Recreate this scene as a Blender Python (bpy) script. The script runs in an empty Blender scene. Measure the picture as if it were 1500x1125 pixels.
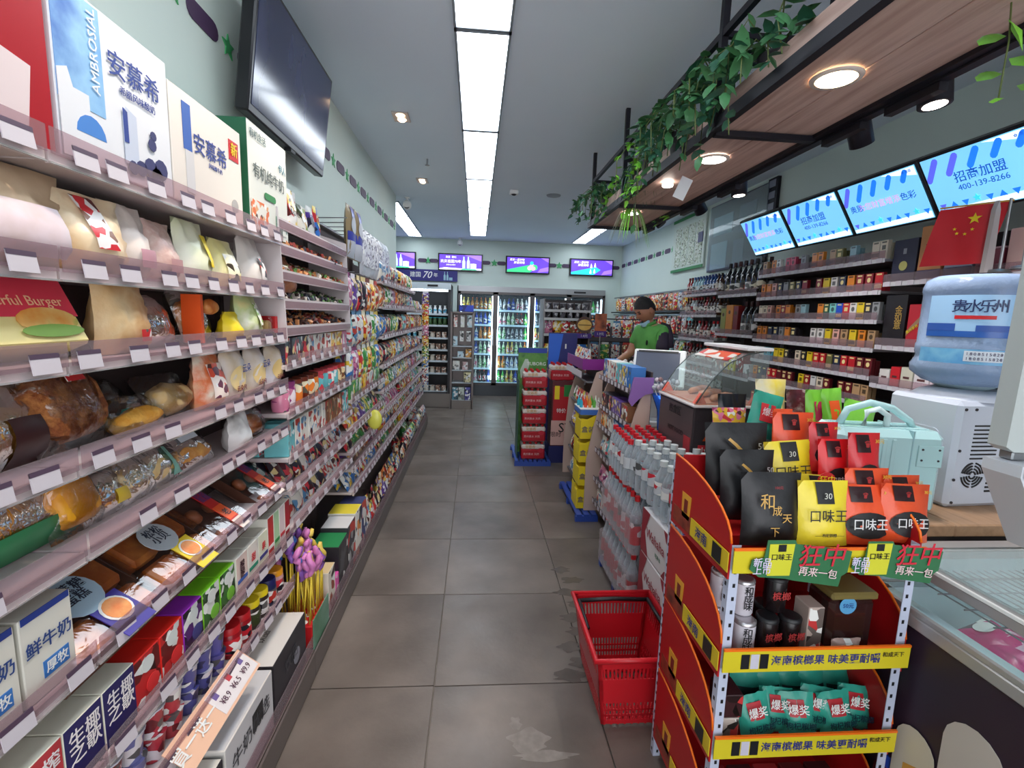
import bpy, math, random
from math import sin, cos, pi, radians as R
from mathutils import Vector, Matrix, Euler
rnd = random.Random(7)
S = bpy.context.scene
COL = S.collection
# ---------------------------------------------------------------- camera
YAW, PIT, ROL, EYE, FPX = R(4.5), R(8.1), R(1.8), 1.5, 700.0
fwd = Vector((sin(YAW)*cos(PIT), cos(YAW)*cos(PIT), -sin(PIT)))
_r = Vector((cos(YAW), -sin(YAW), 0)); _u = _r.cross(fwd)
rgt = _r*cos(ROL) + _u*sin(ROL); upv = _u*cos(ROL) - _r*sin(ROL)
cam = bpy.data.cameras.new('camera'); camo = bpy.data.objects.new('camera', cam); COL.objects.link(camo)
cam.sensor_width = 36; cam.lens = FPX/1500*36; cam.clip_start = .02
camo.matrix_world = Matrix(((rgt.x, upv.x, -fwd.x, 0), (rgt.y, upv.y, -fwd.y, 0), (rgt.z, upv.z, -fwd.z, EYE), (0, 0, 0, 1)))
S.camera = camo
# ---------------------------------------------------------------- world, light, exposure
w = bpy.data.worlds.new('world'); S.world = w; w.use_nodes = True
w.node_tree.nodes['Background'].inputs[0].default_value = (.93, .95, 1, 1)
w.node_tree.nodes['Background'].inputs[1].default_value = 2.5
S.view_settings.view_transform = 'Standard'; S.view_settings.look = 'None'
S.cycles.transparent_max_bounces = 40
S.view_settings.gamma = 1; S.view_settings.use_curve_mapping = False
S.view_settings.exposure = 0.35
PANEL_E, SPOT_E, SCREEN_E = 7.5, 12.0, .68

def spot(name, loc, target, power, col, ang=70, blend=.6, size=.04):
    l = bpy.data.lights.new(name, 'SPOT'); l.energy = power; l.color = col; l.spot_size = R(ang); l.spot_blend = blend; l.shadow_soft_size = size
    o = bpy.data.objects.new(name, l); COL.objects.link(o); o.location = loc
    o.rotation_euler = (Vector(target)-Vector(loc)).to_track_quat('-Z', 'Y').to_euler(); return o
# daylight through the open shop front behind the photographer
def area(name, loc, rot, sx, sy, power, col):
    l = bpy.data.lights.new(name, 'AREA'); l.shape = 'RECTANGLE'; l.size = sx; l.size_y = sy; l.energy = power; l.color = col
    o = bpy.data.objects.new(name, l); COL.objects.link(o); o.location = loc; o.rotation_euler = rot; return o
area('shop_front_daylight', (.9, -1.9, 1.5), (R(84), 0, 0), 3.4, 2.3, 8, (.95, .97, 1))
# small recessed downlights near the bread bays
for _x, _y in ((-.30, 1.25), (-.32, 2.0), (-.42, 3.5), (-.5, 5.1)):
    spot('downlight_beam', (_x+.05, _y, 2.79), (-.78, _y-.1, .95), 38 if _y < 3 else 16, (1, .83, .68), 62)

# ---------------------------------------------------------------- pixel -> world point on a plane
def at(px, py, x=None, y=None, z=None):
    d = fwd + rgt*((px-750)/FPX) - upv*((py-562.5)/FPX)
    if x is not None: t = x/d.x
    elif y is not None: t = y/d.y
    else: t = (z-EYE)/d.z
    return Vector((0, 0, EYE)) + d*t

# ---------------------------------------------------------------- materials
_m = {}
def lin(c):
    return tuple(((v/255)/12.92 if v/255 <= .04045 else ((v/255+.055)/1.055)**2.4) for v in c)+(1,)
def mat(name, c, rough=.5, metal=0, em=0, alpha=1, trans=0, coat=0, emc=None):
    k = name
    if k in _m: return _m[k]
    m = bpy.data.materials.new(name); m.use_nodes = True; b = m.node_tree.nodes['Principled BSDF']
    b.inputs['Base Color'].default_value = lin(c); b.inputs['Roughness'].default_value = rough; b.inputs['Metallic'].default_value = metal
    if em: b.inputs['Emission Color'].default_value = lin(emc or c); b.inputs['Emission Strength'].default_value = em
    if alpha < 1: b.inputs['Alpha'].default_value = alpha
    if trans: b.inputs['Transmission Weight'].default_value = trans
    if coat: b.inputs['Coat Weight'].default_value = coat
    _m[k] = m; return m
def nodes(m): return m.node_tree.nodes, m.node_tree.links, m.node_tree.nodes['Principled BSDF']
def solid(c, rough=.45, coat=0):
    return mat('plain_%02x%02x%02x_%d' % (*c, rough*100), c, rough, coat=coat)
def noisy(name, cols, scale=8, rough=.6, bump=.2, detail=6, pos=None, stretch=None, bscale=None, metal=0):
    if name in _m: return _m[name]
    m = mat(name, cols[0], rough, metal); N, L, b = nodes(m)
    tc = N.new('ShaderNodeTexCoord'); mp = N.new('ShaderNodeMapping'); L.new(tc.outputs['Object'], mp.inputs[0])
    if stretch: mp.inputs['Scale'].default_value = stretch
    oi = N.new('ShaderNodeObjectInfo'); mu = N.new('ShaderNodeMath'); mu.operation = 'MULTIPLY'; mu.inputs[1].default_value = 37
    L.new(oi.outputs['Random'], mu.inputs[0]); L.new(mu.outputs[0], mp.inputs['Location'])
    n = N.new('ShaderNodeTexNoise'); n.inputs['Scale'].default_value = scale; n.inputs['Detail'].default_value = detail; L.new(mp.outputs[0], n.inputs['Vector'])
    r = N.new('ShaderNodeValToRGB'); e = r.color_ramp.elements
    ps = pos or [.3+.4*i/max(1, len(cols)-1) for i in range(len(cols))]
    e[0].position = ps[0]; e[0].color = lin(cols[0]); e[1].position = ps[-1]; e[1].color = lin(cols[-1])
    for i in range(1, len(cols)-1):
        q = e.new(ps[i]); q.color = lin(cols[i])
    L.new(n.outputs['Fac'], r.inputs[0]); L.new(r.outputs[0], b.inputs['Base Color'])
    if bump:
        n2 = N.new('ShaderNodeTexNoise'); n2.inputs['Scale'].default_value = bscale or scale*3; n2.inputs['Detail'].default_value = 4; L.new(mp.outputs[0], n2.inputs['Vector'])
        bp = N.new('ShaderNodeBump'); bp.inputs['Strength'].default_value = bump; bp.inputs['Distance'].default_value = .01; L.new(n2.outputs['Fac'], bp.inputs['Height']); L.new(bp.outputs[0], b.inputs['Normal'])
    return m
def pr(c1, c2, c3, scale=22, rough=.35, bump=.25, c4=(240, 240, 235)):
    """printed packaging: flat patches of ink, each pack its own layout"""
    name = 'print_%02x%02x%02x_%02x%02x%02x_%02x%02x%02x_%d' % (*c1, *c2, *c3, scale)
    if name in _m: return _m[name]
    m = mat(name, c1, rough); N, L, b = nodes(m)
    tc = N.new('ShaderNodeTexCoord'); mp = N.new('ShaderNodeMapping'); L.new(tc.outputs['Object'], mp.inputs[0])
    mp.inputs['Scale'].default_value = (1, .35, 1)
    oi = N.new('ShaderNodeObjectInfo'); mu = N.new('ShaderNodeMath'); mu.operation = 'MULTIPLY'; mu.inputs[1].default_value = 91
    L.new(oi.outputs['Random'], mu.inputs[0]); L.new(mu.outputs[0], mp.inputs['Location'])
    v = N.new('ShaderNodeTexVoronoi'); v.inputs['Scale'].default_value = scale; L.new(mp.outputs[0], v.inputs['Vector'])
    sp = N.new('ShaderNodeSeparateColor'); L.new(v.outputs['Color'], sp.inputs[0])
    r = N.new('ShaderNodeValToRGB'); r.color_ramp.interpolation = 'CONSTANT'; e = r.color_ramp.elements
    e[0].position = 0; e[0].color = lin(c1); e[1].position = .5; e[1].color = lin(c2)
    q = e.new(.7); q.color = lin(c3); q = e.new(.86); q.color = lin(c4); q = e.new(.93); q.color = lin(tuple(int(x*.4) for x in c2))
    L.new(sp.outputs[0], r.inputs[0]); L.new(r.outputs[0], b.inputs['Base Color'])
    if bump:
        n2 = N.new('ShaderNodeTexNoise'); n2.inputs['Scale'].default_value = 26; n2.inputs['Detail'].default_value = 2; L.new(mp.outputs[0], n2.inputs['Vector'])
        bp = N.new('ShaderNodeBump'); bp.inputs['Strength'].default_value = bump; bp.inputs['Distance'].default_value = .01; L.new(n2.outputs['Fac'], bp.inputs['Height']); L.new(bp.outputs[0], b.inputs['Normal'])
    return m
def clear(name, c, alpha=.12, rough=.08, tintf=.0, fac=.55):
    """thin clear plastic or glass: mostly see-through with glossy highlights"""
    if name in _m: return _m[name]
    m = bpy.data.materials.new(name); m.use_nodes = True; N = m.node_tree.nodes; L = m.node_tree.links; N.clear()
    o = N.new('ShaderNodeOutputMaterial'); t = N.new('ShaderNodeBsdfTransparent'); t.inputs[0].default_value = lin(c)
    p = N.new('ShaderNodeBsdfPrincipled'); p.inputs['Base Color'].default_value = lin(c); p.inputs['Roughness'].default_value = rough
    lw = N.new('ShaderNodeLayerWeight'); lw.inputs[0].default_value = .25
    ma = N.new('ShaderNodeMath'); ma.operation = 'MULTIPLY_ADD'; ma.inputs[1].default_value = fac; ma.inputs[2].default_value = alpha; ma.use_clamp = True
    L.new(lw.outputs['Facing'], ma.inputs[0]); mx = N.new('ShaderNodeMixShader'); L.new(ma.outputs[0], mx.inputs[0]); L.new(t.outputs[0], mx.inputs[1]); L.new(p.outputs[0], mx.inputs[2]); L.new(mx.outputs[0], o.inputs[0])
    if tintf:
        n2 = N.new('ShaderNodeTexNoise'); n2.inputs['Scale'].default_value = 30; bp = N.new('ShaderNodeBump'); bp.inputs['Strength'].default_value = tintf; bp.inputs['Distance'].default_value = .02
        L.new(n2.outputs['Fac'], bp.inputs['Height']); L.new(bp.outputs[0], p.inputs['Normal'])
    _m[name] = m; return m
def film(name, rough, scale, dist, gain, base, blend=.45):
    """glossy see-through wrapping: fresnel mix of clear and reflection over a crinkled normal"""
    m = bpy.data.materials.new(name); m.use_nodes = True; N = m.node_tree.nodes; L = m.node_tree.links; N.clear()
    o = N.new('ShaderNodeOutputMaterial'); t = N.new('ShaderNodeBsdfTransparent'); g = N.new('ShaderNodeBsdfGlossy'); g.inputs['Roughness'].default_value = rough
    n2 = N.new('ShaderNodeTexNoise'); n2.inputs['Scale'].default_value = scale; n2.inputs['Detail'].default_value = 3; n2.inputs['Distortion'].default_value = 1.2
    tc = N.new('ShaderNodeTexCoord'); L.new(tc.outputs['Object'], n2.inputs['Vector'])
    bp = N.new('ShaderNodeBump'); bp.inputs['Strength'].default_value = 1; bp.inputs['Distance'].default_value = dist; L.new(n2.outputs['Fac'], bp.inputs['Height'])
    lw = N.new('ShaderNodeLayerWeight'); lw.inputs[0].default_value = blend; L.new(bp.outputs[0], lw.inputs['Normal']); L.new(bp.outputs[0], g.inputs['Normal'])
    ma = N.new('ShaderNodeMath'); ma.operation = 'MULTIPLY_ADD'; ma.inputs[1].default_value = gain; ma.inputs[2].default_value = base; ma.use_clamp = True
    L.new(lw.outputs['Fresnel'], ma.inputs[0]); mx = N.new('ShaderNodeMixShader'); L.new(ma.outputs[0], mx.inputs[0]); L.new(t.outputs[0], mx.inputs[1]); L.new(g.outputs[0], mx.inputs[2]); L.new(mx.outputs[0], o.inputs[0])
    return m
WHITE = solid((235, 235, 232)); OFFW = solid((225, 222, 214)); BLACK = solid((22, 22, 26)); DARK = solid((38, 34, 40)); GREY = solid((120, 122, 126))
RED = solid((190, 22, 30)); YEL = solid((232, 205, 30)); BLUE = solid((28, 62, 160)); NAVY = solid((30, 34, 92)); GREEN = solid((40, 130, 60)); ORANGE = solid((232, 88, 30))
STEEL = mat('brushed_steel', (160, 162, 165), .35, .9); SHELFM = mat('shelf_paint', (196, 184, 184), .45); BACKP = mat('back_panel_paint', (74, 62, 62), .6)
FILM = film('clear_film', .12, 18, .011, .75, .03); GLASS = clear('clear_glass', (240, 248, 248), .04, .03, 0, .4); PLAST = film('clear_plastic', .06, 12, .002, .6, .04, .4); STRIP = clear('ticket_strip_plastic', (228, 214, 218), .12, .2, 0, .12)
PETP = clear('pet_bottle', (232, 238, 242), .22, .1)

# ---------------------------------------------------------------- mesh building
class G:
    def __init__(s): s.v = []; s.f = []; s.mi = []; s.sm = []
    def add(s, vs, fs, mi=0, smooth=False, M=None):
        b = len(s.v)
        s.v += [tuple(M @ Vector(p)) if M else tuple(p) for p in vs]
        for f in fs: s.f.append([b+i for i in f]); s.mi.append(mi); s.sm.append(smooth)
        return s
    def box(s, c, d, mi=0, M=None, bev=0, fm=None):
        x, y, z = c; a, b, e = d[0]/2, d[1]/2, d[2]/2
        if bev <= 0 or min(a, b, e) <= bev:
            vs = [(x+i*a, y+j*b, z+k*e) for k in (-1, 1) for j in (-1, 1) for i in (-1, 1)]
            fs = [(0, 2, 3, 1), (4, 5, 7, 6), (0, 1, 5, 4), (2, 6, 7, 3), (0, 4, 6, 2), (1, 3, 7, 5)]
            if fm:   # materials per face: bottom, top, front(-y), back, left(-x), right
                for f, q in zip(fs, fm): s.add(vs, [f], q, False, M)
            else: s.add(vs, fs, mi, False, M)
            return s
        vs = []; idx = {}
        for k in (-1, 1):
            for j in (-1, 1):
                for i in (-1, 1):
                    for ax in range(3):
                        p = [i*(a-bev), j*(b-bev), k*(e-bev)]; p[ax] = (i*a, j*b, k*e)[ax]
                        idx[(i, j, k, ax)] = len(vs); vs.append((x+p[0], y+p[1], z+p[2]))
        I = lambda i, j, k, ax: idx[(i, j, k, ax)]
        fs = []; ms = []
        for ax, sg, q in ((2, -1, 0), (2, 1, 1), (1, -1, 2), (1, 1, 3), (0, -1, 4), (0, 1, 5)):
            o = [t for t in range(3) if t != ax]; ring = []
            for u, w_ in ((-1, -1), (1, -1), (1, 1), (-1, 1)):
                t = [0, 0, 0]; t[ax] = sg; t[o[0]] = u; t[o[1]] = w_; ring.append(I(*t, ax))
            if (sg > 0) == (ax == 1): ring.reverse()
            fs.append(ring); ms.append(fm[q] if fm else mi)
        for ax in range(3):
            o = [t for t in range(3) if t != ax]
            for u in (-1, 1):
                for w_ in (-1, 1):
                    t0 = [0, 0, 0]; t0[o[0]] = u; t0[o[1]] = w_; t1 = list(t0); t0[ax] = -1; t1[ax] = 1
                    q = [I(*t0, o[0]), I(*t1, o[0]), I(*t1, o[1]), I(*t0, o[1])]
                    fs.append(q); ms.append(mi)
        for k in (-1, 1):
            for j in (-1, 1):
                for i in (-1, 1): fs.append([I(i, j, k, 0), I(i, j, k, 1), I(i, j, k, 2)]); ms.append(mi)
        b0 = len(s.v); s.v += [tuple(M @ Vector(p)) if M else p for p in vs]
        for f, q in zip(fs, ms): s.f.append([b0+t for t in f]); s.mi.append(q); s.sm.append(False)
        return s
    def lathe(s, prof, n=16, c=(0, 0, 0), mi=0, M=None, smooth=True, cap=True):
        vs = []; fs = []
        for r, z in prof:
            for k in range(n): t = 2*pi*k/n; vs.append((c[0]+r*cos(t), c[1]+r*sin(t), c[2]+z))
        for i in range(len(prof)-1):
            for k in range(n): fs.append((i*n+k, i*n+(k+1) % n, (i+1)*n+(k+1) % n, (i+1)*n+k))
        s.add(vs, fs, mi, smooth, M)
        if cap:
            s.add(vs[:n], [tuple(range(n-1, -1, -1))], mi, False, M); s.add(vs[-n:], [tuple(range(n))], mi, False, M)
        return s
    def cyl(s, a, b, r, n=10, mi=0, r2=None, M=None, smooth=True):
        a, b = Vector(a), Vector(b); d = b-a; q = d.to_track_quat('Z', 'Y').to_matrix().to_4x4(); T = Matrix.Translation(a) @ q
        return s.lathe([(r, 0), (r if r2 is None else r2, d.length)], n, mi=mi, M=(M @ T if M else T), smooth=smooth)
    def tube(s, pts, r, n=6, mi=0, M=None):
        pts = [Vector(p) for p in pts]; rs = r if isinstance(r, (list, tuple)) else [r]*len(pts); vs = []; fs = []
        up = Vector((0, 0, 1))
        for i, p in enumerate(pts):
            d = (pts[min(i+1, len(pts)-1)]-pts[max(i-1, 0)]).normalized()
            a = d.cross(up)
            if a.length < .1: a = d.cross(Vector((1, 0, 0)))
            a.normalize(); b = d.cross(a)
            for k in range(n): t = 2*pi*k/n; vs.append(p+a*cos(t)*rs[i]+b*sin(t)*rs[i])
        for i in range(len(pts)-1):
            for k in range(n): fs.append((i*n+k, i*n+(k+1) % n, (i+1)*n+(k+1) % n, (i+1)*n+k))
        fs += [tuple(range(n-1, -1, -1)), tuple((len(pts)-1)*n+k for k in range(n))]
        return s.add(vs, fs, mi, True, M)
    def prism(s, poly, h, mi=0, M=None, axis='z', base=0):
        """extrude a 2-D outline; axis names the extrusion direction"""
        f = {'z': lambda u, v, w_: (u, v, w_), 'y': lambda u, v, w_: (u, w_, v), 'x': lambda u, v, w_: (w_, u, v)}[axis]
        n = len(poly); vs = [f(u, v, base) for u, v in poly]+[f(u, v, base+h) for u, v in poly]
        fs = [tuple(range(n-1, -1, -1)), tuple(range(n, 2*n))]+[(i, (i+1) % n, n+(i+1) % n, n+i) for i in range(n)]
        return s.add(vs, fs, mi, False, M)
    def mesh(s, name, mats):
        me = bpy.data.meshes.new(name); me.from_pydata(s.v, [], s.f)
        for m in (mats if isinstance(mats, (list, tuple)) else [mats]): me.materials.append(m)
        me.polygons.foreach_set('material_index', s.mi); me.polygons.foreach_set('use_smooth', s.sm)
        import bmesh
        bm = bmesh.new(); bm.from_mesh(me); bmesh.ops.recalc_face_normals(bm, faces=bm.faces); bm.to_mesh(me); bm.free()
        me.update(); return me
def ob(name, me, parent=None, loc=(0, 0, 0), rot=(0, 0, 0), label=None, cat=None, group=None, kind=None, scale=None):
    o = bpy.data.objects.new(name, me); COL.objects.link(o)
    if parent: o.parent = parent
    o.location = loc; o.rotation_euler = rot
    if scale: o.scale = scale if isinstance(scale, (tuple, list)) else (scale,)*3
    if label: o['label'] = label
    if cat: o['category'] = cat
    if group: o['group'] = group
    if kind: o['kind'] = kind
    return o
def E(name, loc, label, cat, group=None, rz=0, rot=None):
    return ob(name, None, None, loc, rot or (0, 0, rz), label, cat, group)
def struct(name, g, m, parent=None):
    o = ob(name, g.mesh(name, m), parent); 
    if not parent: o['kind'] = 'structure'
    return o
def txt(body, size, m, parent, loc, rot=(pi/2, 0, 0), name='lettering', bold=0, al='CENTER', sx=1, spacing=1, shear=0):
    c = bpy.data.curves.new(name, 'FONT'); c.body = body; c.size = size; c.resolution_u = 2; c.align_x = al; c.align_y = 'CENTER'
    c.offset = bold*size*.15; c.extrude = .0003; c.space_line = spacing; c.shear = shear
    c.materials.append(m); o = ob(name, c, parent, loc, rot); o.scale = (sx, 1, 1); return o
# recipes: a kind of thing as a list of parts, put() makes one more of it (shared meshes)
def put(rec, loc, rz=0, label=None, group=None, sc=None, rot=None):
    name, cat, parts = rec
    if len(parts) == 1 and not parts[0][2]:
        return ob(name, parts[0][1], None, loc, rot or (0, 0, rz), label, cat, group, scale=sc)
    r = ob(name, None, None, loc, rot or (0, 0, rz), label, cat, group, scale=sc)
    for pn, me, subs in parts:
        p = ob(pn, me, r)
        for sn, sm in subs: ob(sn, sm, p)
    return r
ORD = ['first', 'second', 'third', 'fourth', 'fifth', 'sixth', 'seventh', 'eighth', 'ninth', 'tenth', 'eleventh', 'twelfth', 'thirteenth', 'fourteenth', 'fifteenth', 'sixteenth', 'seventeenth', 'eighteenth', 'nineteenth', 'twentieth', 'twenty-first', 'twenty-second', 'twenty-third', 'twenty-fourth', 'twenty-fifth', 'twenty-sixth', 'twenty-seventh', 'twenty-eighth', 'twenty-ninth', 'thirtieth']

# ---------------------------------------------------------------- the room
MINT = noisy('wall_paint', [(206, 220, 213), (213, 226, 219)], 1.5, .75, .02)
CEILM = noisy('ceiling_paint', [(222, 234, 246), (228, 239, 250)], 1.2, .8, 0)
TILE = noisy('floor_tile_stone', [(88, 78, 70), (110, 99, 91), (128, 116, 107)], 2.6, .30, .06, 9, bscale=60)
N_, L_, b_ = nodes(TILE)
nr = N_.new('ShaderNodeTexNoise'); nr.inputs['Scale'].default_value = 3; mr = N_.new('ShaderNodeMapRange'); mr.inputs[3].default_value = .22; mr.inputs[4].default_value = .5
L_.new(nr.outputs['Fac'], mr.inputs[0]); L_.new(mr.outputs[0], b_.inputs['Roughness'])
ZC, YB, XR, XL = 2.83, 8.9, 2.67, -.95
fl = struct('floor', G().box((.2, 3.4, -.03), (5.4, 11.6, .04)), solid((140, 132, 124), .8))
tm = G().box((0, 0, -.005), (.636, .640, .012), bev=.0015).mesh('floor_tile', TILE)
for i in range(-3, 5):
    for j in range(-4, 12):
        cx, cy = -.14+.32+.64*i, 1.765+.3225+.645*j
        if cx+.32 < -2.3 or cx > 2.75: continue
        ob('floor_tile', tm, fl, (cx, cy+(.004 if i % 2 else 0), 0), (0, 0, 0))
def stain(px, py, rx, ry, m, seed, k=40, amp=.22):
    r_ = random.Random(seed); c = at(px, py, z=0); ph = [r_.uniform(0, 6) for _ in range(5)]
    pts = [(c.x+rx*cos(2*pi*i/k)*(1+amp*sin(5*2*pi*i/k+ph[0])+amp*.6*sin(9*2*pi*i/k+ph[1])), c.y+ry*sin(2*pi*i/k)*(1+amp*sin(4*2*pi*i/k+ph[2])), .0012+.0002*(seed % 10)) for i in range(k)]
    ob('floor_stain', G().add(pts, [tuple(range(k))]).mesh('floor_stain', m), fl)
SD = noisy('damp_stain', [(88, 80, 74), (102, 93, 86)], 12, .2, 0); SL = noisy('chalk_stain', [(138, 129, 121), (120, 110, 102)], 30, .5, 0)
for k, (px, py, rx) in enumerate(((822, 835, .05), (838, 850, .06), (832, 868, .07), (845, 885, .05), (838, 905, .06), (850, 925, .06), (835, 948, .05), (858, 970, .07), (835, 990, .07))): stain(px, py, rx, .035, SD, k)
stain(775, 1085, .07, .05, SL, 31, amp=.16); stain(800, 1108, .10, .02, SL, 32, amp=.16); stain(755, 1060, .02, .03, SL, 33)
struct('ceiling', G().box((.2, 3.4, ZC+.05), (5.4, 11.6, .1)), CEILM)
wl = struct('wall_left', G().box((XL-.06, 1.9, ZC/2), (.12, 7.9, ZC)).box((-1.6, 5.79, ZC/2), (1.2, .12, ZC)).box((-2.2, 7.4, ZC/2), (.12, 3.4, ZC)), MINT)
wr = struct('wall_right', G().box((XR+.06, 3.4, ZC/2), (.12, 11.2, ZC)), MINT)
wb = struct('wall_back', G().box((.25, YB+.56, ZC/2+1.01), (5, 1.1, ZC-2.02)).box((-1.3, YB+.56, 1.01), (1.9, 1.1, 2.02)).box((2.56, YB+.56, 1.01), (.35, 1.1, 2.02)), MINT)
struct('trim_1', G().box((2.5, .6, ZC/2), (.34, 2.4, ZC)), solid((172, 166, 158), .7))   # boxed-in column beside the last menu screen
# purple dashes and green flowers running round the walls
PURP = solid((74, 52, 84), .5); LEAFG = solid((70, 168, 104), .5)
def pill(l, h, n=6):
    p = []
    for k in range(n+1): t = -pi/2+pi*k/n; p.append((l/2-h/2+h/2*cos(t), h/2*sin(t)))
    for k in range(n+1): t = pi/2+pi*k/n; p.append((-l/2+h/2+h/2*cos(t), h/2*sin(t)))
    return p
def flower(r, n=5):
    return [((r if k % 2 == 0 else r*.45)*sin(2*pi*k/(2*n)), (r if k % 2 == 0 else r*.45)*cos(2*pi*k/(2*n))) for k in range(2*n)]
def band(wall, axis, fixed, pos, step, z, start_flower=True, ln=.19):
    k = 0
    a, b = pos; t = a
    while t < b:
        for kind, off in (('d', 0), ('f', step/2)):
            g = G().prism(pill(ln, .065) if kind == 'd' else flower(.045), .004, axis=axis)
            u = t+off
            loc = (u, fixed, z) if axis == 'y' else (fixed, u, z)
            o = ob('wall_dash' if kind == 'd' else 'wall_flower', g.mesh('band', PURP if kind == 'd' else LEAFG), wall, loc)
        t += step
band(wl, 'x', XL+.001, (.52, 5.7), .335, 2.465)
band(wr, 'x', XR-.005, (6.4, 8.9), .34, 2.47, ln=.2)
for x in (-.98, -.78, .16, .44, 1.37, 1.63, 2.55):
    ob('wall_dash', G().prism(pill(.16, .065), .004, axis='y').mesh('band', PURP), wb, (x, YB-.005, 2.44))
for x in (-.88, .31, 1.5):
    ob('wall_flower', G().prism(flower(.07), .004, axis='y').mesh('band', LEAFG), wb, (x, YB-.005, 2.44))

# ---------------------------------------------------------------- ceiling lights
EMP = mat('light_diffuser', (235, 245, 255), .5, em=PANEL_E); FRM = mat('light_frame', (150, 158, 166), .4, .3)
def ceil_light(cx, cy, sx, sy, lab):
    r = E('ceiling_light', (cx, cy, ZC), lab, 'ceiling light', 'flush ceiling light panels')
    f = .012
    g = G().box((0, -sy/2+f/2, -.008), (sx, f, .016)).box((0, sy/2-f/2, -.008), (sx, f, .016)).box((-sx/2+f/2, 0, -.008), (f, sy, .016)).box((sx/2-f/2, 0, -.008), (f, sy, .016))
    ob('frame', g.mesh('frame', FRM), r); ob('diffuser', G().box((0, 0, -.005), (sx-2*f, sy-2*f, .006)).mesh('diffuser', EMP), r)
ys = [0, 1.225, 2.455, 3.695, 4.95, 6.2, 7.43, 8.35]
for i in range(len(ys)-1):
    ceil_light(.005, (ys[i]+ys[i+1])/2, .27, ys[i+1]-ys[i]-.012, 'white light panel over the aisle, %s panel from the back wall' % ORD[len(ys)-2-i])
for i, (a, b) in enumerate(((6.1, 7.0), (7.0, 7.9), (7.9, 8.7))): ceil_light(-1.08, (a+b)/2, .24, b-a-.012, 'white light panel over the left recess, %s from the back wall' % ORD[2-i])
for i, (a, b) in enumerate(((5.5, 6.5), (6.5, 7.6), (7.6, 8.7))): ceil_light(1.8, (a+b)/2, .25, b-a-.012, 'white light panel right of the aisle row, %s from the back wall' % ORD[2-i])
# recessed square downlights with two bulbs
DLF = mat('downlight_trim', (176, 168, 166), .4); WARM = mat('downlight_lamp', (255, 214, 170), .5, em=SPOT_E)
for i, (x, y, wy) in enumerate(((-.54, 3.55, 1), (-.57, 5.13, 2), (-.30, 1.25, 0), (-.32, 2.0, 0))):
    r = E('recessed_downlight', (x, y, ZC), ['square twin-bulb downlight, nearest one over the left shelves', 'square twin-bulb downlight beside the sprinkler head', 'square twin-bulb downlight over the bread'][i] if i < 3 else 'square twin-bulb downlight over the candy bins', 'downlight', 'recessed twin downlights')
    ob('trim_frame', G().box((0, 0, -.004), (.11, .16, .008)).mesh('trim_frame', DLF), r)
    for k in (-1, 1): ob('lamp', G().lathe([(.032, 0), (.02, -.012)], 14, (0, k*.037, -.006)).mesh('lamp', WARM), r)
sm = E('smoke_detector', at(753, 279, z=ZC), 'white square ceiling detector box with dark lens', 'detector')
ob('housing', G().box((0, 0, -.02), (.09, .09, .04), bev=.008).mesh('housing', WHITE), sm); ob('lens', G().lathe([(.03, 0), (.015, -.012)], 12, (0, 0, -.04)).mesh('lens', DARK), sm)
ob('ceiling_speaker', G().lathe([(.08, 0), (.075, -.01), (.01, -.012)], 20).mesh('s', mat('speaker_grille', (150, 158, 166), .6)), None, at(811, 286, z=ZC), label='flat round grey speaker set in the ceiling', cat='speaker')
sp = E('sprinkler', at(626, 233, z=ZC), 'small sprinkler head hanging from the ceiling', 'sprinkler')
ob('stem', G().cyl((0, 0, 0), (0, 0, -.05), .008).mesh('stem', STEEL), sp); ob('deflector', G().lathe([(.02, -.05), (.02, -.053)], 10).mesh('deflector', STEEL), sp)
def dome_cam(loc, lab, rz=0):
    r = E('security_camera', loc, lab, 'security camera', 'ceiling security cameras', rz)
    ob('bracket', G().cyl((0, 0, 0), (0, 0, -.05), .012).lathe([(.03, 0), (.03, -.01)], 14).mesh('bracket', WHITE), r)
    b = ob('body', G().lathe([(.02, .05), (.045, .035), (.05, 0), (.045, -.03)], 16, M=Matrix.Translation((0, -.0, -.085)) @ Matrix.Rotation(R(70), 4, 'X')).mesh('body', WHITE), r)
    ob('lens', G().lathe([(.034, 0), (.034, -.012), (.014, -.022)], 16, M=Matrix.Translation((0, -.028, -.095)) @ Matrix.Rotation(R(-110), 4, 'X') @ Matrix.Rotation(pi, 4, 'X')).mesh('lens', BLACK), r)
dome_cam((-.93+.1, 5.9, ZC), 'white bullet camera with dark lens at the left wall corner')
dome_cam((-.31, 8.75, ZC), 'small white camera with dark lens above the back wall')
# ---------------------------------------------------------------- television on the left wall
SCRD = noisy('dark_screen', [(38, 42, 66), (60, 66, 96), (48, 52, 82)], 3, .12, 0, 3, stretch=(1, 1, .5)); BEZ = mat('black_bezel', (20, 20, 26), .3)
tv = E('television', (-.83, 2.34, 2.45), 'large black television hung on the left wall over the boxes', 'television', rz=0, rot=(0, R(7), 0))
ob('casing', G().box((0, 0, 0), (.05, .86, .49), bev=.006).mesh('casing', BEZ), tv)
ob('screen', G().box((.026, 0, .006), (.002, .82, .44)).mesh('screen', SCRD), tv)
ob('wall_bracket', G().box((-.06, 0, 0), (.09, .25, .2)).mesh('wall_bracket', DARK), tv)
ob('sensor_bump', G().box((.012, 0, -.25), (.03, .05, .012)).mesh('sensor_bump', BLACK), tv)
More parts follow.
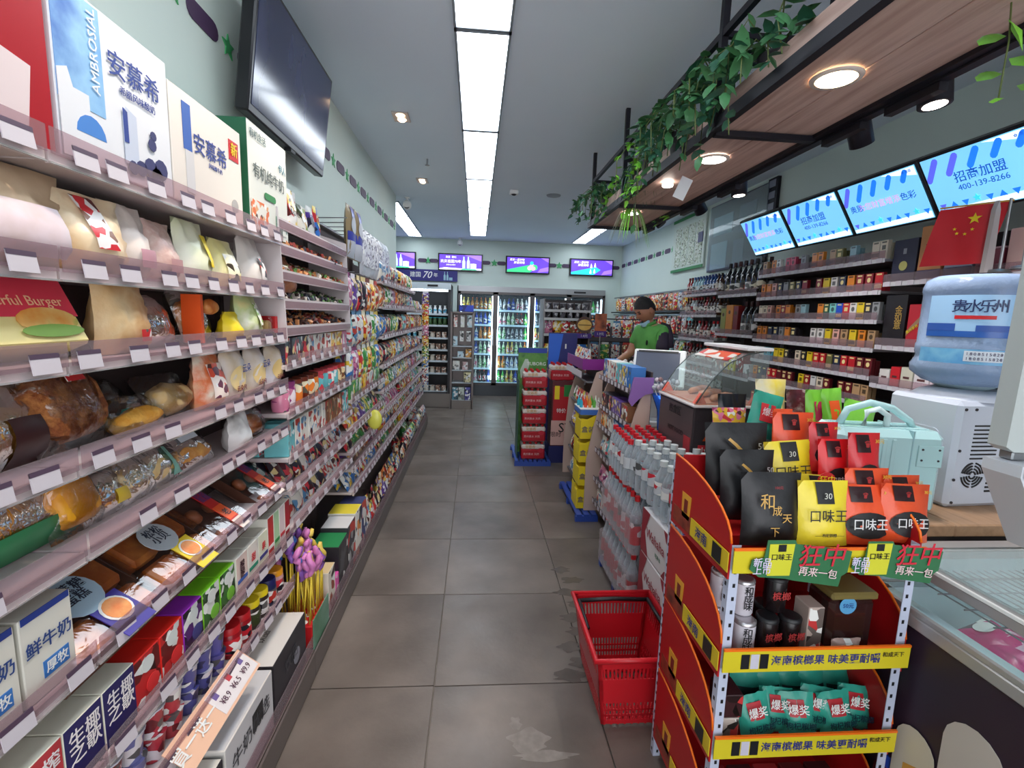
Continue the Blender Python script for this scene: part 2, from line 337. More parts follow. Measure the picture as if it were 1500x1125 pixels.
# ---------------------------------------------------------------- menu screens on the back wall
def em(name, c, s=1.0): return mat(name, c, .4, em=s)
VIO = em('screen_violet', (96, 62, 196), 1.1); VIO2 = em('screen_lilac', (150, 110, 225), 1.1); SWH = em('screen_white', (240, 245, 255), 1.2); SGR = em('screen_green', (60, 200, 130), 1); STE = em('screen_teal', (40, 190, 215), 1.1); SPK = em('screen_pink', (230, 180, 190), 1)
def back_screen(x0, x1, lab, kind):
    cx, w_ = (x0+x1)/2, x1-x0; z0, z1 = 2.27, 2.575; h = z1-z0
    r = E('wall_screen', (cx, YB-.055, (z0+z1)/2), lab, 'screen', 'lit menu screens on the back wall')
    ob('bezel', G().box((0, .03, 0), (w_, .05, h), bev=.004).mesh('bezel', BEZ), r)
    sw, sh = w_-.05, h-.045
    p = ob('picture', G().box((0, .003, 0), (sw, .003, sh)).mesh('picture', VIO), r)
    def patch(poly, m, d): ob('print', G().prism(poly, -.001, axis='y', base=-d).mesh('print', m), p)
    if kind == 'bottles':
        patch([(-sw/2, -sh/2), (sw/2, -sh/2), (sw/2, -sh/2+.03), (.1, -sh/2+.02), (-sw/2+.1, -sh/2+.035), (-sw/2, -sh/2+.015)], SWH, .001)
        patch([(sw*.1, sh/2), (sw/2, sh/2), (sw/2, sh*.1)], VIO2, .001)
        for bx in (.06, .14): patch([(bx-.026, -.10), (bx+.026, -.10), (bx+.026, .02), (bx+.012, .05), (bx+.010, .1), (bx-.010, .1), (bx-.012, .05), (bx-.026, .02)], em('screen_bottle', (190, 225, 240), 1), .003)
        for bx in (.21, .25): patch([(bx-.03, -.10), (bx+.03, -.10), (bx+.032, -.02), (bx-.032, -.02)], SWH, .004)
        patch([(.0, -sh/2), (.3, -sh/2), (.27, -sh/2+.02), (.04, -sh/2+.02)], SGR, .005)
        txt('欢庆祖国70年', .062, SWH, p, (-.17, -.004, .01), bold=.02); txt('奥恩  便利', .042, SWH, p, (-.17, -.004, .085), bold=.03); txt('感恩有你同行', .028, SWH, p, (-.17, -.004, -.05), bold=.02)
    else:
        a = SGR if kind == 'food' else STE
        patch([(-sw/2, -sh/2), (sw*.05, -sh/2), (sw*.22, -sh*.15), (sw*.1, sh*.05), (-sw/2, -sh*.35)], a, .001)
        patch([(sw/2-.2, -sh/2+.0), (sw/2, -sh/2+.03), (sw/2, -.02), (sw/2-.15, -.06)], VIO2, .001); patch([(sw/2-.14, sh/2), (sw/2, sh/2), (sw/2, sh*.2)], VIO2, .001)
        txt('清凉一夏好物', .045, SWH, p, (-.2, -.004, .085), bold=.05, shear=.2); txt('鲜香美味', .05, SWH, p, (-.16, -.004, .035), bold=.05, shear=.2)
        if kind == 'food':
            for k, (bx, bz, rr, c) in enumerate(((.08, -.03, .055, SPK), (.03, -.055, .04, SPK), (.13, -.04, .05, SGR), (.07, .035, .035, STE), (.1, -.06, .04, SPK))): patch([(bx+rr*cos(t*pi/4), bz+rr*sin(t*pi/4)) for t in range(8)], c, .002+k*.001)
        else:
            for bx, bz in ((-.02, -.07), (.05, -.06), (-.01, .03), (.06, .045)): patch([(bx-.018, bz-.04), (bx+.018, bz-.04), (bx+.014, bz), (bx, bz+.045), (bx-.014, bz)], SWH, .003)
back_screen(-1.9, -1.09, 'lit violet screen with bottles, partly hidden by the left wall corner', 'bottles')
back_screen(-.70, .10, 'lit violet screen reading 70 above the blue banner', 'bottles')
back_screen(.515, 1.32, 'lit violet screen with a pink and green food picture', 'food')
back_screen(1.69, 2.50, 'lit violet screen with a turquoise beam and four white bottles', 'beam')
bn = E('banner', (-.98, YB-.03, 2.18), 'dark blue banner reading 70 over the open cooler', 'banner')
ob('board', G().box((0, 0, 0), (1.26, .02, .2)).mesh('board', mat('banner_blue', (44, 38, 118), .5)), bn)
txt('建国', .10, WHITE, bn, (-.12, -.013, 0), bold=.03); txt('70', .17, WHITE, bn, (.08, -.013, .0), bold=.03, shear=.3); txt('年', .08, WHITE, bn, (.24, -.013, 0), bold=.03)
for bx in (.4, .45): ob('print', G().prism([(bx-.018, -.08), (bx+.018, -.08), (bx+.018, 0), (bx+.006, .03), (bx+.006, .07), (bx-.006, .07), (bx-.006, .03), (bx-.018, 0)], .001, axis='y', base=-.013).mesh('print', solid((150, 190, 205))), bn)
ob('print', G().box((.51, -.011, -.055), (.06, .002, .05)).mesh('print', solid((150, 190, 205))), bn)

# ---------------------------------------------------------------- bottles
def bottle_rec(name, h, r, c, cap, lab, cat='bottle', neck=.35, n=10, clearb=False, lw=.5):
    bm_ = c if not isinstance(c, tuple) else mat('liquid_%02x%02x%02x' % c, c, .12, coat=.5)
    pf = [(r*.9, 0), (r, h*.03), (r, h*.58), (r*.85, h*.68), (r*neck, h*.82), (r*neck, h*.93)]
    cp = [(r*neck*1.25, h*.92), (r*neck*1.25, h*1.0)]
    parts = [('body', G().lathe(pf, n).mesh('body', bm_), []), ('cap', G().lathe(cp, n).mesh('cap', cap), [])]
    if lab is not None: parts.append(('label', G().lathe([(r*1.02, h*.15), (r*1.02, h*(.15+lw*.8))], n, cap=False).mesh('label', lab), []))
    return (name, cat, parts)
def boxrec(name, d, c1, c2, c3, sc=30, cat='box', side=None, top=None, bev=.002):
    """a carton: printed front, plain sides and lid"""
    ms = [pr(c1, c2, c3, sc, .4, 0), solid(side or c1), solid(top or side or c1)]
    return (name, cat, [(name, G().box((0, 0, d[2]/2), d, bev=bev, mi=1, fm=(1, 2, 0, 1, 1, 1)).mesh(name, ms), [])])
CAPS = {'red': RED, 'white': WHITE, 'green': GREEN, 'blue': BLUE, 'black': BLACK, 'yellow': YEL, 'orange': ORANGE}
def drink(cn, c, capn, l1, l2, h=.22, r=.031):
    return (cn, bottle_rec('drink_bottle', h, r, c, CAPS[capn], pr(l1, l2, (240, 240, 240), 40, .3, 0)), capn)
DR = [drink('pale green', (196, 226, 190), 'white', (80, 170, 90), (230, 240, 210)), drink('clear', (200, 216, 226), 'blue', (40, 90, 190), (220, 235, 250)), drink('amber', (196, 120, 40), 'orange', (220, 130, 40), (250, 220, 120)),
      drink('bright green', (70, 190, 80), 'green', (40, 170, 70), (230, 240, 120)), drink('dark cola', (46, 22, 20), 'red', (190, 30, 40), (240, 240, 240)), drink('deep blue', (40, 80, 190), 'blue', (30, 60, 160), (240, 240, 250)),
      drink('milky white', (228, 226, 218), 'white', (230, 120, 150), (240, 240, 240)), drink('pale yellow', (230, 214, 130), 'yellow', (240, 220, 80), (220, 60, 50)), drink('silver', (170, 180, 190), 'black', (60, 70, 90), (220, 220, 230))]
WL = mat('cooler_tube', (226, 240, 255), .4, em=9); CSH = solid((205, 215, 222), .3); CIN = solid((78, 92, 108), .5); RAIL = mat('cooler_rail', (190, 220, 240), .4, em=.35)
def row(x0, x1, y, z, n, recs, where, group, rz=0, dx=None):
    for k in range(n):
        cn, rc, cp = recs[k*len(recs)//n]
        x = x0+(x1-x0)*(k+.5)/n
        put(rc, (x, y, z), rz, '%s drink bottle, %s cap, %s from left, %s' % (cn, cp, ORD[k], where), group)
# ---------------------------------------------------------------- four-door glass cooler in the back wall
fr = E('glass_door_cooler', (0, YB, 0), 'steel framed four-door drinks cooler built into the back wall', 'cooler')
X0, X1 = -.33, 2.38
ob('cabinet', G().box((1.025, 1.06, 1.0), (2.71, .04, 2.0)).box((X0+.02, .53, 1.0), (.04, 1.06, 2.0)).box((X1-.02, .53, 1.0), (.04, 1.06, 2.0)).box((1.025, .53, .1), (2.71, 1.06, .2)).box((1.025, .53, 1.99), (2.71, 1.06, .02)).mesh('cabinet', CIN), fr)
ob('kick_plate', G().box((1.025, -.01, .1), (2.71, .04, .2)).mesh('kick_plate', mat('kick_steel', (84, 88, 92), .35, .7)), fr)
ob('header', G().box((1.025, -.02, 1.97), (2.71, .05, .1)).mesh('header', STEEL), fr)
ob('display', G().box((1.9, -.05, 1.965), (.22, .01, .03)).mesh('display', BLACK), fr)
dw = 2.71/4
for d in range(4):
    xa = X0+dw*d; xc = xa+dw/2; f = .045
    g = G().box((xa+f/2, -.03, 1.06), (f, .04, 1.72)).box((xa+dw-f/2, -.03, 1.06), (f, .04, 1.72)).box((xc, -.03, .225), (dw, .04, f)).box((xc, -.03, 1.9), (dw, .04, f))
    dd = ob('door', g.mesh('door', mat('cooler_door_frame', (96, 92, 92), .35, .6)), fr)
    ob('glass_pane', G().box((xc, -.03, 1.06), (dw-.09, .008, 1.64)).mesh('glass_pane', GLASS), dd)
    ob('handle', G().box((xa+dw-.03 if d % 2 == 0 else xa+.03, -.06, 1.1), (.015, .03, .3)).mesh('handle', STEEL), dd)
    for k, z in enumerate((.25, .52, .79, 1.06, 1.33, 1.60)):
        s_ = ob('shelf', G().box((xc, .30, z-.01), (dw-.06, .5, .015)).mesh('shelf', CSH), fr)
        ob('price_rail', G().box((xc, .045, z-.012), (dw-.08, .01, .035)).mesh('price_rail', RAIL), s_)
    for sx in (-1, 1): ob('light_tube', G().cyl((xc+sx*(dw/2-.05), .03, .3), (xc+sx*(dw/2-.05), .03, 1.85), .012, 8).mesh('light_tube', WL), fr)
FR = [[[1, 6, 4, 5], [1, 6, 0, 6], [1, 5, 0, 6], [1, 1, 2, 2], [1, 5, 5, 1], [7, 2, 2, 7]],
      [[3, 7, 5, 4], [2, 1, 1, 1], [0, 7, 0, 2], [0, 8, 8, 3], [6, 0, 4, 3], [8, 5, 6, 8]],
      [[3, 1, 5, 4], [2, 7, 1, 0], [0, 7, 3, 2], [7, 6, 8, 3], [8, 7, 2, 7], [5, 5, 3, 6]],
      [[3, 1, 5, 4], [2, 7, 1, 0], [0, 7, 3, 2], [7, 6, 8, 3], [8, 7, 2, 7], [5, 5, 3, 6]]]
for d in range(4):
    for k, z in enumerate((.25, .52, .79, 1.06, 1.33, 1.60)):
        xa = X0+dw*d+.06
        row(xa, xa+dw-.12, YB+.12, z, 7, [DR[i] for i in FR[d][k]], '%s shelf up, %s cooler door' % (ORD[k], ORD[d]), 'drinks in the glass-door cooler')
# ---------------------------------------------------------------- open multideck cooler left of it
oc = E('open_cooler', (-.93, 7.65, 0), 'open-front chilled display of small bottles left of the glass cooler', 'cooler')
OW = 1.06
ob('cabinet', G().box((0, .62, .97), (OW, .04, 1.9)).box((-OW/2+.02, .33, .97), (.04, .66, 1.94)).box((OW/2-.02, .33, .97), (.04, .66, 1.94)).box((0, .33, .12), (OW, .66, .24)).box((0, .33, 1.94), (OW, .66, .05)).mesh('cabinet', mat('cooler_dark', (56, 54, 58), .5)), oc)
ob('canopy', G().box((0, .02, 1.925), (OW, .1, .1)).mesh('canopy', CSH), oc); ob('light_tube', G().cyl((-.48, .06, 1.86), (.48, .06, 1.86), .014, 8).mesh('light_tube', WL), oc)
ob('readout', G().box((.25, -.035, 1.93), (.16, .01, .03)).mesh('readout', BLACK), oc); ob('base_panel', G().box((0, -.01, .12), (OW, .02, .22)).mesh('base_panel', mat('cooler_base', (134, 124, 118), .5, .3)), oc)
oz = (.25, .55, .75, .93, 1.12, 1.32, 1.5, 1.66)
for k, z in enumerate(oz[:-1]):
    s_ = ob('shelf', G().box((0, .36, z-.01), (OW-.08, .46, .015)).mesh('shelf', CSH), oc); ob('price_rail', G().box((0, .125, z-.012), (OW-.08, .01, .03)).mesh('price_rail', CSH), s_)
SML = [('pale pink', bottle_rec('yogurt_bottle', .13, .027, (236, 214, 220), WHITE, pr((240, 190, 205), (120, 200, 230), (240, 240, 240), 50, .3, 0), neck=.6), 'white'), ('white', bottle_rec('yogurt_bottle', .13, .027, (235, 235, 238), WHITE, pr((80, 180, 220), (240, 240, 240), (90, 200, 170), 50, .3, 0), neck=.6), 'white'),
       ('red', bottle_rec('juice_jar', .12, .034, (150, 30, 36), RED, None, neck=.9), 'red'), ('green', bottle_rec('juice_jar', .12, .034, (60, 90, 50), mat('teal_cap', (60, 190, 200), .4), None, neck=.9), 'teal'), ('cream', bottle_rec('cup', .09, .038, (226, 214, 200), pr((240, 230, 220), (200, 120, 80), (240, 240, 240), 40, .3, 0), None, neck=1), 'printed')]
SML.append(('brown', boxrec('chilled_box', (.07, .07, .09), (150, 110, 90), (226, 214, 200), (90, 60, 50), 60, 'box'), 'flat'))
for k, z in enumerate(oz[:-1]):
    rs = {6: SML[:2], 5: SML[2:4]}.get(k, [SML[4], SML[(k+1) % 2], SML[4], SML[5]])
    row(-1.40, -.46, 7.65+.17, z, 12 if k > 4 else 10, rs, '%s shelf up, open cooler' % ORD[k], 'small bottles in the open cooler')
# steel-framed sundries stand before the cooler
ss = E('sundries_stand', (-.21, 7.55, 0), 'narrow grey steel sundries stand before the glass cooler', 'display stand')
ob('frame', G().box((-.17, .16, .77), (.03, .32, 1.54)).box((.17, .16, .77), (.03, .32, 1.54)).box((0, .31, .77), (.34, .02, 1.54)).box((0, .16, 1.53), (.34, .32, .02)).mesh('frame', mat('stand_steel', (120, 112, 110), .4, .6)), ss)
ob('plinth', G().box((0, .02, .07), (.34, .04, .14)).mesh('plinth', mat('cooler_base', (134, 124, 118))), ss)
for z in (.14, .42, .62, .82, 1.0): ob('shelf', G().box((0, .16, z), (.32, .3, .012)).mesh('shelf', CSH), ss)
for k, (x, z, d, c, lab) in enumerate(((-.1, .148, (.09, .1, .2), (90, 150, 170), 'blue and white detergent pouch'), (0, .148, (.09, .1, .2), (190, 200, 190), 'pale green detergent pouch'), (.1, .148, (.09, .1, .2), (90, 90, 170), 'violet detergent pouch'),
        (.09, .43, (.11, .12, .16), (225, 215, 170), 'cream tub box'), (-.09, .63, (.11, .06, .14), (225, 220, 214), 'white boxed tape reel'), (.05, .63, (.09, .06, .13), (215, 180, 180), 'pink boxed reel'), (-.02, .83, (.1, .08, .09), (190, 215, 230), 'pale blue carton'), (.1, .83, (.09, .08, .13), (220, 160, 80), 'orange carton'),
        (-.11, 1.01, (.07, .04, .15), (200, 225, 235), 'pale blue blister card'), (-.01, 1.08, (.06, .04, .16), (226, 224, 220), 'white blister card'), (.1, 1.08, (.07, .04, .16), (205, 205, 205), 'grey blister card'), (-.11, 1.3, (.06, .04, .19), (230, 170, 160), 'pink toothbrush card'), (0, 1.3, (.06, .04, .19), (225, 225, 215), 'cream toothbrush card'), (.11, 1.3, (.08, .04, .19), (200, 220, 225), 'icy blue round card'))):
    put(boxrec('sundry_pack', d, c, tuple(int(v*.6) for v in c), (230, 230, 230)), (-.21+x, 7.55+.06, z), 0, lab+' on the steel sundries stand', 'packs on the sundries stand')
put(boxrec('blue_bundle', (.22, .18, .1), (40, 70, 190), (220, 225, 240), (30, 40, 120), 14), (-.16, 7.7, 1.545), .1, 'blue wrapped bundle lying on top of the steel sundries stand')['category'] = 'bundle'

# ---------------------------------------------------------------- hanging planter beam
OAK = noisy('oak_plank', [(168, 136, 124), (186, 154, 142), (202, 172, 160), (174, 142, 132)], 3.5, .5, .15, 8, stretch=(7, .5, 7), bscale=20)
IRON = mat('black_iron', (26, 24, 34), .5, .4)
ZB = 2.27; BX0, BX1 = .95, 1.37; BY0, BY1 = .1, 4.15
be = E('planter_beam', (0, 0, ZB), 'long wooden planter beam in a black iron frame hung over the counter', 'hanging shelf')
for a, b in ((BX0, (BX0+BX1)/2-.002), ((BX0+BX1)/2+.002, BX1)):
    ob('plank', G().box(((a+b)/2, (BY0+BY1)/2, .02), (b-a, BY1-BY0, .035), bev=.002).mesh('plank', OAK), be)
ob('side_board', G().box((BX0+.02, (BY0+BY1)/2, .075), (.02, BY1-BY0-.02, .07)).mesh('side_board', OAK), be); ob('side_board', G().box((BX1-.02, (BY0+BY1)/2, .075), (.02, BY1-BY0-.02, .07)).mesh('side_board', OAK), be)
for x in (BX0-.005, BX1+.005): ob('rail', G().box((x, (BY0+BY1)/2, .01), (.03, BY1-BY0+.03, .045)).mesh('rail', IRON), be)
for y in (2.0, 3.3, 4.1, .7): ob('crossbar', G().box(((BX0+BX1)/2, y, -.012), (BX1-BX0, .03, .022)).mesh('crossbar', IRON), be)
for x in (BX0-.01, BX1+.01):
    for y in (.7, 1.97, 3.2, 4.05): ob('post', G().box((x, y, (ZC-ZB)/2), (.026, .026, ZC-ZB)).mesh('post', IRON), be)
for x in (BX0-.01, BX1+.01): ob('upper_rail', G().box((x, (.7+4.05)/2, .34), (.022, 3.35, .026)).mesh('upper_rail', IRON), be)
for y in (.7, 1.97, 3.2, 4.05):
    for z in (.34, .25): ob('upper_crossbar', G().box(((BX0+BX1)/2, y, z), (BX1-BX0, .022, .022)).mesh('upper_crossbar', IRON), be)
LAMPE = mat('round_lamp', (255, 244, 232), .5, em=SPOT_E)
for i, (x, y, wm) in enumerate(((1.11, 1.54, 1), (1.11, 2.33, 0), (1.11, 3.55, 0))):
    r = E('beam_downlight', (x, y, ZB), 'round lit downlight in the beam, %s' % ['warm one nearest the hanging vine', 'bright white one before the crossbar', 'farthest one behind the spider plant'][i], 'downlight', 'round downlights under the beam')
    ob('trim_ring', G().lathe([(.075, 0), (.072, -.006), (.058, -.006)], 24, cap=False).mesh('trim_ring', mat('ring_white', (214, 200, 190), .4)), r)
    ob('diffuser', G().lathe([(.060, -.002), (.055, -.007)], 24).mesh('diffuser', mat('round_lamp_warm', (255, 226, 180), .5, em=SPOT_E) if wm else LAMPE), r)
    spot('downlight_beam', (x, y, ZB-.02), (x+.02, y-.05, 0), 9, (1, .86, .7) if wm else (1, .97, .93), 110)
ob('track', G().box((BX1+.035, 2.3, ZB-.005), (.035, 3.6, .03)).mesh('track', IRON), None, label='black lighting track along the right edge of the planter beam', cat='track')
def tracklight(px, py, x, lit, aim, lab, ln=.14, r_=.042):
    p = at(px, py, x=x); r = E('track_spotlight', p, lab, 'spotlight', 'black track spotlights')
    M = (Vector(aim)).to_track_quat('Z', 'Y').to_matrix().to_4x4()
    ob('housing', G().lathe([(r_*.9, -ln/2), (r_, -ln/2+.01), (r_, ln/2), (r_*.85, ln/2)], 20, M=M).mesh('housing', IRON), r)
    ob('lamp_face', G().lathe([(r_*.78, ln/2-.004), (r_*.7, ln/2+.001)], 20, M=M).mesh('lamp_face', LAMPE if lit else BLACK), r)
    ob('arm', G().tube([(-.0, 0, 0), ((BX1+.04-x)*.6, .03, .05), (BX1+.04-x, .03, ZB-.02-p.z)], .011).box((BX1+.04-x, .0, ZB-.03-p.z), (.03, .2, .03)).mesh('arm', IRON), r)
    if lit: spot('track_beam', p+Vector(aim).normalized()*(ln/2+.02), p+Vector((.45, 0, -1)), 26, (.98, .96, 1), 100)
tracklight(1370, 108, 1.47, 1, (.05, -.1, -1), 'lit black cylinder spotlight nearest the hanging vine', .2, .046)
tracklight(1258, 186, 1.47, 0, (.5, .25, -.8), 'unlit black spotlight tilted toward the wall, second along the track')
tracklight(1083, 268, 1.47, 1, (.05, -.05, -1), 'lit black cylinder spotlight over the first menu screen')
tracklight(1022, 298, 1.47, 0, (.6, .3, -.7), 'unlit black spotlight beside the price list board')
tracklight(962, 320, 1.47, 0, (.5, -.3, -.7), 'small unlit black spotlight at the far end of the track')
pl_ = E('beam_lamp_disc', at(978, 270, z=ZB-.01), 'small bright disc lamp beside the paper slip under the beam', 'lamp'); ob('diffuser', G().lathe([(.03, 0), (.028, -.012)], 18).mesh('d', LAMPE), pl_)
ob('paper_slip', G().box((0, 0, 0), (.07, .001, .11)).mesh('slip', solid((214, 220, 226))), None, at(1000, 276, z=ZB-.06), (R(20), R(15), R(12)), label='white paper slip hanging under the planter beam', cat='paper')
# plants
LEAF = [noisy('pothos_leaf_%d' % i, [c, tuple(min(255, int(v*1.35)) for v in c)], 12, .4, .1) for i, c in enumerate(((58, 104, 66), (40, 80, 62), (118, 184, 62)))]
VINE = solid((96, 110, 60), .6)
def leaf_g(g, p, d, s, mi=0):
    d = d.normalized(); a = d.cross(Vector((0, 0, 1)));
    if a.length < .1: a = Vector((1, 0, 0))
    a.normalize(); nrm = a.cross(d)
    pts = [p, p+d*s*.25+a*s*.33-nrm*.05*s, p+d*s*.7+a*s*.26-nrm*.1*s, p+d*s*1.1-nrm*.2*s, p+d*s*.7-a*s*.26-nrm*.1*s, p+d*s*.25-a*s*.33-nrm*.05*s, p+d*s*.55+nrm*.06*s]
    g.add(pts, [(0, 1, 6), (1, 2, 6), (2, 3, 6), (3, 4, 6), (4, 5, 6), (5, 0, 6)], mi, True)
def pothos(x, y, n, ln, lab, droop=1, lm=0, sz=.06, ybias=0):
    r = E('pothos', (x, y, ZB+.09), lab, 'plant', 'trailing plants on the beam')
    ob('pot', G().lathe([(.05, -.04), (.065, .05), (.068, .055), (.058, .055)], 14).mesh('pot', DARK), r)
    vg = G(); lg = G()
    for k in range(n):
        a = rnd.uniform(0, 2*pi); out = rnd.uniform(.06, .2); L = rnd.uniform(.3, 1)*ln*droop
        side = -1 if rnd.random() < .6 else 1
        p0 = Vector((0, 0, .05)); pts = [p0]; dx = side*rnd.uniform(.05, (BX1-BX0)/2+.04) if droop > 0 else cos(a)*out
        dy = rnd.uniform(-.25, .25)+ybias
        top = Vector((dx*.7, dy*.7, .05+rnd.uniform(.02, .12)))
        e = Vector((x+dx, 0, 0)); over = (e.x < BX0-.0 or e.x > BX1)
        end = Vector((dx*1.05, dy*1.1, -L if over else rnd.uniform(-.02, .06)))
        pts += [top, (top+end)/2+Vector((dx*.15, 0, .02)), end]
        vg.tube(pts, .0025, 4)
        for q in range(11):
            t = rnd.uniform(.15, 1)*(len(pts)-1); i = min(int(t), len(pts)-2); p = pts[i].lerp(pts[i+1], t-i)
            leaf_g(lg, p, Vector((rnd.uniform(-1, .6), rnd.uniform(-1, 1), rnd.uniform(-1.0, .5))), sz*rnd.uniform(.6, 1.1), rnd.choice((0, 0, 1)) )
    ob('stems', vg.mesh('stems', VINE), r); ob('foliage', lg.mesh('foliage', [LEAF[lm], LEAF[(lm+1) % 3]]), r, kind='stuff')
pothos(1.02, 1.72, 16, .10, 'dark green pothos nearest the warm beam lamp', sz=.07)
pothos(1.01, 2.05, 20, .2, 'bushy pothos around the middle iron post of the beam', sz=.065)
pothos(1.0, 2.45, 22, .16, 'dense trailing pothos between two beam posts', sz=.06)
pothos(1.0, 2.85, 14, .34, 'pothos trailing low beside the paper slip', lm=2, sz=.05)
pothos(1.0, 3.75, 18, .14, 'small leafy plant at the far end of the beam', sz=.055, lm=0)
pothos(1.16, 3.5, 16, .3, 'light green pothos hanging under the beam end', lm=2, sz=.06)
def spider(x, y, z, n, ln, m, lab, down=False):
    r = E('spider_plant', (x, y, z), lab, 'plant'); g = G()
    if not down: ob('pot', G().lathe([(.05, -.05), (.07, .05)], 14).mesh('pot', DARK), r)
    for k in range(n):
        a = rnd.uniform(0, 2*pi); L = ln*rnd.uniform(.6, 1); d = Vector((cos(a), sin(a), 0)); sd = Vector((-sin(a), cos(a), 0))
        prev = None; vs = []
        for i in range(6):
            t = i/5; p = d*L*.75*t+Vector((0, 0, (.05+L*(1.5*t-2.3*t*t))*(1 if not down else .35)-(t*t*L*.9 if down else 0))); w_ = .008*(1-t*.9)
            vs += [p+sd*w_, p-sd*w_]
        g.add(vs, [(2*i, 2*i+1, 2*i+3, 2*i+2) for i in range(5)], k % 2, True)
    ob('foliage', g.mesh('foliage', m), r, kind='stuff')
spider(1.0, 3.1, ZB+.1, 70, .24, [LEAF[1], LEAF[0]], 'spider plant with long arching leaves at the second beam post')
spider(1.05, 3.35, ZB-.03, 34, .22, [solid((196, 204, 170)), LEAF[2]], 'pale spider plantlet dangling below the beam', True)
# moss on top of the planks
mg = G()
for k in range(900):
    x, y = rnd.uniform(BX0+.03, BX1-.03), rnd.uniform(BY0, 2.0); a = rnd.uniform(0, 6.3)
    d = Vector((cos(a), sin(a), rnd.uniform(-.2, .7)))*.05; p = Vector((x, y, ZB+.10+rnd.uniform(-.02, .03))); q = Vector((-sin(a), cos(a), 0))*.0015
    mg.add([p-q, p+q, p+d], [(0, 1, 2)], k % 2)
mo = ob('dry_moss', mg.mesh('dry_moss', [solid((150, 120, 84), .9), solid((104, 92, 60), .9)]), None, label='dry straw and moss packed into the near end of the beam', cat='moss', kind='stuff')
# bright vine close to the camera at the top right corner
vn = E('hanging_vine', at(1478, -30, x=1.25), 'bright green vine hanging in the top right corner', 'plant')
o0 = vn.location; vg = G(); lgm = LEAF[2]
vg.tube([at(1484, -30, x=1.25)-o0, at(1478, 60, x=1.25)-o0, at(1462, 148, x=1.25)-o0], .002, 5); ob('stem', vg.mesh('stem', VINE), vn)
for px, py, dx, dz, s in ((1440, 8, -1, -.1, .055), (1455, 57, -1, .05, .038), (1478, 30, .4, -1, .04), (1450, 112, -1, .1, .035), (1480, 90, 1, -.2, .035), (1492, 130, 1, .1, .04), (1460, 143, -.8, -.3, .02), (1410, -2, -1, -.5, .045)):
    g = G(); p = at(px, py, x=1.25)-o0; leaf_g(g, p-Vector((dx*s*.5, dx*.3*s, 0)), Vector((dx, -.5, dz)), s*2.0); ob('leaf', g.mesh('leaf', LEAF[2]), vn)

# ---------------------------------------------------------------- tilted menu screens, right wall
CY = em('menu_cyan', (128, 208, 248), SCREEN_E); CBL = em('menu_blue', (28, 110, 215), 1); CVI = em('menu_violet', (80, 90, 210), 1); CW = em('menu_white', (232, 248, 255), .85); CTE = em('menu_teal', (60, 190, 205), 1)
TXB = em('menu_text_blue', (20, 90, 190), .5); TXP = em('menu_text_pink', (205, 150, 215), .9)
for i, (ya, yb) in enumerate(((4.02, 3.50), (3.475, 2.945), (2.93, 2.395), (2.38, 1.865))):
    labs = ['lit blue menu screen farthest along the right wall', 'lit blue menu screen, second, with phone number 400', 'lit blue menu screen with one long slogan line', 'lit blue menu screen with phone number, behind the red flag']
    zt, zb_, xt, xb_ = 2.325, 2.075, 2.2, 2.36
    cx, cz = (xt+xb_)/2, (zt+zb_)/2; h = math.hypot(zt-zb_, xt-xb_); tilt = math.atan2(xb_-xt, zt-zb_)
    r = E('menu_screen', (cx, (ya+yb)/2, cz), labs[i], 'screen', 'tilted blue menu screens', rot=(0, 0, 0))
    r.rotation_euler = (Matrix.Rotation(-tilt, 3, 'Y') @ Matrix.Rotation(-pi/2, 3, 'Z')).to_euler()
    w_ = ya-yb
    ob('casing', G().box((0, .028, 0), (w_+.015, .05, h+.03), bev=.004).mesh('casing', BEZ), r)
    ob('wall_bracket', G().box((0, .12, 0), (.1, .16, .1)).mesh('wall_bracket', DARK), r)
    p = ob('picture', G().box((0, .0, 0), (w_-.02, .004, h)).mesh('picture', CY), r)
    def pp(poly, m, d): ob('print', G().prism(poly, .001, axis='y', base=-.003-d).mesh('print', m), p)
    W2, H2 = w_/2-.012, h/2-.004
    pp([(-W2, -H2), (W2, -H2), (W2, -H2+.035), (-W2, -H2+.02)], CW, 0); pp([(W2-.2, H2), (W2, H2), (W2, H2-.05)], CW, 0)
    for k in range(5):
        x = -W2+.02+k*.1; L = .135-.014*k; dx, dz = .55, .83
        c = Vector((x+.02, H2-.005-L/2*dz-.0, 0)); pl = []
        for u, v in pill(L, .03, 4):
            X = c.x+u*dx-v*dz; Z = c.y+u*dz+v*dx
            pl.append((max(-W2, min(W2, X)), max(-H2, min(H2, Z))))
        pp(pl, CVI if (i == 3 and k < 2) or k == 0 else CBL, .001)
    for k in range(9):
        x = -W2+.03+k*(2*W2-.05)/8; s = .017
        if k % 2: pp([(x-s, -H2+.03), (x+s, -H2+.03), (x, -H2+.058)] if k % 4 == 1 else [(x+a*.5, -H2+.05+b*.5) for a, b in flower(.04)], CBL if k % 4 == 1 else CTE, .002)
        else: pp([(x-s, -H2+.052), (x+s, -H2+.052), (x, -H2+.022)], CVI if k == 0 else CBL, .001)
    if i in (0, 2):
        txt('奥恩·', .047, TXB, p, (-.17, -.006, .0), bold=.03); txt('为您财富增添', .047, TXP, p, (-.02, -.006, .0), bold=.01); txt('色彩', .047, TXB, p, (.17, -.006, .0), bold=.03)
    else:
        txt('招商加盟', .058, TXB, p, (.0, -.006, .02), bold=.03); txt('400-139-8266', .040, TXB, p, (.0, -.006, -.03), bold=.0)
    txt('✿ 奥恩', .018, TXB, p, (W2-.045, -.006, H2-.018))
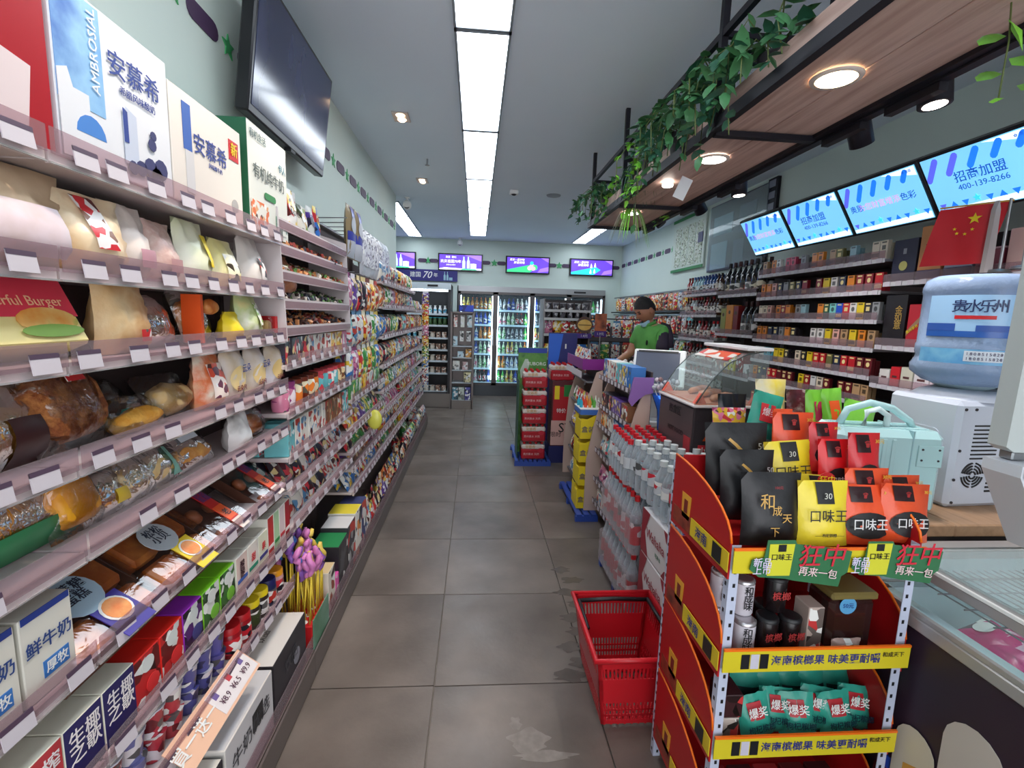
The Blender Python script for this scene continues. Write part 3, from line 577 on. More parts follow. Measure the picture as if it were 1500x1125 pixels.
# price-list boards and licence frames on the right wall
pb = E('price_list_board', (XR-.015, 6.05, 2.48), 'white price-list board edged in green on the right wall', 'notice board', rz=-pi/2)
ob('board', G().box((0, 0, 0), (.92, .02, .66)).mesh('board', solid((206, 218, 208))), pb)
for z in (-.32, .32): ob('green_edge', G().box((0, -.014, z), (.92, .01, .035)).mesh('green_edge', GREEN), pb)
for k in range(4): ob('sheet', G().box((-.28+.2*k, -.012, -.03), (.17, .003, .5)).mesh('sheet', pr((196, 208, 190), (150, 160, 130), (215, 220, 210), 60, .5, 0)), pb)
ob('dark_card', G().box((.36, -.016, .02), (.12, .004, .12)).mesh('dark_card', NAVY), pb)
lf = E('licence_frame', (XR-.02, 4.9, 2.42), 'dark glazed notice frame holding licence sheets on the right wall', 'notice frame', rz=-pi/2)
ob('frame', G().box((0, 0, 0), (1.12, .03, .72), bev=.004).mesh('frame', mat('grey_frame', (74, 74, 90), .35)), lf)
ob('backing', G().box((0, -.012, 0), (1.06, .015, .66)).mesh('backing', mat('dark_backing', (58, 60, 78), .3)), lf)
for k, (x, z, a, b) in enumerate(((-.3, -.2, .34, .28), (.1, -.2, .2, .24), (-.25, .12, .4, .2), (.22, .12, .3, .26))): ob('sheet', G().box((x, -.022, z), (a, .003, b)).mesh('sheet', solid((150, 172, 188) if k % 2 == 0 else (96, 106, 128))), lf)
ob('glazing', G().box((0, -.03, 0), (1.08, .003, .68)).mesh('glazing', GLASS), lf)
cb = E('cable_duct', (XR-.02, 4.32, 2.55), 'black slotted cable duct beside the notice frame', 'duct', rz=-pi/2)
ob('channel', G().box((0, 0, 0), (.14, .03, .5)).mesh('channel', IRON), cb)
for k in range(5): ob('slot', G().box((0, -.018, -.2+.1*k), (.09, .004, .06)).mesh('slot', solid((130, 134, 150))), cb)
# ================================================================ goods: shared shapes
def pz(u, v, d, gus=False):
    a = max(0, 1-abs(2*u-1)**2.6); b = max(0, 1-abs(2*v-1)**(4 if not gus else 3))
    if gus: b = min(1, (1-v)*1.6)**.8*(.25+.75*min(1, (v+.02)*6)) if v < .999 else 0
    return d/2*(a**.75)*b
def pouch_g(w_, h, d, nu=8, nv=8, wav=.0, gus=False, seed=1, g=None, mi=0, M=None):
    g = g or G(); r_ = random.Random(seed); off = [[r_.uniform(-1, 1)*wav for _ in range(nu+1)] for _ in range(nv+1)]
    for sgn in (-1, 1):
        vs = []
        for j in range(nv+1):
            for i in range(nu+1):
                u, v = i/nu, j/nv; t = pz(u, v, d, gus)
                vs.append(((u-.5)*w_*(1-.05*sin(pi*v)), sgn*t+off[j][i]*(1 if 0 < i < nu else .3), v*h))
        g.add(vs, [(j*(nu+1)+i, j*(nu+1)+i+1, (j+1)*(nu+1)+i+1, (j+1)*(nu+1)+i) for j in range(nv) for i in range(nu)], mi, True, M)
    return g
def patch_g(w_, h, d, u0, u1, v0, v1, n=5, gus=False, off=.0018, round_=False):
    g = G(); vs = []
    if round_:
        c = []; N = 16
        for k in range(N): c.append(((u0+u1)/2+(u1-u0)/2*cos(2*pi*k/N), (v0+v1)/2+(v1-v0)/2*sin(2*pi*k/N)))
        c.append(((u0+u1)/2, (v0+v1)/2))
        vs = [((u-.5)*w_, -pz(u, v, d, gus)-off, v*h) for u, v in c]
        return g.add(vs, [(k, (k+1) % N, N) for k in range(N)], 0, True)
    for j in range(n+1):
        for i in range(n+1):
            u, v = u0+(u1-u0)*i/n, v0+(v1-v0)*j/n; vs.append(((u-.5)*w_*(1-.05*sin(pi*v)), -pz(u, v, d, gus)-off, v*h))
    return g.add(vs, [(j*(n+1)+i, j*(n+1)+i+1, (j+1)*(n+1)+i+1, (j+1)*(n+1)+i) for j in range(n) for i in range(n)], 0, True)
def bag_rec(w_, h, d, c1, c2, c3, name='snack_bag', cat='snack bag', sc=24, gus=False, round_=True, seed=1, lc=None):
    m = pr(c1, c2, c3, int(sc*1.5), .28, .35); l = pr(lc or c3, c1, (250, 250, 245), 60, .3, 0)
    return (name, cat, [('pouch', pouch_g(w_, h, d, 8, 8, .0025, gus, seed).mesh('pouch', m), []), ('printed_panel', patch_g(w_, h, d, .24, .76, .42, .78, 5, gus, .003, round_).mesh('panel', l), [])])
def hang_rec(w_, h, d, c1, c2, c3, seed=1):
    m = pr(c1, c2, c3, 46, .3, .3)
    return ('hanging_pack', 'snack bag', [('pouch', pouch_g(w_, h, d, 7, 7, .002, False, seed).mesh('pouch', m), []), ('header_card', G().box((0, 0, h+.012), (w_*.8, .002, .03)).mesh('header', solid(c3)), [])])
def blob(rx, ry, rz, seed=1, lump=.08, n=14, mat_=None, power=1.0):
    r_ = random.Random(seed); g = G(); vs = []; m = n//2+2; ph = [r_.uniform(0, 6.28) for _ in range(6)]
    for j in range(m+1):
        th = pi*j/m
        for i in range(n):
            a = 2*pi*i/n; k = 1+lump*(sin(3*a+ph[0])*sin(2*th+ph[1])+.6*sin(5*a+ph[2])*sin(4*th+ph[3]))
            x, y, z = sin(th)*cos(a), sin(th)*sin(a), cos(th)
            f = lambda q: math.copysign(abs(q)**power, q)
            vs.append((rx*f(x)*k, ry*f(y)*k, rz+rz*(f(z))*(.95 if z < 0 else k)))
    return g.add(vs, [(j*n+i, (j+1)*n+i, (j+1)*n+(i+1) % n, j*n+(i+1) % n) for j in range(m) for i in range(n)], 0, True)
CRUST = noisy('bread_crust', [(206, 134, 58), (176, 92, 36), (226, 168, 92)], 14, .5, .3, bscale=60)
SPONGE = noisy('sponge_cake', [(232, 172, 58), (214, 148, 44), (240, 190, 90)], 20, .7, .5, bscale=90)
FLOSS = noisy('pork_floss', [(186, 110, 52), (140, 74, 34), (206, 136, 72)], 30, .8, 1.0, bscale=80)
CREAM = noisy('pale_bread', [(236, 208, 150), (220, 180, 112), (242, 222, 180)], 12, .6, .2)
CHOC = noisy('chocolate_bun', [(78, 44, 32), (60, 32, 26), (98, 58, 40)], 12, .4, .2)
YBUN = noisy('pumpkin_bun', [(240, 170, 30), (226, 146, 22), (246, 186, 60)], 10, .45, .2)
KRAFT = noisy('paper_bag', [(222, 196, 164), (206, 176, 142)], 6, .6, .5, bscale=14); WPAPER = noisy('white_bread_bag', [(232, 222, 214), (218, 204, 196)], 5, .45, .5, bscale=12)
def wrapped(bm_, rx, ry, rz, w_, h, d, lab=None, lu=(.3, .7, .1, .35), power=.8, lump=.08, seed=1, top=None, film=None, tilt=30, name='wrapped_bread', txtm=None):
    """bread inside a clear bag, leaning back on the shelf"""
    T = Matrix.Rotation(R(-tilt), 4, 'X')
    def tl(me): me.transform(T); return me
    b = blob(rx, ry, rz, seed, lump, power=power); b.v = [(x, y, z+h*.07) for x, y, z in b.v]
    ps = [('bread', tl(b.mesh('bread', bm_)), []), ('wrapper', tl(pouch_g(w_, h, d, 8, 8, .005, False, seed).mesh('wrapper', film or FILM)), [])]
    if lab: ps.append(('label', tl(patch_g(w_, h, d, lu[0], lu[1], lu[2], lu[3], 5, False, .004).mesh('label', lab)), []))
    if top: ps.append(('top_band', tl(patch_g(w_, h, d, .02, .98, .86, .99, 5, False, .003).mesh('top_band', top)), []))
    return (name, 'bread', ps)
# ================================================================ left wall shelving
LX = -.70; BY = [-.06, .875, 1.83, 2.755, 3.70, 4.64, 5.56, 6.46]
ZA = [.407, .60, .82, 1.03, 1.19, 1.375, 1.535, 1.725]
SH = {0: ZA, 1: ZA, 2: [.63, .78, .91, 1.085, 1.27], 3: [.42, .56, .66, .79, .97], 4: [.42, .56, .70, .87, 1.064, 1.29, 1.52, 1.705], 5: [.42, .56, .70, .87, 1.064, 1.29, 1.52, 1.705], 6: [.42, .56, .70, .87, 1.064, 1.29, 1.50]}
names = ['near bread bay', 'bread bay', 'candy bin bay', 'hook bay', 'first snack bay', 'second snack bay', 'last snack bay']
TAGM = [mat('tag_white', (206, 198, 204), .4), mat('tag_purple', (84, 66, 84), .4)]
tagm = G().box((0, 0, 0), (.002, .052, .032), fm=(0, 0, 0, 0, 0, 0)).box((.0005, 0, .013), (.002, .052, .008), mi=1).mesh('price_tag', TAGM)
tags = G().box((0, 0, 0), (.002, .038, .026), mi=0).mesh('price_tag', TAGM)
for b in range(7):
    y0, y1 = BY[b], BY[b+1]; L = y1-y0; yc = (y0+y1)/2
    r = E('shelf_bay', (XL, yc, 0), 'tall grey shelving bay on the left wall, the %s' % names[b], 'shelving', 'shelving bays along the left wall')
    top = 2.0 if b in (2, 3) else 1.85
    ob('back_panel', G().box((.008, 0, top/2), (.012, L-.004, top)).mesh('back_panel', BACKP), r)
    for s in (-1, 1): ob('upright', G().box((.02, s*(L/2-.012), top/2), (.03, .02, top)).mesh('upright', BACKP), r)
    lx = LX-XL
    ob('base_deck', G().box((.155, 0, .055), (.31, L-.002, .11), bev=.002).mesh('base_deck', mat('deck_brown', (112, 98, 94), .45)), r)
    ob('kick_strip', G().box((.318, 0, .06), (.008, L-.002, .1)).mesh('kick_strip', mat('kick_grey', (96, 86, 82), .4)), r)
    s_ = ob('deck_lip', G().box((.306, 0, .14), (.003, L-.006, .06)).mesh('deck_lip', STRIP), r)
    for k, z in enumerate(SH[b]):
        off = 0
        s_ = ob('shelf', G().box((lx/2-.004, 0, z+.012), (lx-.01, L-.006, .016), bev=.002).box((lx-.004, 0, z+.010), (.006, L-.006, .022)).mesh('shelf', SHELFM), r)
        ob('edge_trim', G().box((lx+.0005, 0, z+.001), (.004, L-.006, .003)).mesh('edge_trim', mat('bright_edge', (225, 222, 220), .25, .6)), s_)
        ob('front_guard', G().box((lx+.004, 0, z+.036), (.002, L-.008, .042)).mesh('front_guard', STRIP), s_)
        n = int(L/.105) if b < 3 else int(L/.085)
        for t in range(n):
            ty = -L/2+L*(t+.5)/n+rnd.uniform(-.02, .02)
            if b < 2 and rnd.random() < .15: continue
            o = ob('price_tag', tagm if b < 2 else tags, s_, (lx+.008, ty, z+.024), (0, R(-8), rnd.uniform(-.05, .05)))
# ---- helper: put a front-facing item on a left shelf
def L_(rec, y, z, label, group=None, dx=.0, depth=.1, tilt=0, yaw=0, sc=None):
    return put(rec, (LX-.012-depth/2-dx, y, z+.021), 0, label, group, sc, rot=(0, 0, pi/2+yaw))
def yx(px, py, x=LX-.03): return at(px, py, x=x).y
# ---- top shelf cartons
def carton(name, d, mats_fm, mats, loc, rz, label, group=None, cat='carton'):
    r = E(name, loc, label, cat, group, rz); ob('box', G().box((0, 0, d[2]/2), d, bev=.0015, mi=mats_fm[4], fm=mats_fm).mesh('box', mats), r); return r
ZT = 1.725+.021
DBLUE = solid((44, 64, 140)); MILKW = solid((226, 228, 232), .35); SKY = noisy('sky_print', [(90, 150, 214), (150, 196, 232), (40, 90, 180)], 7, .35, 0)
c = carton('gift_carton', (.30, .16, .30), (0, 0, 0, 0, 0, 0), [solid((170, 24, 36), .3)], (-.80, .77, ZT), pi/2, 'red gift carton with barcode stickers on the top shelf, nearest')
ob('sticker', G().box((-.0, -.081, .2), (.09, .001, .055)).mesh('sticker', pr((225, 220, 220), (60, 60, 60), (225, 225, 225), 90, .4, 0)), c); ob('sticker', G().box((.06, -.081, .08), (.07, .001, .12), M=Matrix.Rotation(R(8), 4, 'Y')).mesh('sticker', solid((222, 205, 205))), c); ob('gold_print', G().box((.05, -.081, .27), (.1, .001, .04)).mesh('gold', YEL), c)
c = carton('yogurt_carton', (.31, .16, .30), (0, 0, 0, 0, 0, 0), [MILKW], (-.80, 1.085, ZT), pi/2, 'white and sky blue yogurt carton with blueberries printed on it')
ob('blue_print', G().box((-.098, -.0805, .2), (.108, .001, .19)).mesh('sky', SKY), c); ob('white_house_print', G().prism([(-.152, .01), (-.05, .01), (-.05, .07), (-.085, .09), (-.085, .13), (-.12, .13), (-.13, .16), (-.152, .15)], -.001, axis='y', base=-.0815).mesh('print', MILKW), c)
ob('dome_print', G().prism([(-.085+.035*cos(pi*k/8), .06+.035*sin(pi*k/8)) for k in range(9)], -.001, axis='y', base=-.082).mesh('dome', solid((70, 130, 205))), c)
txt('安慕希', .052, DBLUE, c, (.045, -.083, .215), bold=.03); txt('希腊风味酸奶', .018, DBLUE, c, (.05, -.083, .175)); txt('AMBROSIAL', .028, WHITE, c, (-.065, -.083, .215), rot=(pi/2, -pi/2, 0))
ob('bottle_print', G().prism([(0, .04), (.04, .04), (.04, .14), (.01, .15), (0, .13)], -.001, axis='y', base=-.0815).mesh('bp', solid((196, 204, 220))), c); ob('bottle_blue_print', G().prism([(-.0, .08), (.012, .08), (.012, .14), (0, .145)], -.001, axis='y', base=-.0828).mesh('bp', DBLUE), c)
for x, z, q in ((.075, .05, .02), (.11, .055, .022), (.095, .035, .02), (.02, .035, .014), (.045, .04, .016), (.085, .1, .013), (.09, .12, .01)): ob('berry_print', G().prism([(x+q*cos(k*pi/5), z+q*sin(k*pi/5)) for k in range(10)], -.001, axis='y', base=-.083).mesh('berry', solid((58, 58, 104))), c)
c = carton('yogurt_carton', (.34, .16, .27), (0, 0, 0, 0, 0, 0), [solid((226, 218, 208), .35)], (-.80, 1.415, ZT), pi/2, 'cream white yogurt carton with a small red square at its far corner')
txt('安慕希', .055, DBLUE, c, (.0, -.082, .16), bold=.03); txt('风味酸牛奶', .014, DBLUE, c, (.02, -.082, .125)); ob('red_square', G().box((.125, -.081, .205), (.055, .001, .055)).mesh('rs', RED), c); txt('新', .04, YEL, c, (.125, -.083, .205), bold=.04)
ob('carton_print', G().box((-.105, -.081, .19), (.035, .001, .11)).mesh('cp', solid((52, 92, 170))), c); ob('carton_print', G().box((-.10, -.081, .085), (.035, .001, .10)).mesh('cp', solid((206, 204, 204))), c)
ob('seal_print', G().lathe([(.019, 0), (.019, .001)], 16, M=Matrix.Translation((.12, -.081, .05)) @ Matrix.Rotation(pi/2, 4, 'X')).mesh('seal', solid((170, 168, 165))), c)
c = carton('milk_carton', (.31, .17, .335), (1, 1, 0, 1, 1, 1), [solid((222, 224, 214), .35), solid((26, 92, 62), .4)], (-.805, 1.785, ZT), pi/2, 'tall organic milk carton with dark green sides')
txt('有机纯牛奶', .05, solid((70, 80, 76)), c, (.0, -.088, .19)); ob('green_tag', G().prism([(x, z+.13) for x, z in pill(.09, .022)], -.001, axis='y', base=-.087).mesh('gt', GREEN), c); txt('有机生活', .03, solid((90, 110, 110)), c, (-.08, -.088, .3)); txt('伊人', .03, solid((60, 130, 150)), c, (.11, -.088, .25))
ob('flower_print', G().box((-.08, -.0868, .055), (.13, .001, .09)).mesh('fp', pr((226, 224, 214), (224, 110, 50), (220, 160, 110), 60, .4, 0)), c); ob('leaf_print', G().box((.09, -.0868, .05), (.09, .001, .06)).mesh('fp', pr((222, 224, 214), (50, 140, 100), (222, 224, 214), 60, .4, 0)), c)
# ---- bread shelves
REDL = pr((206, 40, 44), (235, 225, 220), (206, 40, 44), 90, .4, 0)
B2 = ZA[6]; B3 = ZA[5]; B4 = ZA[4]; B5 = ZA[3]; B6 = ZA[2]; B7 = ZA[1]; B8 = ZA[0]
def upbag(w_, h, d, m, lab=None, lu=(.3, .7, .2, .5), seed=1, top=None):
    ps = [('bag', pouch_g(w_, h, d, 9, 9, .006, True, seed).mesh('bag', m), [])]
    if lab: ps.append(('label', patch_g(w_, h, d, *lu, 5, True, .007).mesh('label', lab), []))
    if top: ps.append(('gathered_top', G().lathe([(.012, 0), (.035, .03), (.02, .035)], 10, (0, 0, h*.97)).mesh('top', top), []))
    return ('bread_bag', 'bread', ps)
PG = 'bagged loaves on the upper bread shelf'
L_(upbag(.26, .17, .14, KRAFT, noisy('bread_panel', [(222, 214, 220), (226, 206, 210), (190, 160, 140)], 5, .4, 0), (.2, .75, .1, .6), 3), yx(50, 415), B2, 'large cream paper bread bag with a bread picture, nearest on the upper bread shelf', PG, depth=.14)
r = L_(upbag(.18, .15, .13, noisy('toast_wrap', [(222, 178, 120), (236, 214, 180), (196, 140, 84)], 7, .3, .6, bscale=14), pr((226, 222, 220), (200, 40, 50), (120, 70, 40), 60, .3, 0), (.35, .6, .3, .95), 5), yx(150, 425), B2, 'clear bag of sliced toast leaning out with a red vertical label', PG, depth=.14, yaw=-.15, dx=-.015)
L_(upbag(.12, .155, .11, WPAPER, solid((200, 150, 160)), (.3, .7, .15, .4), 7), yx(212, 432), B2, 'pinkish white bread bag beside the red-labelled toast', PG, depth=.12)
L_(upbag(.115, .14, .10, noisy('pink_speckle', [(220, 196, 190), (206, 170, 160), (226, 210, 200)], 30, .4, .3), solid((196, 150, 150)), (.3, .7, .15, .38), 8), yx(256, 434), B2, 'speckled pink bread bag with a low folded top', PG, depth=.12)
L_(upbag(.13, .165, .10, noisy('green_white_bag', [(214, 222, 170), (232, 232, 214)], 6, .35, .3), YEL, (.55, .85, .3, .8), 9), yx(300, 436), B2, 'white and green bread bag with a yellow banana print', PG, depth=.11)
L_(upbag(.13, .14, .09, noisy('yellow_white_bag', [(236, 224, 130), (238, 234, 206)], 6, .35, .3), pr((236, 230, 200), (60, 50, 40), (236, 226, 150), 50, .3, 0), (.2, .7, .15, .7), 10), yx(343, 438), B2, 'pale yellow slanted bread bag', PG, depth=.11)
L_(upbag(.13, .18, .11, noisy('white_bag2', [(228, 222, 216), (214, 206, 200)], 5, .35, .4), pr((236, 230, 226), (60, 40, 40), (230, 80, 50), 45, .3, 0), (.35, .75, .1, .6), 11, noisy('purple_tip', [(120, 80, 160), (210, 60, 60)], 20, .3, 0)), yx(381, 440), B2, 'white bread bag tied with a purple and red tip', PG, depth=.12)
L_(upbag(.16, .15, .12, noisy('brown_bread_bag', [(150, 96, 70), (176, 118, 88)], 30, .3, .5), None, seed=12, top=FILM), yx(425, 436), B2, 'brown loaf in clear film with a gathered top, last on the upper bread shelf', PG, depth=.12)
# shelf with the burger box
g3 = 'breads on the second bread shelf'
r = put(('burger_box', 'box', [('box', G().box((0, 0, .06), (.24, .12, .13), bev=.006).mesh('box', [solid((238, 222, 150), .35)]), [])]), (LX-.085, yx(50, 500), B3+.03), 0, 'pink and yellow burger box with a burger picture, nearest on its shelf', g3, rot=(R(-25), 0, pi/2))
ob('pink_panel', G().box((0, -.0612, .085), (.236, .001, .075)).mesh('pp', solid((226, 60, 84), .35)), r); 
ob('burger_print', G().prism([(.05+.06*cos(k*pi/8), .04+.024*sin(k*pi/8)) for k in range(16)], -.001, axis='y', base=-.0624).mesh('bp', noisy('burger_print', [(230, 150, 60), (236, 190, 110), (140, 180, 60)], 18, .4, 0)), r); ob('burger_print', G().prism([(.05+.062*cos(k*pi/8), .02+.012*sin(k*pi/8)) for k in range(16)], -.001, axis='y', base=-.0634).mesh('bp', solid((120, 160, 60))), r)
txt('Wonderful Burger', .026, solid((246, 190, 150)), r, (0, -.0635, .075))
def W(rec, px, py, z, lab, grp, depth=.14, yaw=0, dx=0): return L_(rec, yx(px, py), z, lab, grp, depth=depth, yaw=yaw, dx=dx)
W(wrapped(CHOC, .07, .04, .028, .17, .14, .06, None, seed=21, tilt=45), 142, 505, B3, 'dark brown bun in clear film beside the burger box', g3, yaw=.1)
W(upbag(.17, .17, .09, noisy('long_bun_bag', [(214, 168, 110), (226, 196, 150), (196, 140, 80)], 9, .4, .4), REDL, (.4, .62, .15, .3), 22), 200, 505, B3, 'long bun in a cream paper sleeve with a red stamp', g3, depth=.1, yaw=.1)
W(wrapped(CRUST, .06, .045, .045, .18, .14, .11, None, seed=23, tilt=30, lump=.14), 258, 495, B3, 'round golden crumbly bun in clear film', g3)
r = W(wrapped(noisy('biscuit_orange', [(222, 130, 50), (236, 160, 80)], 14, .5, .3), .045, .03, .055, .13, .16, .08, None, seed=24, tilt=18, top=None), 318, 490, B3, 'orange bag of bear-shaped buns standing upright', g3)
ob('orange_side', G().box((-.055, -.02, .07), (.012, .05, .13)).mesh('os', ORANGE), r); ob('bun', blob(.03, .02, .022, 5).mesh('bun', CRUST), r, (0, -.035, .08))
W(upbag(.08, .09, .07, YEL, None, seed=25), 345, 495, B3, 'small bright yellow bread pack beside the bear buns', g3, depth=.07)
W(upbag(.12, .16, .1, noisy('roll_white_bag', [(236, 234, 222), (200, 214, 150), (236, 214, 150)], 12, .35, .3), pr((236, 236, 220), (150, 190, 90), (236, 236, 220), 90, .3, 0), (.45, .9, .3, .75), 26), 372, 485, B3, 'white and green bread roll pack near the sandwich box', g3, depth=.1)
sb = E('sandwich_box', (LX-.08, yx(404, 495), B3+.022), 'clear sandwich box closed with a red tape strip', 'sandwich', g3, pi/2)
ob('tray', G().prism([(-.055, 0), (.055, 0), (.05, .02), (-.05, .02)], .1, axis='y', base=-.05).mesh('tray', BLACK), sb); ob('sandwich', G().box((0, 0, .04), (.09, .08, .04), bev=.008).mesh('sandwich', CREAM), sb); ob('lid', G().box((0, 0, .045), (.105, .098, .055), bev=.006).mesh('lid', PLAST), sb); ob('red_tape', G().box((0, -.002, .045), (.022, .104, .06)).mesh('tape', RED), sb)
g4 = 'breads on the third bread shelf'
W(wrapped(SPONGE, .12, .05, .05, .28, .17, .12, mat('dark_label', (58, 22, 22), .4), (.5, .76, .0, .42), seed=31, tilt=28, lump=.03), 55, 680, B4, 'yellow sponge loaf in film with a dark maroon label, nearest', g4, depth=.16)
r = W(wrapped(FLOSS, .085, .05, .075, .20, .20, .12, REDL, (.35, .6, .62, .7), seed=32, tilt=22, lump=.10, power=.6, top=noisy('orange_band', [(240, 150, 20), (250, 190, 60)], 10, .3, .2)), 158, 640, B4, 'pork floss bread under a yellow banded film top', g4, depth=.15, yaw=.1)
W(wrapped(CHOC, .05, .045, .035, .15, .12, .09, solid((60, 190, 170)), (.5, .95, .02, .2), seed=33, tilt=30), 240, 585, B4, 'dark chocolate bun with a mint green sticker', g4, depth=.1, dx=.09)
W(wrapped(SPONGE, .075, .035, .024, .18, .10, .06, None, seed=34, tilt=45), 235, 622, B4, 'flat golden bun with strips of filling in film', g4, depth=.1)
W(wrapped(CREAM, .065, .045, .04, .17, .13, .09, None, seed=35, tilt=35, lump=.16), 292, 600, B4, 'pale twisted bun in clear film', g4, depth=.14)
W(upbag(.13, .16, .09, noisy('redprint_bun', [(222, 180, 140), (226, 120, 70), (236, 220, 200)], 14, .35, .4), pr((240, 225, 215), (224, 80, 50), (110, 60, 80), 50, .3, 0), (.2, .8, .2, .8), 36), 325, 580, B4, 'bun wrapped in red and maroon print', g4, depth=.1, dx=.01)
for k, (px, s) in enumerate(((350, 1), (381, .95), (408, .95))):
    r = W(('bread_bag', 'bread', [('bag', pouch_g(.125*s, .165*s, .07, 8, 8, .004, False, 40+k).mesh('bag', noisy('cream_bun_bag', [(228, 222, 226), (214, 196, 170), (232, 228, 232)], 7, .3, .3)), []), ('bun_print', patch_g(.125*s, .165*s, .07, .12, .75, .2, .68, 5, False, .003, True).mesh('bp', noisy('cream_bun', [(232, 196, 120), (238, 214, 160)], 9, .4, 0)), [])]), px, 555-k*4, B4, 'white cream bun bag with blue lettering, %s from the aisle end' % ['third', 'second', 'first'][k], g4, depth=.09)
    txt('云朵', .028, DBLUE, r, (.025, -.041, .10), bold=.04); txt('云朵包', .02, solid((120, 40, 60)), r, (0, -.036, .04), bold=.03)
g5 = 'breads on the fourth bread shelf'
W(wrapped(YBUN, .085, .045, .06, .26, .17, .12, noisy('green_label_strip', [(40, 120, 80), (60, 140, 90)], 9, .4, 0), (.1, .98, .0, .22), seed=51, tilt=32, lump=.04), 85, 830, B5, 'big yellow pumpkin bun with a green strip label', g5, depth=.16)
W(wrapped(YBUN, .05, .04, .06, .13, .16, .09, None, seed=52, tilt=22, power=.6), 150, 765, B5, 'square yellow bun wrapped in film', g5, depth=.12)
W(wrapped(CRUST, .055, .035, .03, .14, .11, .08, solid((238, 206, 60)), (.5, .9, .1, .35), seed=53, tilt=35), 192, 745, B5, 'golden bun in crumpled film with a yellow sticker', g5, depth=.12)
W(wrapped(CREAM, .06, .035, .035, .15, .12, .08, None, seed=57, tilt=35), 232, 720, B5, 'cream bun in loose clear film with a black seam', g5, depth=.12)
W(wrapped(CREAM, .075, .04, .035, .18, .14, .08, noisy('mint_edge', [(120, 200, 180), (150, 214, 196)], 9, .4, 0), (.7, .98, .05, .6), seed=54, tilt=38), 265, 700, B5, 'pale bun in film with a mint green edge', g5, depth=.13)
W(wrapped(noisy('garlic_baguette', [(224, 170, 90), (200, 136, 66), (236, 196, 130)], 16, .6, .4), .09, .035, .03, .21, .13, .07, solid((214, 222, 232)), (.3, .7, .55, .8), seed=55, tilt=40), 315, 672, B5, 'sliced garlic bread in film under a white cloud label', g5, depth=.13)
W(upbag(.11, .12, .08, noisy('white_black_bag', [(232, 230, 228), (60, 56, 56)], 5, .3, .3, pos=[.45, .62]), None, seed=56), 362, 640, B5, 'white and black printed bread bag', g5, depth=.1)
W(wrapped(CRUST, .045, .035, .035, .13, .12, .09, None, seed=58, tilt=25), 392, 620, B5, 'bun in silvery film at the aisle end of the fourth bread shelf', g5, depth=.12)
# clamshell cakes
g6 = 'clamshell cake trays'
def clam(px, py, w_, bm_, card, c2, lab, shape, words):
    r = E('cake_tray', (LX-.11, yx(px, py), B6+.028), lab, 'cake', g6, rot=None, rz=0); r.rotation_euler = (Matrix.Rotation(pi/2, 3, 'Z') @ Matrix.Rotation(R(34), 3, 'X')).to_euler()
    D = .21
    ob('tray', G().box((0, .0, .004), (w_, D, .006), bev=.002).box((0, -D/2+.004, .02), (w_, .003, .035)).box((-w_/2+.003, 0, .02), (.003, D, .035)).box((w_/2-.003, 0, .02), (.003, D, .035)).mesh('tray', mat('brown_tray', (92, 58, 46), .4)), r)
    for k, sx in enumerate((-w_*.24, w_*.24)):
        for sy in (-.055, .045): ob('cake', G().box((sx, sy, .028), (w_*.42, .085, .042), bev=.012).mesh('cake', bm_) if shape == 'slab' else blob(w_*.11, .026, .02, 9, n=10).mesh('cake', bm_), r, (0, 0, 0) if shape == 'slab' else (sx*(.9+.3*k), sy-.02, .01))
    ob('lid', G().box((0, 0, .034), (w_-.004, D-.006, .058), bev=.006).mesh('lid', PLAST), r)
    if card:
        ob('card', G().box((.012, -.062, .0655), (w_*.30, .10, .002)).mesh('card', solid(c2)), r); ob('badge', G().lathe([(w_*.2, 0), (w_*.2, .002)], 18, (-.012, .025, .066)).mesh('badge', solid(card)), r)
        ob('cake_print', G().lathe([(w_*.12, 0), (w_*.12, .0015)], 16, (.012, -.05, .067)).mesh('print', WHITE), r); ob('cake_print', G().lathe([(w_*.10, 0), (w_*.10, .0015)], 16, (.012, -.05, .068)).mesh('print', noisy('cake_print', [(226, 120, 40), (240, 170, 90)], 40, .4, 0)), r)
        txt(words, .028, solid((40, 48, 70)), r, (-.012, .03, .0695), (0, 0, 0), bold=.04, spacing=.9)
    else:
        ob('card', G().box((.01, 0, .0655), (w_*.26, D*.96, .002)).mesh('card', solid((196, 32, 30))), r); ob('card_tip', G().box((.01, -.03, .067), (w_*.26, .06, .001)).mesh('tip', ORANGE), r); ob('card_tip', G().box((.01, -.085, .067), (w_*.26, .04, .001)).mesh('tip', solid((226, 214, 204))), r)
        txt('虎皮\n蛋糕', .024, solid((60, 60, 130)), r, (.01, .05, .068), (0, 0, 0), spacing=.9); txt('老', .028, BLACK, r, (.01, -.035, .069), (0, 0, 0), bold=.04)
CAKEM = noisy('baked_cake', [(216, 130, 50), (190, 100, 36), (232, 156, 76)], 12, .5, .35)
clam(165, 895, .27, CAKEM, (176, 204, 224), (62, 50, 150), 'clear cake tray with a purple card and pale blue badge', 'slab', '无蔗糖\n蛋糕')
clam(275, 800, .24, CAKEM, (186, 196, 204), (236, 206, 40), 'clear cake tray with a yellow card and grey badge', 'slab', '松松\n小贝')
clam(335, 735, .17, noisy('brown_rolls', [(150, 84, 50), (180, 104, 66)], 14, .5, .3), None, None, 'clear tray of small buns with a red card, third tray from the near end', 'b', '')
clam(392, 690, .17, noisy('brown_rolls', [(150, 84, 50), (180, 104, 66)], 14, .5, .3), None, None, 'clear tray of small buns with a red card, at the aisle end of the trays', 'b', '')
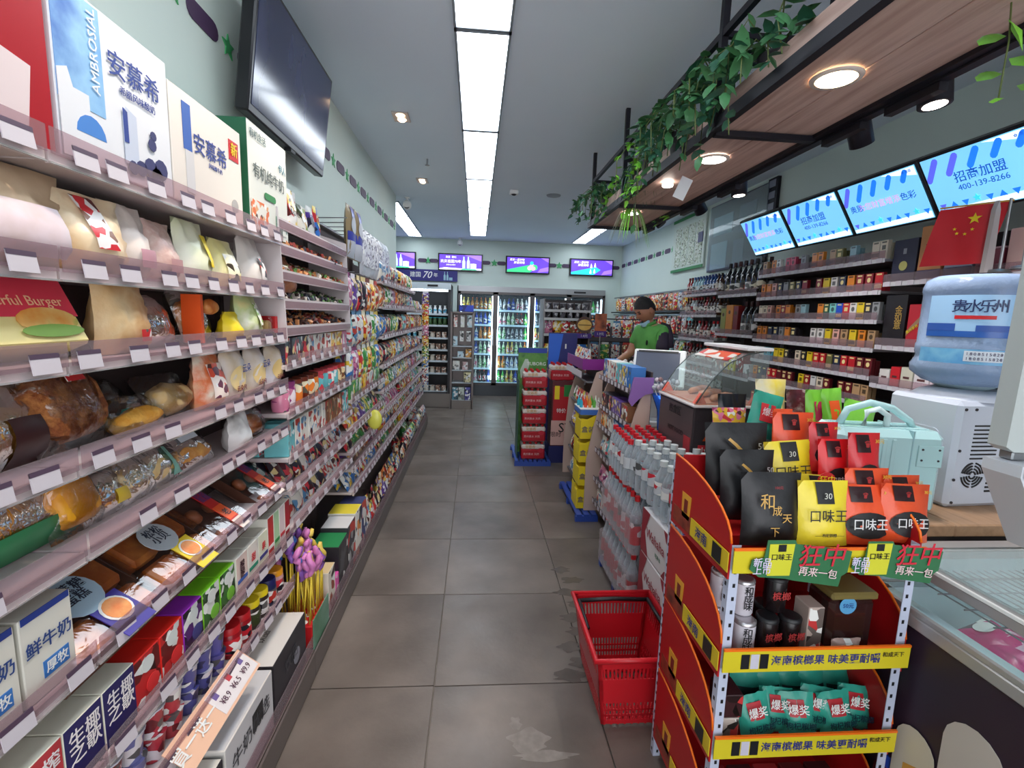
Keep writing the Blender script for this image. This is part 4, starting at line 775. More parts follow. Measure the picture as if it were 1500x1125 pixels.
# milk cartons, near left
def milk(y, z, w_, h, d, c, lab, grp, words, band_=None, bandt=.25, tc=None, words2='', ln=.12, sideL=None, vert=False):
    r = E('milk_box', (LX-.012-ln/2, y, z+.021), lab, 'milk box', grp, pi/2)
    ob('box', G().box((0, 0, h/2), (w_, ln, h), bev=.0015, mi=1, fm=(1, 1, 0, 1, 1, 1)).mesh('box', [solid(c, .35), solid(sideL or tuple(int(v*.96) for v in c), .4)]), r)
    if band_: ob('band', G().box((0, -ln/2-.0005, h*(1-bandt/2)), (w_*.98, .001, h*bandt)).mesh('band', solid(band_)), r)
    if words: txt(words, w_*(.30 if len(words.split('\n')[0]) > 2 else .42), solid(tc or (30, 40, 90)), r, (0, -ln/2-.002, h*.78 if band_ else h*.6), bold=.04, spacing=.9)
    if words2: txt(words2, w_*.2, solid(tc or (30, 40, 90)), r, (0, -ln/2-.002, h*.3), bold=.03)
    return r
g7 = 'boxes on the milk shelf'
for k in range(5):
    y = .845-.078-.105*k+.03
    lab = ['white and blue fresh milk box nearest the cake trays', 'white and blue fresh milk box, second from the cake trays', 'white milk box with a green grassland picture', 'white milk box at the left edge, fourth from the cake trays', 'white milk box at the left edge, fifth from the cake trays'][k]
    if k < 2:
        r = milk(y, B6, .098, .155, 0, (222, 218, 206), lab, g7, '鲜牛奶', None, tc=(44, 70, 130)); ob('corner_print', G().box((0, -.0605, .15), (.09, .001, .012)).mesh('cp', DBLUE), r); ob('stamp', G().box((.01, -.0605, .045), (.05, .001, .03)).mesh('cp', solid((60, 120, 190))), r); txt('厚牧', .022, WHITE, r, (.01, -.062, .045), bold=.04)
    else:
        r = milk(y, B6, .098, .165, 0, (224, 222, 212), lab, g7, '', None, words2='鲜牛奶', tc=(70, 74, 70)); ob('grass_print', G().prism([(-.045+.02*0+.045*cos(t*pi/8)+.045, .085+.035*sin(t*pi/8)) for t in range(16)], -.001, axis='y', base=-.061).mesh('gp', noisy('grass_print', [(60, 120, 70), (196, 214, 206), (40, 90, 60)], 22, .4, 0)), r)
g8 = 'boxed drinks on the lower milk shelf'
yy = .62
for i, (c, bandc, wds, n) in enumerate((((196, 60, 66), None, '生榨\n椰汁', 2), ((40, 36, 96), (190, 40, 50), '生椰\n之歌', 2))):
    for k in range(n):
        milk(yy+.045, B7, .088, .125, 0, c, '%s drink box with white characters, %s on the lower milk shelf' % (['red', 'navy and red'][i], ['nearer', 'farther'][k]), g8, wds, None, tc=(240, 232, 232), sideL=(226, 222, 204)); yy += .09
for i, (c, top, n, w_) in enumerate((((196, 40, 40), (230, 40, 30), 2, .085), ((88, 40, 110), (160, 50, 190), 1, .085), ((60, 110, 50), (130, 210, 40), 2, .085))):
    for k in range(n):
        r = E('juice_pack', (LX-.075, yy+w_/2, B7+.021), '%s pack of fruit yogurt cartons with oval logo, %s of its colour' % (['red strawberry', 'purple blueberry', 'green grape'][i], ORD[k]), 'juice pack', g8, pi/2)
        ob('box', G().box((0, 0, .058), (w_, .12, .116), bev=.002, mi=1, fm=(1, 1, 0, 1, 1, 1)).mesh('box', [pr(c, tuple(int(v*.55) for v in c), (220, 220, 215), 46, .35, 0), solid(top, .3)]), r)
        ob('oval_logo', G().prism([(.02*cos(t*pi/8), .088+.018*sin(t*pi/8)) for t in range(16)], -.001, axis='y', base=-.061).mesh('ol', solid((220, 224, 220))), r)
        ob('fruit_print', G().prism([(.012+.022*cos(t*pi/6), .035+.02*sin(t*pi/6)) for t in range(12)], -.001, axis='y', base=-.061).mesh('fp', solid([(220, 50, 50), (70, 70, 130), (120, 190, 60)][i])), r); yy += w_+.002
for i, (c, bc, wd) in enumerate((((226, 200, 190), (60, 100, 180), '酸\n酸'), ((230, 220, 210), (40, 140, 110), '甜'), ((226, 226, 200), (60, 60, 130), '果'), ((200, 50, 50), (235, 230, 225), ''), ((180, 214, 170), (60, 150, 80), ''), ((226, 206, 206), (200, 60, 70), ''), ((170, 30, 44), (235, 230, 225), ''))):
    if yy > 1.79: break
    w_ = .075 if i < 3 else .05
    r = milk(yy+w_/2, B7, w_-.003, .12 if i < 3 else .15, 0, c, ['pink and white sour milk box with black character', 'white sour milk box with green stripe', 'cream sour milk box with navy stripe', 'tall red drink pack beside the cream box', 'pale green drink pack beside the red pack', 'pink drink pack beside the green pack', 'dark red drink pack at the aisle end'][i]+' on the lower milk shelf', g8, wd, None, tc=(60, 30, 40) if i == 0 else (200, 40, 50), sideL=(222, 218, 206)); ob('stripe', G().box((0, -.061, .04), (w_*.8, .001, .012)).mesh('st', solid(bc)), r); yy += w_
# jars and cups shelf
g9 = 'cups and jars on the lowest bread shelf'
CUPW = mat('tub_plastic', (206, 204, 214), .3)
def cupset(y, c, lab):
    r = E('yogurt_cups', (LX-.05, y, B8+.021), lab, 'yogurt', g9, pi/2)
    for k in range(2): ob('cup', G().lathe([(.022, 0), (.029, .062), (.031, .066)], 14, (0, 0, .0+.066*k)).mesh('cup', [pr(c, (228, 222, 226), tuple(int(v*.6) for v in c), 50, .3, 0)]), r)
    ob('foil_lid', G().lathe([(.032, 0), (.031, .003)], 14, (0, 0, .132)).mesh('lid', CUPW), r)
yy = .86
for k, (c, nm) in enumerate((((224, 150, 50), 'orange'), ((200, 60, 50), 'red'), ((110, 110, 160), 'blue violet'), ((180, 50, 66), 'crimson'), ((190, 60, 70), 'crimson'), ((84, 84, 150), 'indigo'), ((84, 84, 150), 'indigo'), ((96, 90, 160), 'indigo'))):
    cupset(yy, c, '%s shrink-wrapped stack of yogurt cups, %s along the cup row' % (nm, ORD[k])); yy += .069
JAR = lambda c, cap, l: ('jar', 'jar', [('body', G().lathe([(.03, 0), (.032, .01), (.032, .07), (.028, .078)], 14).mesh('body', mat('jarbody_%d%d%d' % c, c, .3)), []), ('lid', G().lathe([(.031, .076), (.031, .095), (.029, .098)], 14).mesh('lid', cap), []), ('label', G().lathe([(.0328, .014), (.0328, .062)], 14, cap=False).mesh('label', pr(l, (235, 230, 225), (30, 30, 40), 60, .3, 0)), [])])
jr = [JAR((150, 20, 30), RED, (200, 40, 50)), JAR((50, 40, 36), YEL, (60, 70, 40)), JAR((30, 40, 80), NAVY, (200, 60, 50)), JAR((200, 150, 150), mat('orange_cap', (240, 160, 30), .35), (200, 50, 60))]
jn = ['red lidded', 'yellow lidded', 'navy lidded', 'orange lidded']
for k in range(6):
    i = (0, 0, 1, 1, 2, 3)[k]; y = yy+.01+.066*k
    if y > 1.8: break
    L_(jr[i], y, B8, '%s jar, front row, %s along the lowest bread shelf' % (jn[i], ORD[k]), g9, depth=.064)
    L_(jr[i], y+.01, B8, '%s jar, back row, %s along the lowest bread shelf' % (jn[i], ORD[k]), g9, depth=.064, dx=.075)
bb = bottle_rec('milk_bottle', .19, .052, (40, 70, 180), solid((150, 160, 190)), solid((34, 56, 170)), neck=.7, n=20)
for k, (y, c) in enumerate(((.63, 'blue'), (.74, 'blue'))):
    r = put(bb, (LX-.075, y, B8-.0+.021), pi/2, 'blue milk bottle with grey cap, %s the left edge' % ['nearest', 'second from'][k], g9); txt('鲜奶', .04, WHITE, r, (0, -.056, .09), bold=.03)
put(bottle_rec('milk_bottle', .16, .05, (232, 214, 170), solid((150, 150, 160)), solid((236, 216, 150)), neck=.8, n=20), (LX-.07, .515, B8+.021), pi/2, 'cream milk bottle with grey cap at the bottom left edge', g9)
# promotional card leaning out
r = E('promo_card', (LX+.02, 1.22, .43), 'peach and white promotion card hanging off the lowest bread shelf', 'card'); r.rotation_euler = (Matrix.Rotation(pi/2, 3, 'Z') @ Matrix.Rotation(R(-52), 3, 'X')).to_euler()
ob('card', G().box((0, 0, 0), (.36, .002, .085)).mesh('card', solid((236, 190, 160))), r); ob('white_panel', G().box((.08, -.002, 0), (.19, .001, .07)).mesh('wp', solid((230, 222, 222))), r); txt('買一送一', .045, WHITE, r, (-.1, -.004, 0), bold=.05); txt('¥8.9  ¥6.5  ¥9.9', .024, solid((90, 50, 70)), r, (.08, -.004, -.01))
for x in (.01, .08, .145): ob('cup_print', G().box((x, -.003, .018), (.018, .001, .02)).mesh('cp', solid((190, 60, 70) if x > .02 and x < .1 else (110, 90, 150))), r)
# cartons on the base deck
g10 = 'cartons on the base deck'; ZD = .112
def deckbox(y, w_, dpt, h, c, side, lab, words='', x=-.648, topc=None):
    r = E('deck_carton', (x-dpt/2, y, ZD), lab, 'carton', g10, pi/2)
    ob('box', G().box((0, 0, h/2), (w_, dpt, h), bev=.003, mi=1, fm=(1, 2, 0, 1, 1, 1)).mesh('box', [solid(c), solid(side), solid(topc or c)]), r)
    if words: txt(words, min(.06, h*.3), solid((60, 60, 66)), r, (0, -dpt/2-.002, h*.6), bold=.02); txt(words, .035, solid((96, 90, 90)), r, (0, 0, h+.002), (0, 0, 0))
    return r
r = deckbox(1.64, .30, .19, .21, (38, 36, 44), (36, 32, 38), 'white-topped black carton of drinks beside the lollipop stand', '饮品', topc=(222, 216, 210)); ob('grey_swirl', G().prism([(.05+.03*cos(t*pi/6), .1+.03*sin(t*pi/6)) for t in range(12)], -.001, axis='y', base=-.096).mesh('gs', solid((130, 130, 140))), r)
r = deckbox(1.33, .30, .19, .21, (206, 204, 206), (222, 216, 208), 'white milk carton with a small black label on the base deck', '牛奶优选'); ob('black_label', G().box((.04, -.096, .14), (.07, .001, .06)).mesh('bl', BLACK), r); ob('gold_print', G().box((.06, .0, .211), (.12, .06, .001)).mesh('gp', solid((206, 196, 160))), r)
deckbox(1.03, .28, .19, .2, (40, 38, 46), (40, 34, 40), 'black carton with a white lid panel at the bottom of the picture', '牛奶', topc=(222, 216, 206))
deckbox(.72, .28, .19, .2, (206, 204, 206), (222, 216, 208), 'white carton nearest the camera on the base deck', '牛奶')
# lollipop stand
ls = E('lollipop_stand', (-.715, 1.955, ZD), 'red lollipop stand with yellow sticks and striped twisted sweets', 'lollipop stand', rz=pi/2)
ob('base_box', G().box((0, 0, .05), (.20, .14, .1), bev=.004).mesh('base_box', solid((200, 30, 34))), ls); ob('green_front', G().box((0, -.074, .06), (.2, .004, .13)).mesh('gf', noisy('green_card', [(50, 110, 70), (110, 150, 130)], 8, .4, 0)), ls)
for k in range(4): ob('ring_hole', G().lathe([(.012, 0), (.014, .002)], 12, (-.075+.05*k, -.03, .1)).mesh('ring', WHITE), ls)
lc = [solid(c, .3) for c in ((214, 130, 190), (60, 120, 200), (230, 200, 90), (150, 100, 190))]
stm = mat('lolly_stick', (226, 196, 60), .35)
for i in range(7):
    for j in range(5):
        x, y = -.085+.028*i, -.055+.026*j; hh = .25+.07*rnd.random()+.022*j
        lx_, ly_ = rnd.uniform(-.02, .02), rnd.uniform(-.02, .02)
        s_ = ob('lollipop', G().tube([(x, y, .1), (x+lx_, y+ly_, hh)], .004, 5).mesh('stick', stm), ls)
        pts = [(x+lx_+.008*sin(k*1.2+i), y+ly_+.008*cos(k*1.2+j), hh+.017*k) for k in range(7)]
        g = G().tube(pts, [.007, .014, .012, .014, .012, .013, .007], 7, mi=0).tube([(a+.004, b+.006, c) for a, b, c in pts[1:-1]], .007, 5, mi=1)
        ob('sweet', g.mesh('sweet', [lc[(i+j) % 4 if j > 2 else (0, 3, 2, 0)[i % 4]], lc[(i*j+1) % 4]]), s_)
# ---- candy bin bay (2)
bin_x = XL
cbn = E('candy_bins', (XL+.03, 2.29, 0), 'white stepped loose-candy dispenser of five trays', 'candy bins')
LYc = .90
for k, z in enumerate((1.40, 1.50, 1.605, 1.70, 1.79)):
    xf = .215-.004*k
    t_ = ob('tray', G().prism([(0.03, z+.07), (xf, z+.012), (xf, z+.0), (.03, z+.058)], LYc, axis='y', base=-LYc/2).box((xf+.002, 0, z+.018), (.006, LYc, .04)).mesh('tray', mat('bin_white', (206, 196, 196), .4)), cbn)
    ob('tray_lip', G().box((xf+.007, 0, z+.016), (.004, LYc, .026)).mesh('tray_lip', STRIP), t_)
    for q in range(9): ob('divider', G().prism([(.03, z+.07), (xf, z+.012), (xf, z+.035), (.03, z+.09)], .002, axis='y', base=-LYc/2+LYc*(q+.5)/9).mesh('divider', PLAST), t_)
    sg = G(); r_ = random.Random(k)
    for q in range(420 if k < 4 else 0):
        u = r_.uniform(.06, .2); y_ = r_.uniform(-LYc/2+.02, LYc/2-.02); zz = z+.07-(u-.03)*.31+.012+r_.uniform(0, .02)
        cc = int((y_+LYc/2)/LYc*9); M = Matrix.Translation((u, y_, zz)) @ Euler((r_.uniform(0, 3), r_.uniform(0, 3), r_.uniform(0, 3))).to_matrix().to_4x4()
        sg.box((0, 0, 0), (.022, .012, .010), mi=(cc*3+k+r_.randint(0, 1)) % 6, M=M)
    if k < 4: ob('loose_sweets', sg.mesh('loose_sweets', [solid(c, .3) for c in ((150, 60, 50), (70, 50, 46), (206, 196, 186), (206, 140, 90), (60, 60, 70), (90, 130, 70))]), None, (XL+.03, 2.29, 0), label='wrapped loose sweets heaped in the %s tray of the candy bins' % ['lowest', 'second', 'third', 'fourth'][k], cat='sweets', kind='stuff')
for s in (-1, 1): ob('side_panel', G().prism([(0, 1.38), (.225, 1.38), (.205, 1.86), (0, 1.92)], .006, axis='y', base=s*(LYc/2+.004)-.003).mesh('side_panel', mat('bin_white', (206, 196, 196))), cbn)
CB = [((74, 44, 46), (226, 220, 216), (120, 60, 60), 'dark brown'), ((206, 180, 196), (150, 130, 180), (236, 230, 236), 'lilac white'), ((226, 224, 220), (200, 60, 60), (230, 200, 90), 'white and red'), ((232, 228, 214), (150, 180, 90), (226, 180, 70), 'white and green'), ((46, 40, 60), (226, 226, 220), (90, 60, 150), 'black and violet'), ((200, 50, 60), (60, 120, 200), (240, 210, 90), 'red and blue')]
for k, (a, b_2, c_, nm) in enumerate(CB):
    w_ = (.19, .13, .17, .13, .1, .07)[k]; y = 1.87+sum((.19, .13, .17, .13, .1, .07)[:k])+w_/2
    rc = bag_rec(w_, .15+.02*(k % 3), .05, a, b_2, c_, 'candy_bag', 'candy bag', 18, True)
    o = put(rc, (XL+.11, y, 1.875-.04), 0, nm+' candy bag standing on top of the candy bins', 'candy bags on the candy bins', rot=(0, 0, pi/2))
    if k in (0, 2): txt('Dove', .05, WHITE if k == 0 else solid((70, 30, 30)), o, (0, -.03, .09))
# ---- random packaged goods for the rest
PAL = [((214, 60, 60), (240, 220, 90), (240, 236, 230), 'red'), ((236, 190, 60), (200, 60, 40), (250, 240, 210), 'yellow'), ((60, 120, 190), (240, 240, 240), (236, 200, 70), 'blue'), ((70, 150, 80), (236, 224, 120), (240, 240, 232), 'green'), ((214, 130, 160), (240, 230, 236), (150, 60, 120), 'pink'),
       ((46, 40, 52), (220, 60, 70), (236, 214, 150), 'black'), ((226, 222, 212), (190, 70, 60), (90, 140, 180), 'white'), ((236, 130, 50), (240, 226, 190), (120, 50, 30), 'orange'), ((104, 70, 150), (236, 200, 90), (236, 230, 240), 'purple'), ((130, 84, 56), (236, 210, 160), (200, 60, 50), 'brown'), ((110, 190, 196), (240, 240, 236), (220, 80, 90), 'teal')]
BAGR = [bag_rec(.135, .17, .075, a, b_2, c_, seed=i+60) for i, (a, b_2, c_, n_) in enumerate(PAL)]
BAGM = [bag_rec(.105, .125, .05, a, b_2, c_, seed=i+80, gus=True, round_=False) for i, (a, b_2, c_, n_) in enumerate(PAL)]
FLATP = [('snack_packet', 'snack packet', [('pouch', (lambda me: (me.transform(Matrix.Rotation(R(-28), 4, 'X')), me)[1])(pouch_g(.085, .125, .03, 6, 6, .002, False, i+90).mesh('pouch', pr(a, b_2, c_, 40, .3, .3))), [])]) for i, (a, b_2, c_, n_) in enumerate(PAL)]
BOXR = [boxrec('sweet_box', (.07, .09, .10), a, b_2, c_, 40, 'box') for a, b_2, c_, n_ in PAL]
BOXT = [boxrec('slim_box', (.045, .09, .13), a, b_2, c_, 40, 'box') for a, b_2, c_, n_ in PAL]
HANG = [hang_rec(.12, .19, .05, a, b_2, c_, i+30) for i, (a, b_2, c_, n_) in enumerate(PAL)]
CANR = [('tin', 'tin', [('can', G().lathe([(.028, 0), (.03, .004), (.03, .09), (.027, .095)], 14).mesh('can', pr(a, b_2, c_, 40, .25, 0)), []), ('lid', G().lathe([(.026, .094), (.026, .097)], 14).mesh('lid', STEEL), [])]) for a, b_2, c_, n_ in PAL]
JARR = [('candy_jar', 'jar', [('jar', G().lathe([(.03, 0), (.034, .02), (.034, .08), (.03, .09)], 14).mesh('jar', pr(a, b_2, c_, 34, .2, 0)), []), ('lid', G().lathe([(.032, .09), (.032, .108)], 14).mesh('lid', solid(c_)), [])]) for a, b_2, c_, n_ in PAL]
KN = {'bag': (BAGR, 'puffed snack bag', .125, .075), 'mbag': (BAGM, 'stand-up snack pouch', .1, .05), 'flat': (FLATP, 'flat snack packet', .078, .045), 'box': (BOXR, 'small sweet box', .074, .09), 'slim': (BOXT, 'slim upright box', .05, .09), 'tin': (CANR, 'tin', .066, .062), 'jar': (JARR, 'candy jar', .074, .07)}
def fill(y0, y1, z, kind, where, group, seq=None, run=2, seed=0, xf=LX, wob=.1, face=pi/2, back=None):
    recs, nm, w_, dp = KN[kind]; r_ = random.Random(seed); y = y0+w_/2+.005; k = 0; ci = r_.randrange(11); seq = seq or None; q = 0; left = 0
    while y+w_/2 < y1:
        if left == 0:
            ci = seq[q % len(seq)] if seq else (ci+r_.randint(1, 9)) % 11; q += 1; left = run if run < 3 else r_.randint(2, 4)
        left -= 1
        sgn = 1 if face > 0 else -1
        put(recs[ci], (xf-sgn*(.014+dp/2+r_.uniform(0, .01)), y, z+.021), 0, '%s %s, %s along the %s' % (PAL[ci][3], nm, ORD[min(k, 29)], where), group, rot=(0, 0, face+r_.uniform(-wob, wob)))
        if back and r_.random() < .8: put(recs[ci], (xf-sgn*(.02+dp*1.6), y, z+.021), 0, '%s %s behind the %s one, %s' % (PAL[ci][3], nm, ORD[min(k, 29)], where), group, rot=(0, 0, face+r_.uniform(-wob, wob)))
        y += w_*(1.0 if kind in ('box', 'slim', 'tin', 'jar') else .97); k += 1
GS = 'snacks along the left shelving'
pos_words = {0: 'lowest', 1: 'second-lowest', 2: 'third-lowest', 3: 'fourth', 4: 'fifth', 5: 'sixth', 6: 'seventh', 7: 'top'}
plan = {2: ['flat', 'flat', 'slim', 'jar', 'box'], 3: ['flat', 'flat', 'flat', 'flat', 'box'],
        4: ['flat', 'mbag', 'flat', 'mbag', 'bag', 'bag', 'bag', 'bag'], 5: ['mbag', 'flat', 'mbag', 'mbag', 'bag', 'bag', 'bag', 'bag'], 6: ['mbag', 'mbag', 'flat', 'mbag', 'mbag', 'bag', 'mbag']}
seqs = {(4, 7): [6, 6, 5], (4, 6): [7, 3, 4], (4, 5): [2, 5, 3, 3], (4, 4): [5, 5, 1, 2, 7], (4, 3): [6, 1, 3], (5, 7): [1, 7, 3], (2, 2): [10, 6, 6, 6, 9, 9], (2, 3): [4, 7, 10, 9, 5, 6], (2, 0): [6, 6, 5, 6, 5], (2, 1): [5, 6, 5, 6, 6], (2, 4): [5, 6, 1, 4, 3, 6, 0]}
for b in plan:
    n = len(plan[b])
    for k, kd in enumerate(plan[b]):
        fill(BY[b]+.01, BY[b+1]-.01, SH[b][k], kd, '%s shelf, %s' % ('top' if k == n-1 and b > 3 else pos_words[k], names[b]), GS, seqs.get((b, k)), 2 if kd in ('bag', 'mbag') else 3, seed=b*10+k, back=(kd != 'bag' and kd != 'jar'))
# cartoon boxes shelf of bay 2 (z 1.085)
# hook bay (3): hanging packs in tiers
hk = E('hook_panel', (XL+.03, 3.22, 0), 'slatted hook panel with chrome prongs in the hook bay', 'hook panel')
for t, z in enumerate((2.0, 1.72, 1.50, 1.28)):
    ob('bar', G().box((0, 0, z), (.012, .9, .012)).mesh('bar', STEEL), hk)
    for q in range(7): ob('prong', G().cyl((0, -.42+.14*q, z-.0), (.2, -.42+.14*q, z+.008), .003, 6).mesh('prong', STEEL), hk)
tiers = ((1.50, [(4, 0), (8, 4), (5, 8), (5, 5), (7, 7), (1, 7), (9, 9)]), (1.29, [(10, 4), (6, 10), (6, 6), (1, 6), (6, 0), (3, 6), (2, 2)]), (1.075, [(2, 2), (4, 4), (0, 0), (3, 5), (1, 1), (3, 3), (2, 2)]))
for t, (z, cs) in enumerate(tiers):
    for q, (ci, cj) in enumerate(cs):
        for dep in (0, 1):
            c_ = ci if dep == 0 else cj
            put(HANG[c_], (LX-.03-.06*dep, 2.81+.128*q, z), 0, '%s hanging pack, %s across, %s tier of the hook bay, %s' % (PAL[c_][3], ORD[q], ['upper', 'middle', 'lower'][t], ['front', 'behind']
[dep]), 'packs hanging in the hook bay', rot=(0, 0, pi/2+rnd.uniform(-.08, .08)))
# tissue packs hung on top hooks
TB = solid((50, 56, 160), .3); TS = solid((196, 198, 206), .3); TG = solid((150, 130, 96), .35)
def tissue(x, y, z, k, silver):
    w_, h, d = .17, .30, .05
    r = E('tissue_pack', (x, y, z), (['blue and gold tissue pack, nearest on the top hooks', 'blue and gold tissue pack, second on the top hooks'][k] if not silver else 'silver and white tissue pack, %s along the top hooks' % ORD[k]), 'tissue pack', 'tissue packs on the top hooks', pi/2)
    M = Matrix.Identity(4)
    ob('pack', pouch_g(w_, h, d, 6, 8, .002, False, k+3).mesh('pack', TS if silver else TG), r)
    if not silver:
        ob('blue_panel', patch_g(w_, h, d, .3, .98, .7, .97, 4, False, .002).mesh('bp', TB), r); ob('blue_panel', patch_g(w_, h, d, .03, .98, .33, .5, 4, False, .002).mesh('bp', TB), r); ob('white_foot', patch_g(w_, h, d, .02, .98, .02, .33, 4, False, .002).mesh('wf', TS), r)
        ob('round_window', patch_g(w_, h, d, .2, .75, .47, .78, 4, False, .004, True).mesh('rw', solid((190, 192, 200))), r)
    else:
        ob('printed_panel', patch_g(w_, h, d, .1, .9, .2, .85, 5, False, .002).mesh('pp', pr((206, 208, 214), (120, 116, 138), (226, 226, 230), 70, .3, 0)), r)
for k in range(2): tissue(-.74, 2.93+.17*k, 1.80, k, False)
for k in range(7): tissue(-.75, 3.28+.13*k+(0 if k < 4 else .03), 1.735 if k < 4 else 1.735, k, True)
# hanging clip strips at the far end of the shelving
es = E('end_clip_strip', (-.71, 6.5, 0), 'white clip strip hung with small packets at the shelving end', 'clip strip')
ob('strip', G().box((0, .0, 1.05), (.02, .004, 1.3)).mesh('strip', WHITE), es)
for k in range(9):
    ci = (6, 6, 2, 3, 1, 4, 1, 0, 8)[k]
    put(HANG[ci], (-.67, 6.47, .50+.14*k), 0, '%s packet, %s up on the clip strip at the shelving end' % (PAL[ci][3], ORD[k]), 'packets on the end clip strip', sc=.75)
# base deck goods beyond the lollipops
g11 = 'goods on the base deck'
def deckcarton(y, w_, h, d, c1, c2, c3, lab, top=None):
    o = put(boxrec('boxed_toy', (w_, d, h), c1, c2, c3, 20, 'box', top=top), (-.648-d/2, y, ZD), 0, lab, g11, rot=(0, 0, pi/2)); return o
y = 2.085
for (w_, h, d, c1, c2, c3, lab, top) in ((.11, .20, .12, (222, 214, 200), (150, 70, 50), (60, 40, 40), 'white box with a round brown window beside the lollipops', (224, 196, 150)), (.06, .12, .05, (226, 90, 170), (240, 200, 220), (140, 200, 210), 'pink toy packet beside the lollipops', None),
        (.17, .24, .14, (40, 38, 44), (70, 70, 76), (30, 26, 30), 'black box with a green picture lid', (40, 140, 80)), (.16, .26, .14, (60, 56, 62), (160, 160, 160), (200, 60, 50), 'dark toy box with a white top edge', (226, 222, 220)), (.15, .27, .15, (226, 222, 210), (60, 60, 66), (230, 140, 60), 'white box with a yellow lid and barcode', (236, 214, 60)), (.12, .27, .13, (50, 60, 110), (230, 226, 220), (200, 70, 50), 'navy box with pale stripes', (60, 66, 110))):
    deckcarton(y+w_/2, w_-.006, h, d, c1, c2, c3, lab, top); y += w_
for b, kd in ((3, 'mbag'), (4, 'mbag'), (5, 'bag'), (6, 'bag')):
    fill(max(BY[b], y+.02), BY[b+1]-.01, ZD-.02, kd, 'base deck, %s' % names[b], g11, {5: [5, 6, 3], 6: [6, 5, 6]}.get(b), 2, seed=b+70, xf=-.64, back=True)
bl = ob('balloon_pack', blob(.05, .02, .07, 4, .02).mesh('bp', solid((226, 222, 90), .3)), None, (-.675, 3.25, .70), label='round pale yellow fan hanging from the snack bay shelves', cat='toy')
# ================================================================ right wall shelving
RX = 2.35
RB = [(1.92, 2.66, [1.15, 1.375, 1.735], 'big gift box bay'), (2.665, 3.92, [.80, 1.02, 1.185, 1.352, 1.52, 1.692, 1.875], 'cigarette bay'), (3.925, 4.575, [1.0, 1.375, 1.735], 'wine bay'), (4.58, 5.42, [.80, 1.05, 1.30, 1.55, 1.77], 'liquor bay')]
DBK = mat('dark_wood_back', (58, 44, 44), .5)
for y0, y1, zs, nm in RB:
    L = y1-y0; r = E('wall_shelf_bay', (XR, (y0+y1)/2, 0), 'dark backed wall shelving with clear fronts, the %s' % nm, 'shelving', 'shelving bays along the right wall')
    top = 2.0
    ob('back_panel', G().box((-.012, 0, top/2), (.02, L-.004, top)).mesh('back_panel', DBK), r)
    for s in (-1, 1): ob('upright', G().box((-.03, s*(L/2-.01), top/2), (.04, .016, top)).mesh('upright', mat('upright_steel', (120, 116, 116), .4, .5)), r)
    ob('base_cabinet', G().box((-.16, 0, .38), (.3, L-.004, .76)).mesh('base_cabinet', DBK), r)
    for z in zs:
        s_ = ob('shelf', G().box((-.16, 0, z+.012), (.31, L-.006, .016), bev=.002).mesh('shelf', solid((128, 122, 126))), r)
        ob('price_strip', G().box((RX-XR-.002, 0, z+.012), (.004, L-.006, .026)).mesh('price_strip', solid((216, 214, 216))), s_)
        ob('front_guard', G().box((RX-XR-.005, 0, z+.045), (.002, L-.008, .045)).mesh('front_guard', STRIP), s_)
        n = int(L/.07)
        for t in range(n): ob('price_tag', tags, s_, (RX-XR-.008, -L/2+L*(t+.5)/n, z+.012), (0, 0, pi))
CG = dict(o=((236, 140, 40), 'orange'), r=((200, 34, 44), 'red'), R=((150, 24, 40), 'dark red'), m=((110, 28, 36), 'maroon'), y=((238, 206, 40), 'yellow'), w=((232, 228, 222), 'white'), c=((232, 216, 190), 'cream'), n=((40, 48, 74), 'navy'), k=((40, 36, 40), 'black'), g=((150, 152, 152), 'grey'),
          G=((28, 84, 60), 'dark green'), t=((130, 206, 196), 'mint'), b=((30, 80, 200), 'blue'), p=((232, 176, 160), 'pink'), T=((190, 152, 110), 'tan'), O=((120, 116, 70), 'olive'), B=((60, 160, 184), 'teal'), l=((150, 190, 200), 'pale blue'), P=((214, 70, 100), 'pink red'))
CGM = {}
for k, (c, n_) in CG.items():
    dk = tuple(int(v*.45) for v in c); acc = (240, 220, 150) if sum(c) < 330 else dk
    ms = [solid(c, .3), solid(tuple(int(v*.8) for v in c), .35), solid(acc, .3)]
    CGM[k] = [('cigarette_pack', 'cigarette pack', [('pack', G().box((0, 0, .0475), (.056, .024, .095), bev=.001, mi=1, fm=(1, 1, 0, 1, 1, 1)).mesh('pack', ms), []), ('emblem', (G().box((0, -.0126, .06), (.026, .0008, .022)) if q == 0 else G().lathe([(.013, 0), (.013, .0008)], 12, M=Matrix.Translation((0, -.0122, .06)) @ Matrix.Rotation(pi/2, 4, 'X')) if q == 1 else G().box((0, -.0126, .025), (.05, .0008, .02))).mesh('emblem', ms[2]), []), ('name_print', G().box((0, -.0126, .086), (.034, .0008, .008)).mesh('name_print', ms[2]), [])]) for q in range(3)]
rowsC = {1.875: 'T ow PP g oo TO l  cc', 1.692: 'oopngOnR RywnoRRr', 1.52: 'ccp oRo gl  oGtbrwykg', 1.352: 'oonngok  wwypTyoT', 1.185: 'wwBByyk ckyrrOnrrmm', 1.02: 'onnrrmmm yRwcm mmTT', .80: 'rrwwyykk rRmmccoo'}
rn = {1.875: 'top', 1.692: 'second', 1.52: 'third', 1.352: 'fourth', 1.185: 'fifth', 1.02: 'sixth', .80: 'seventh'}
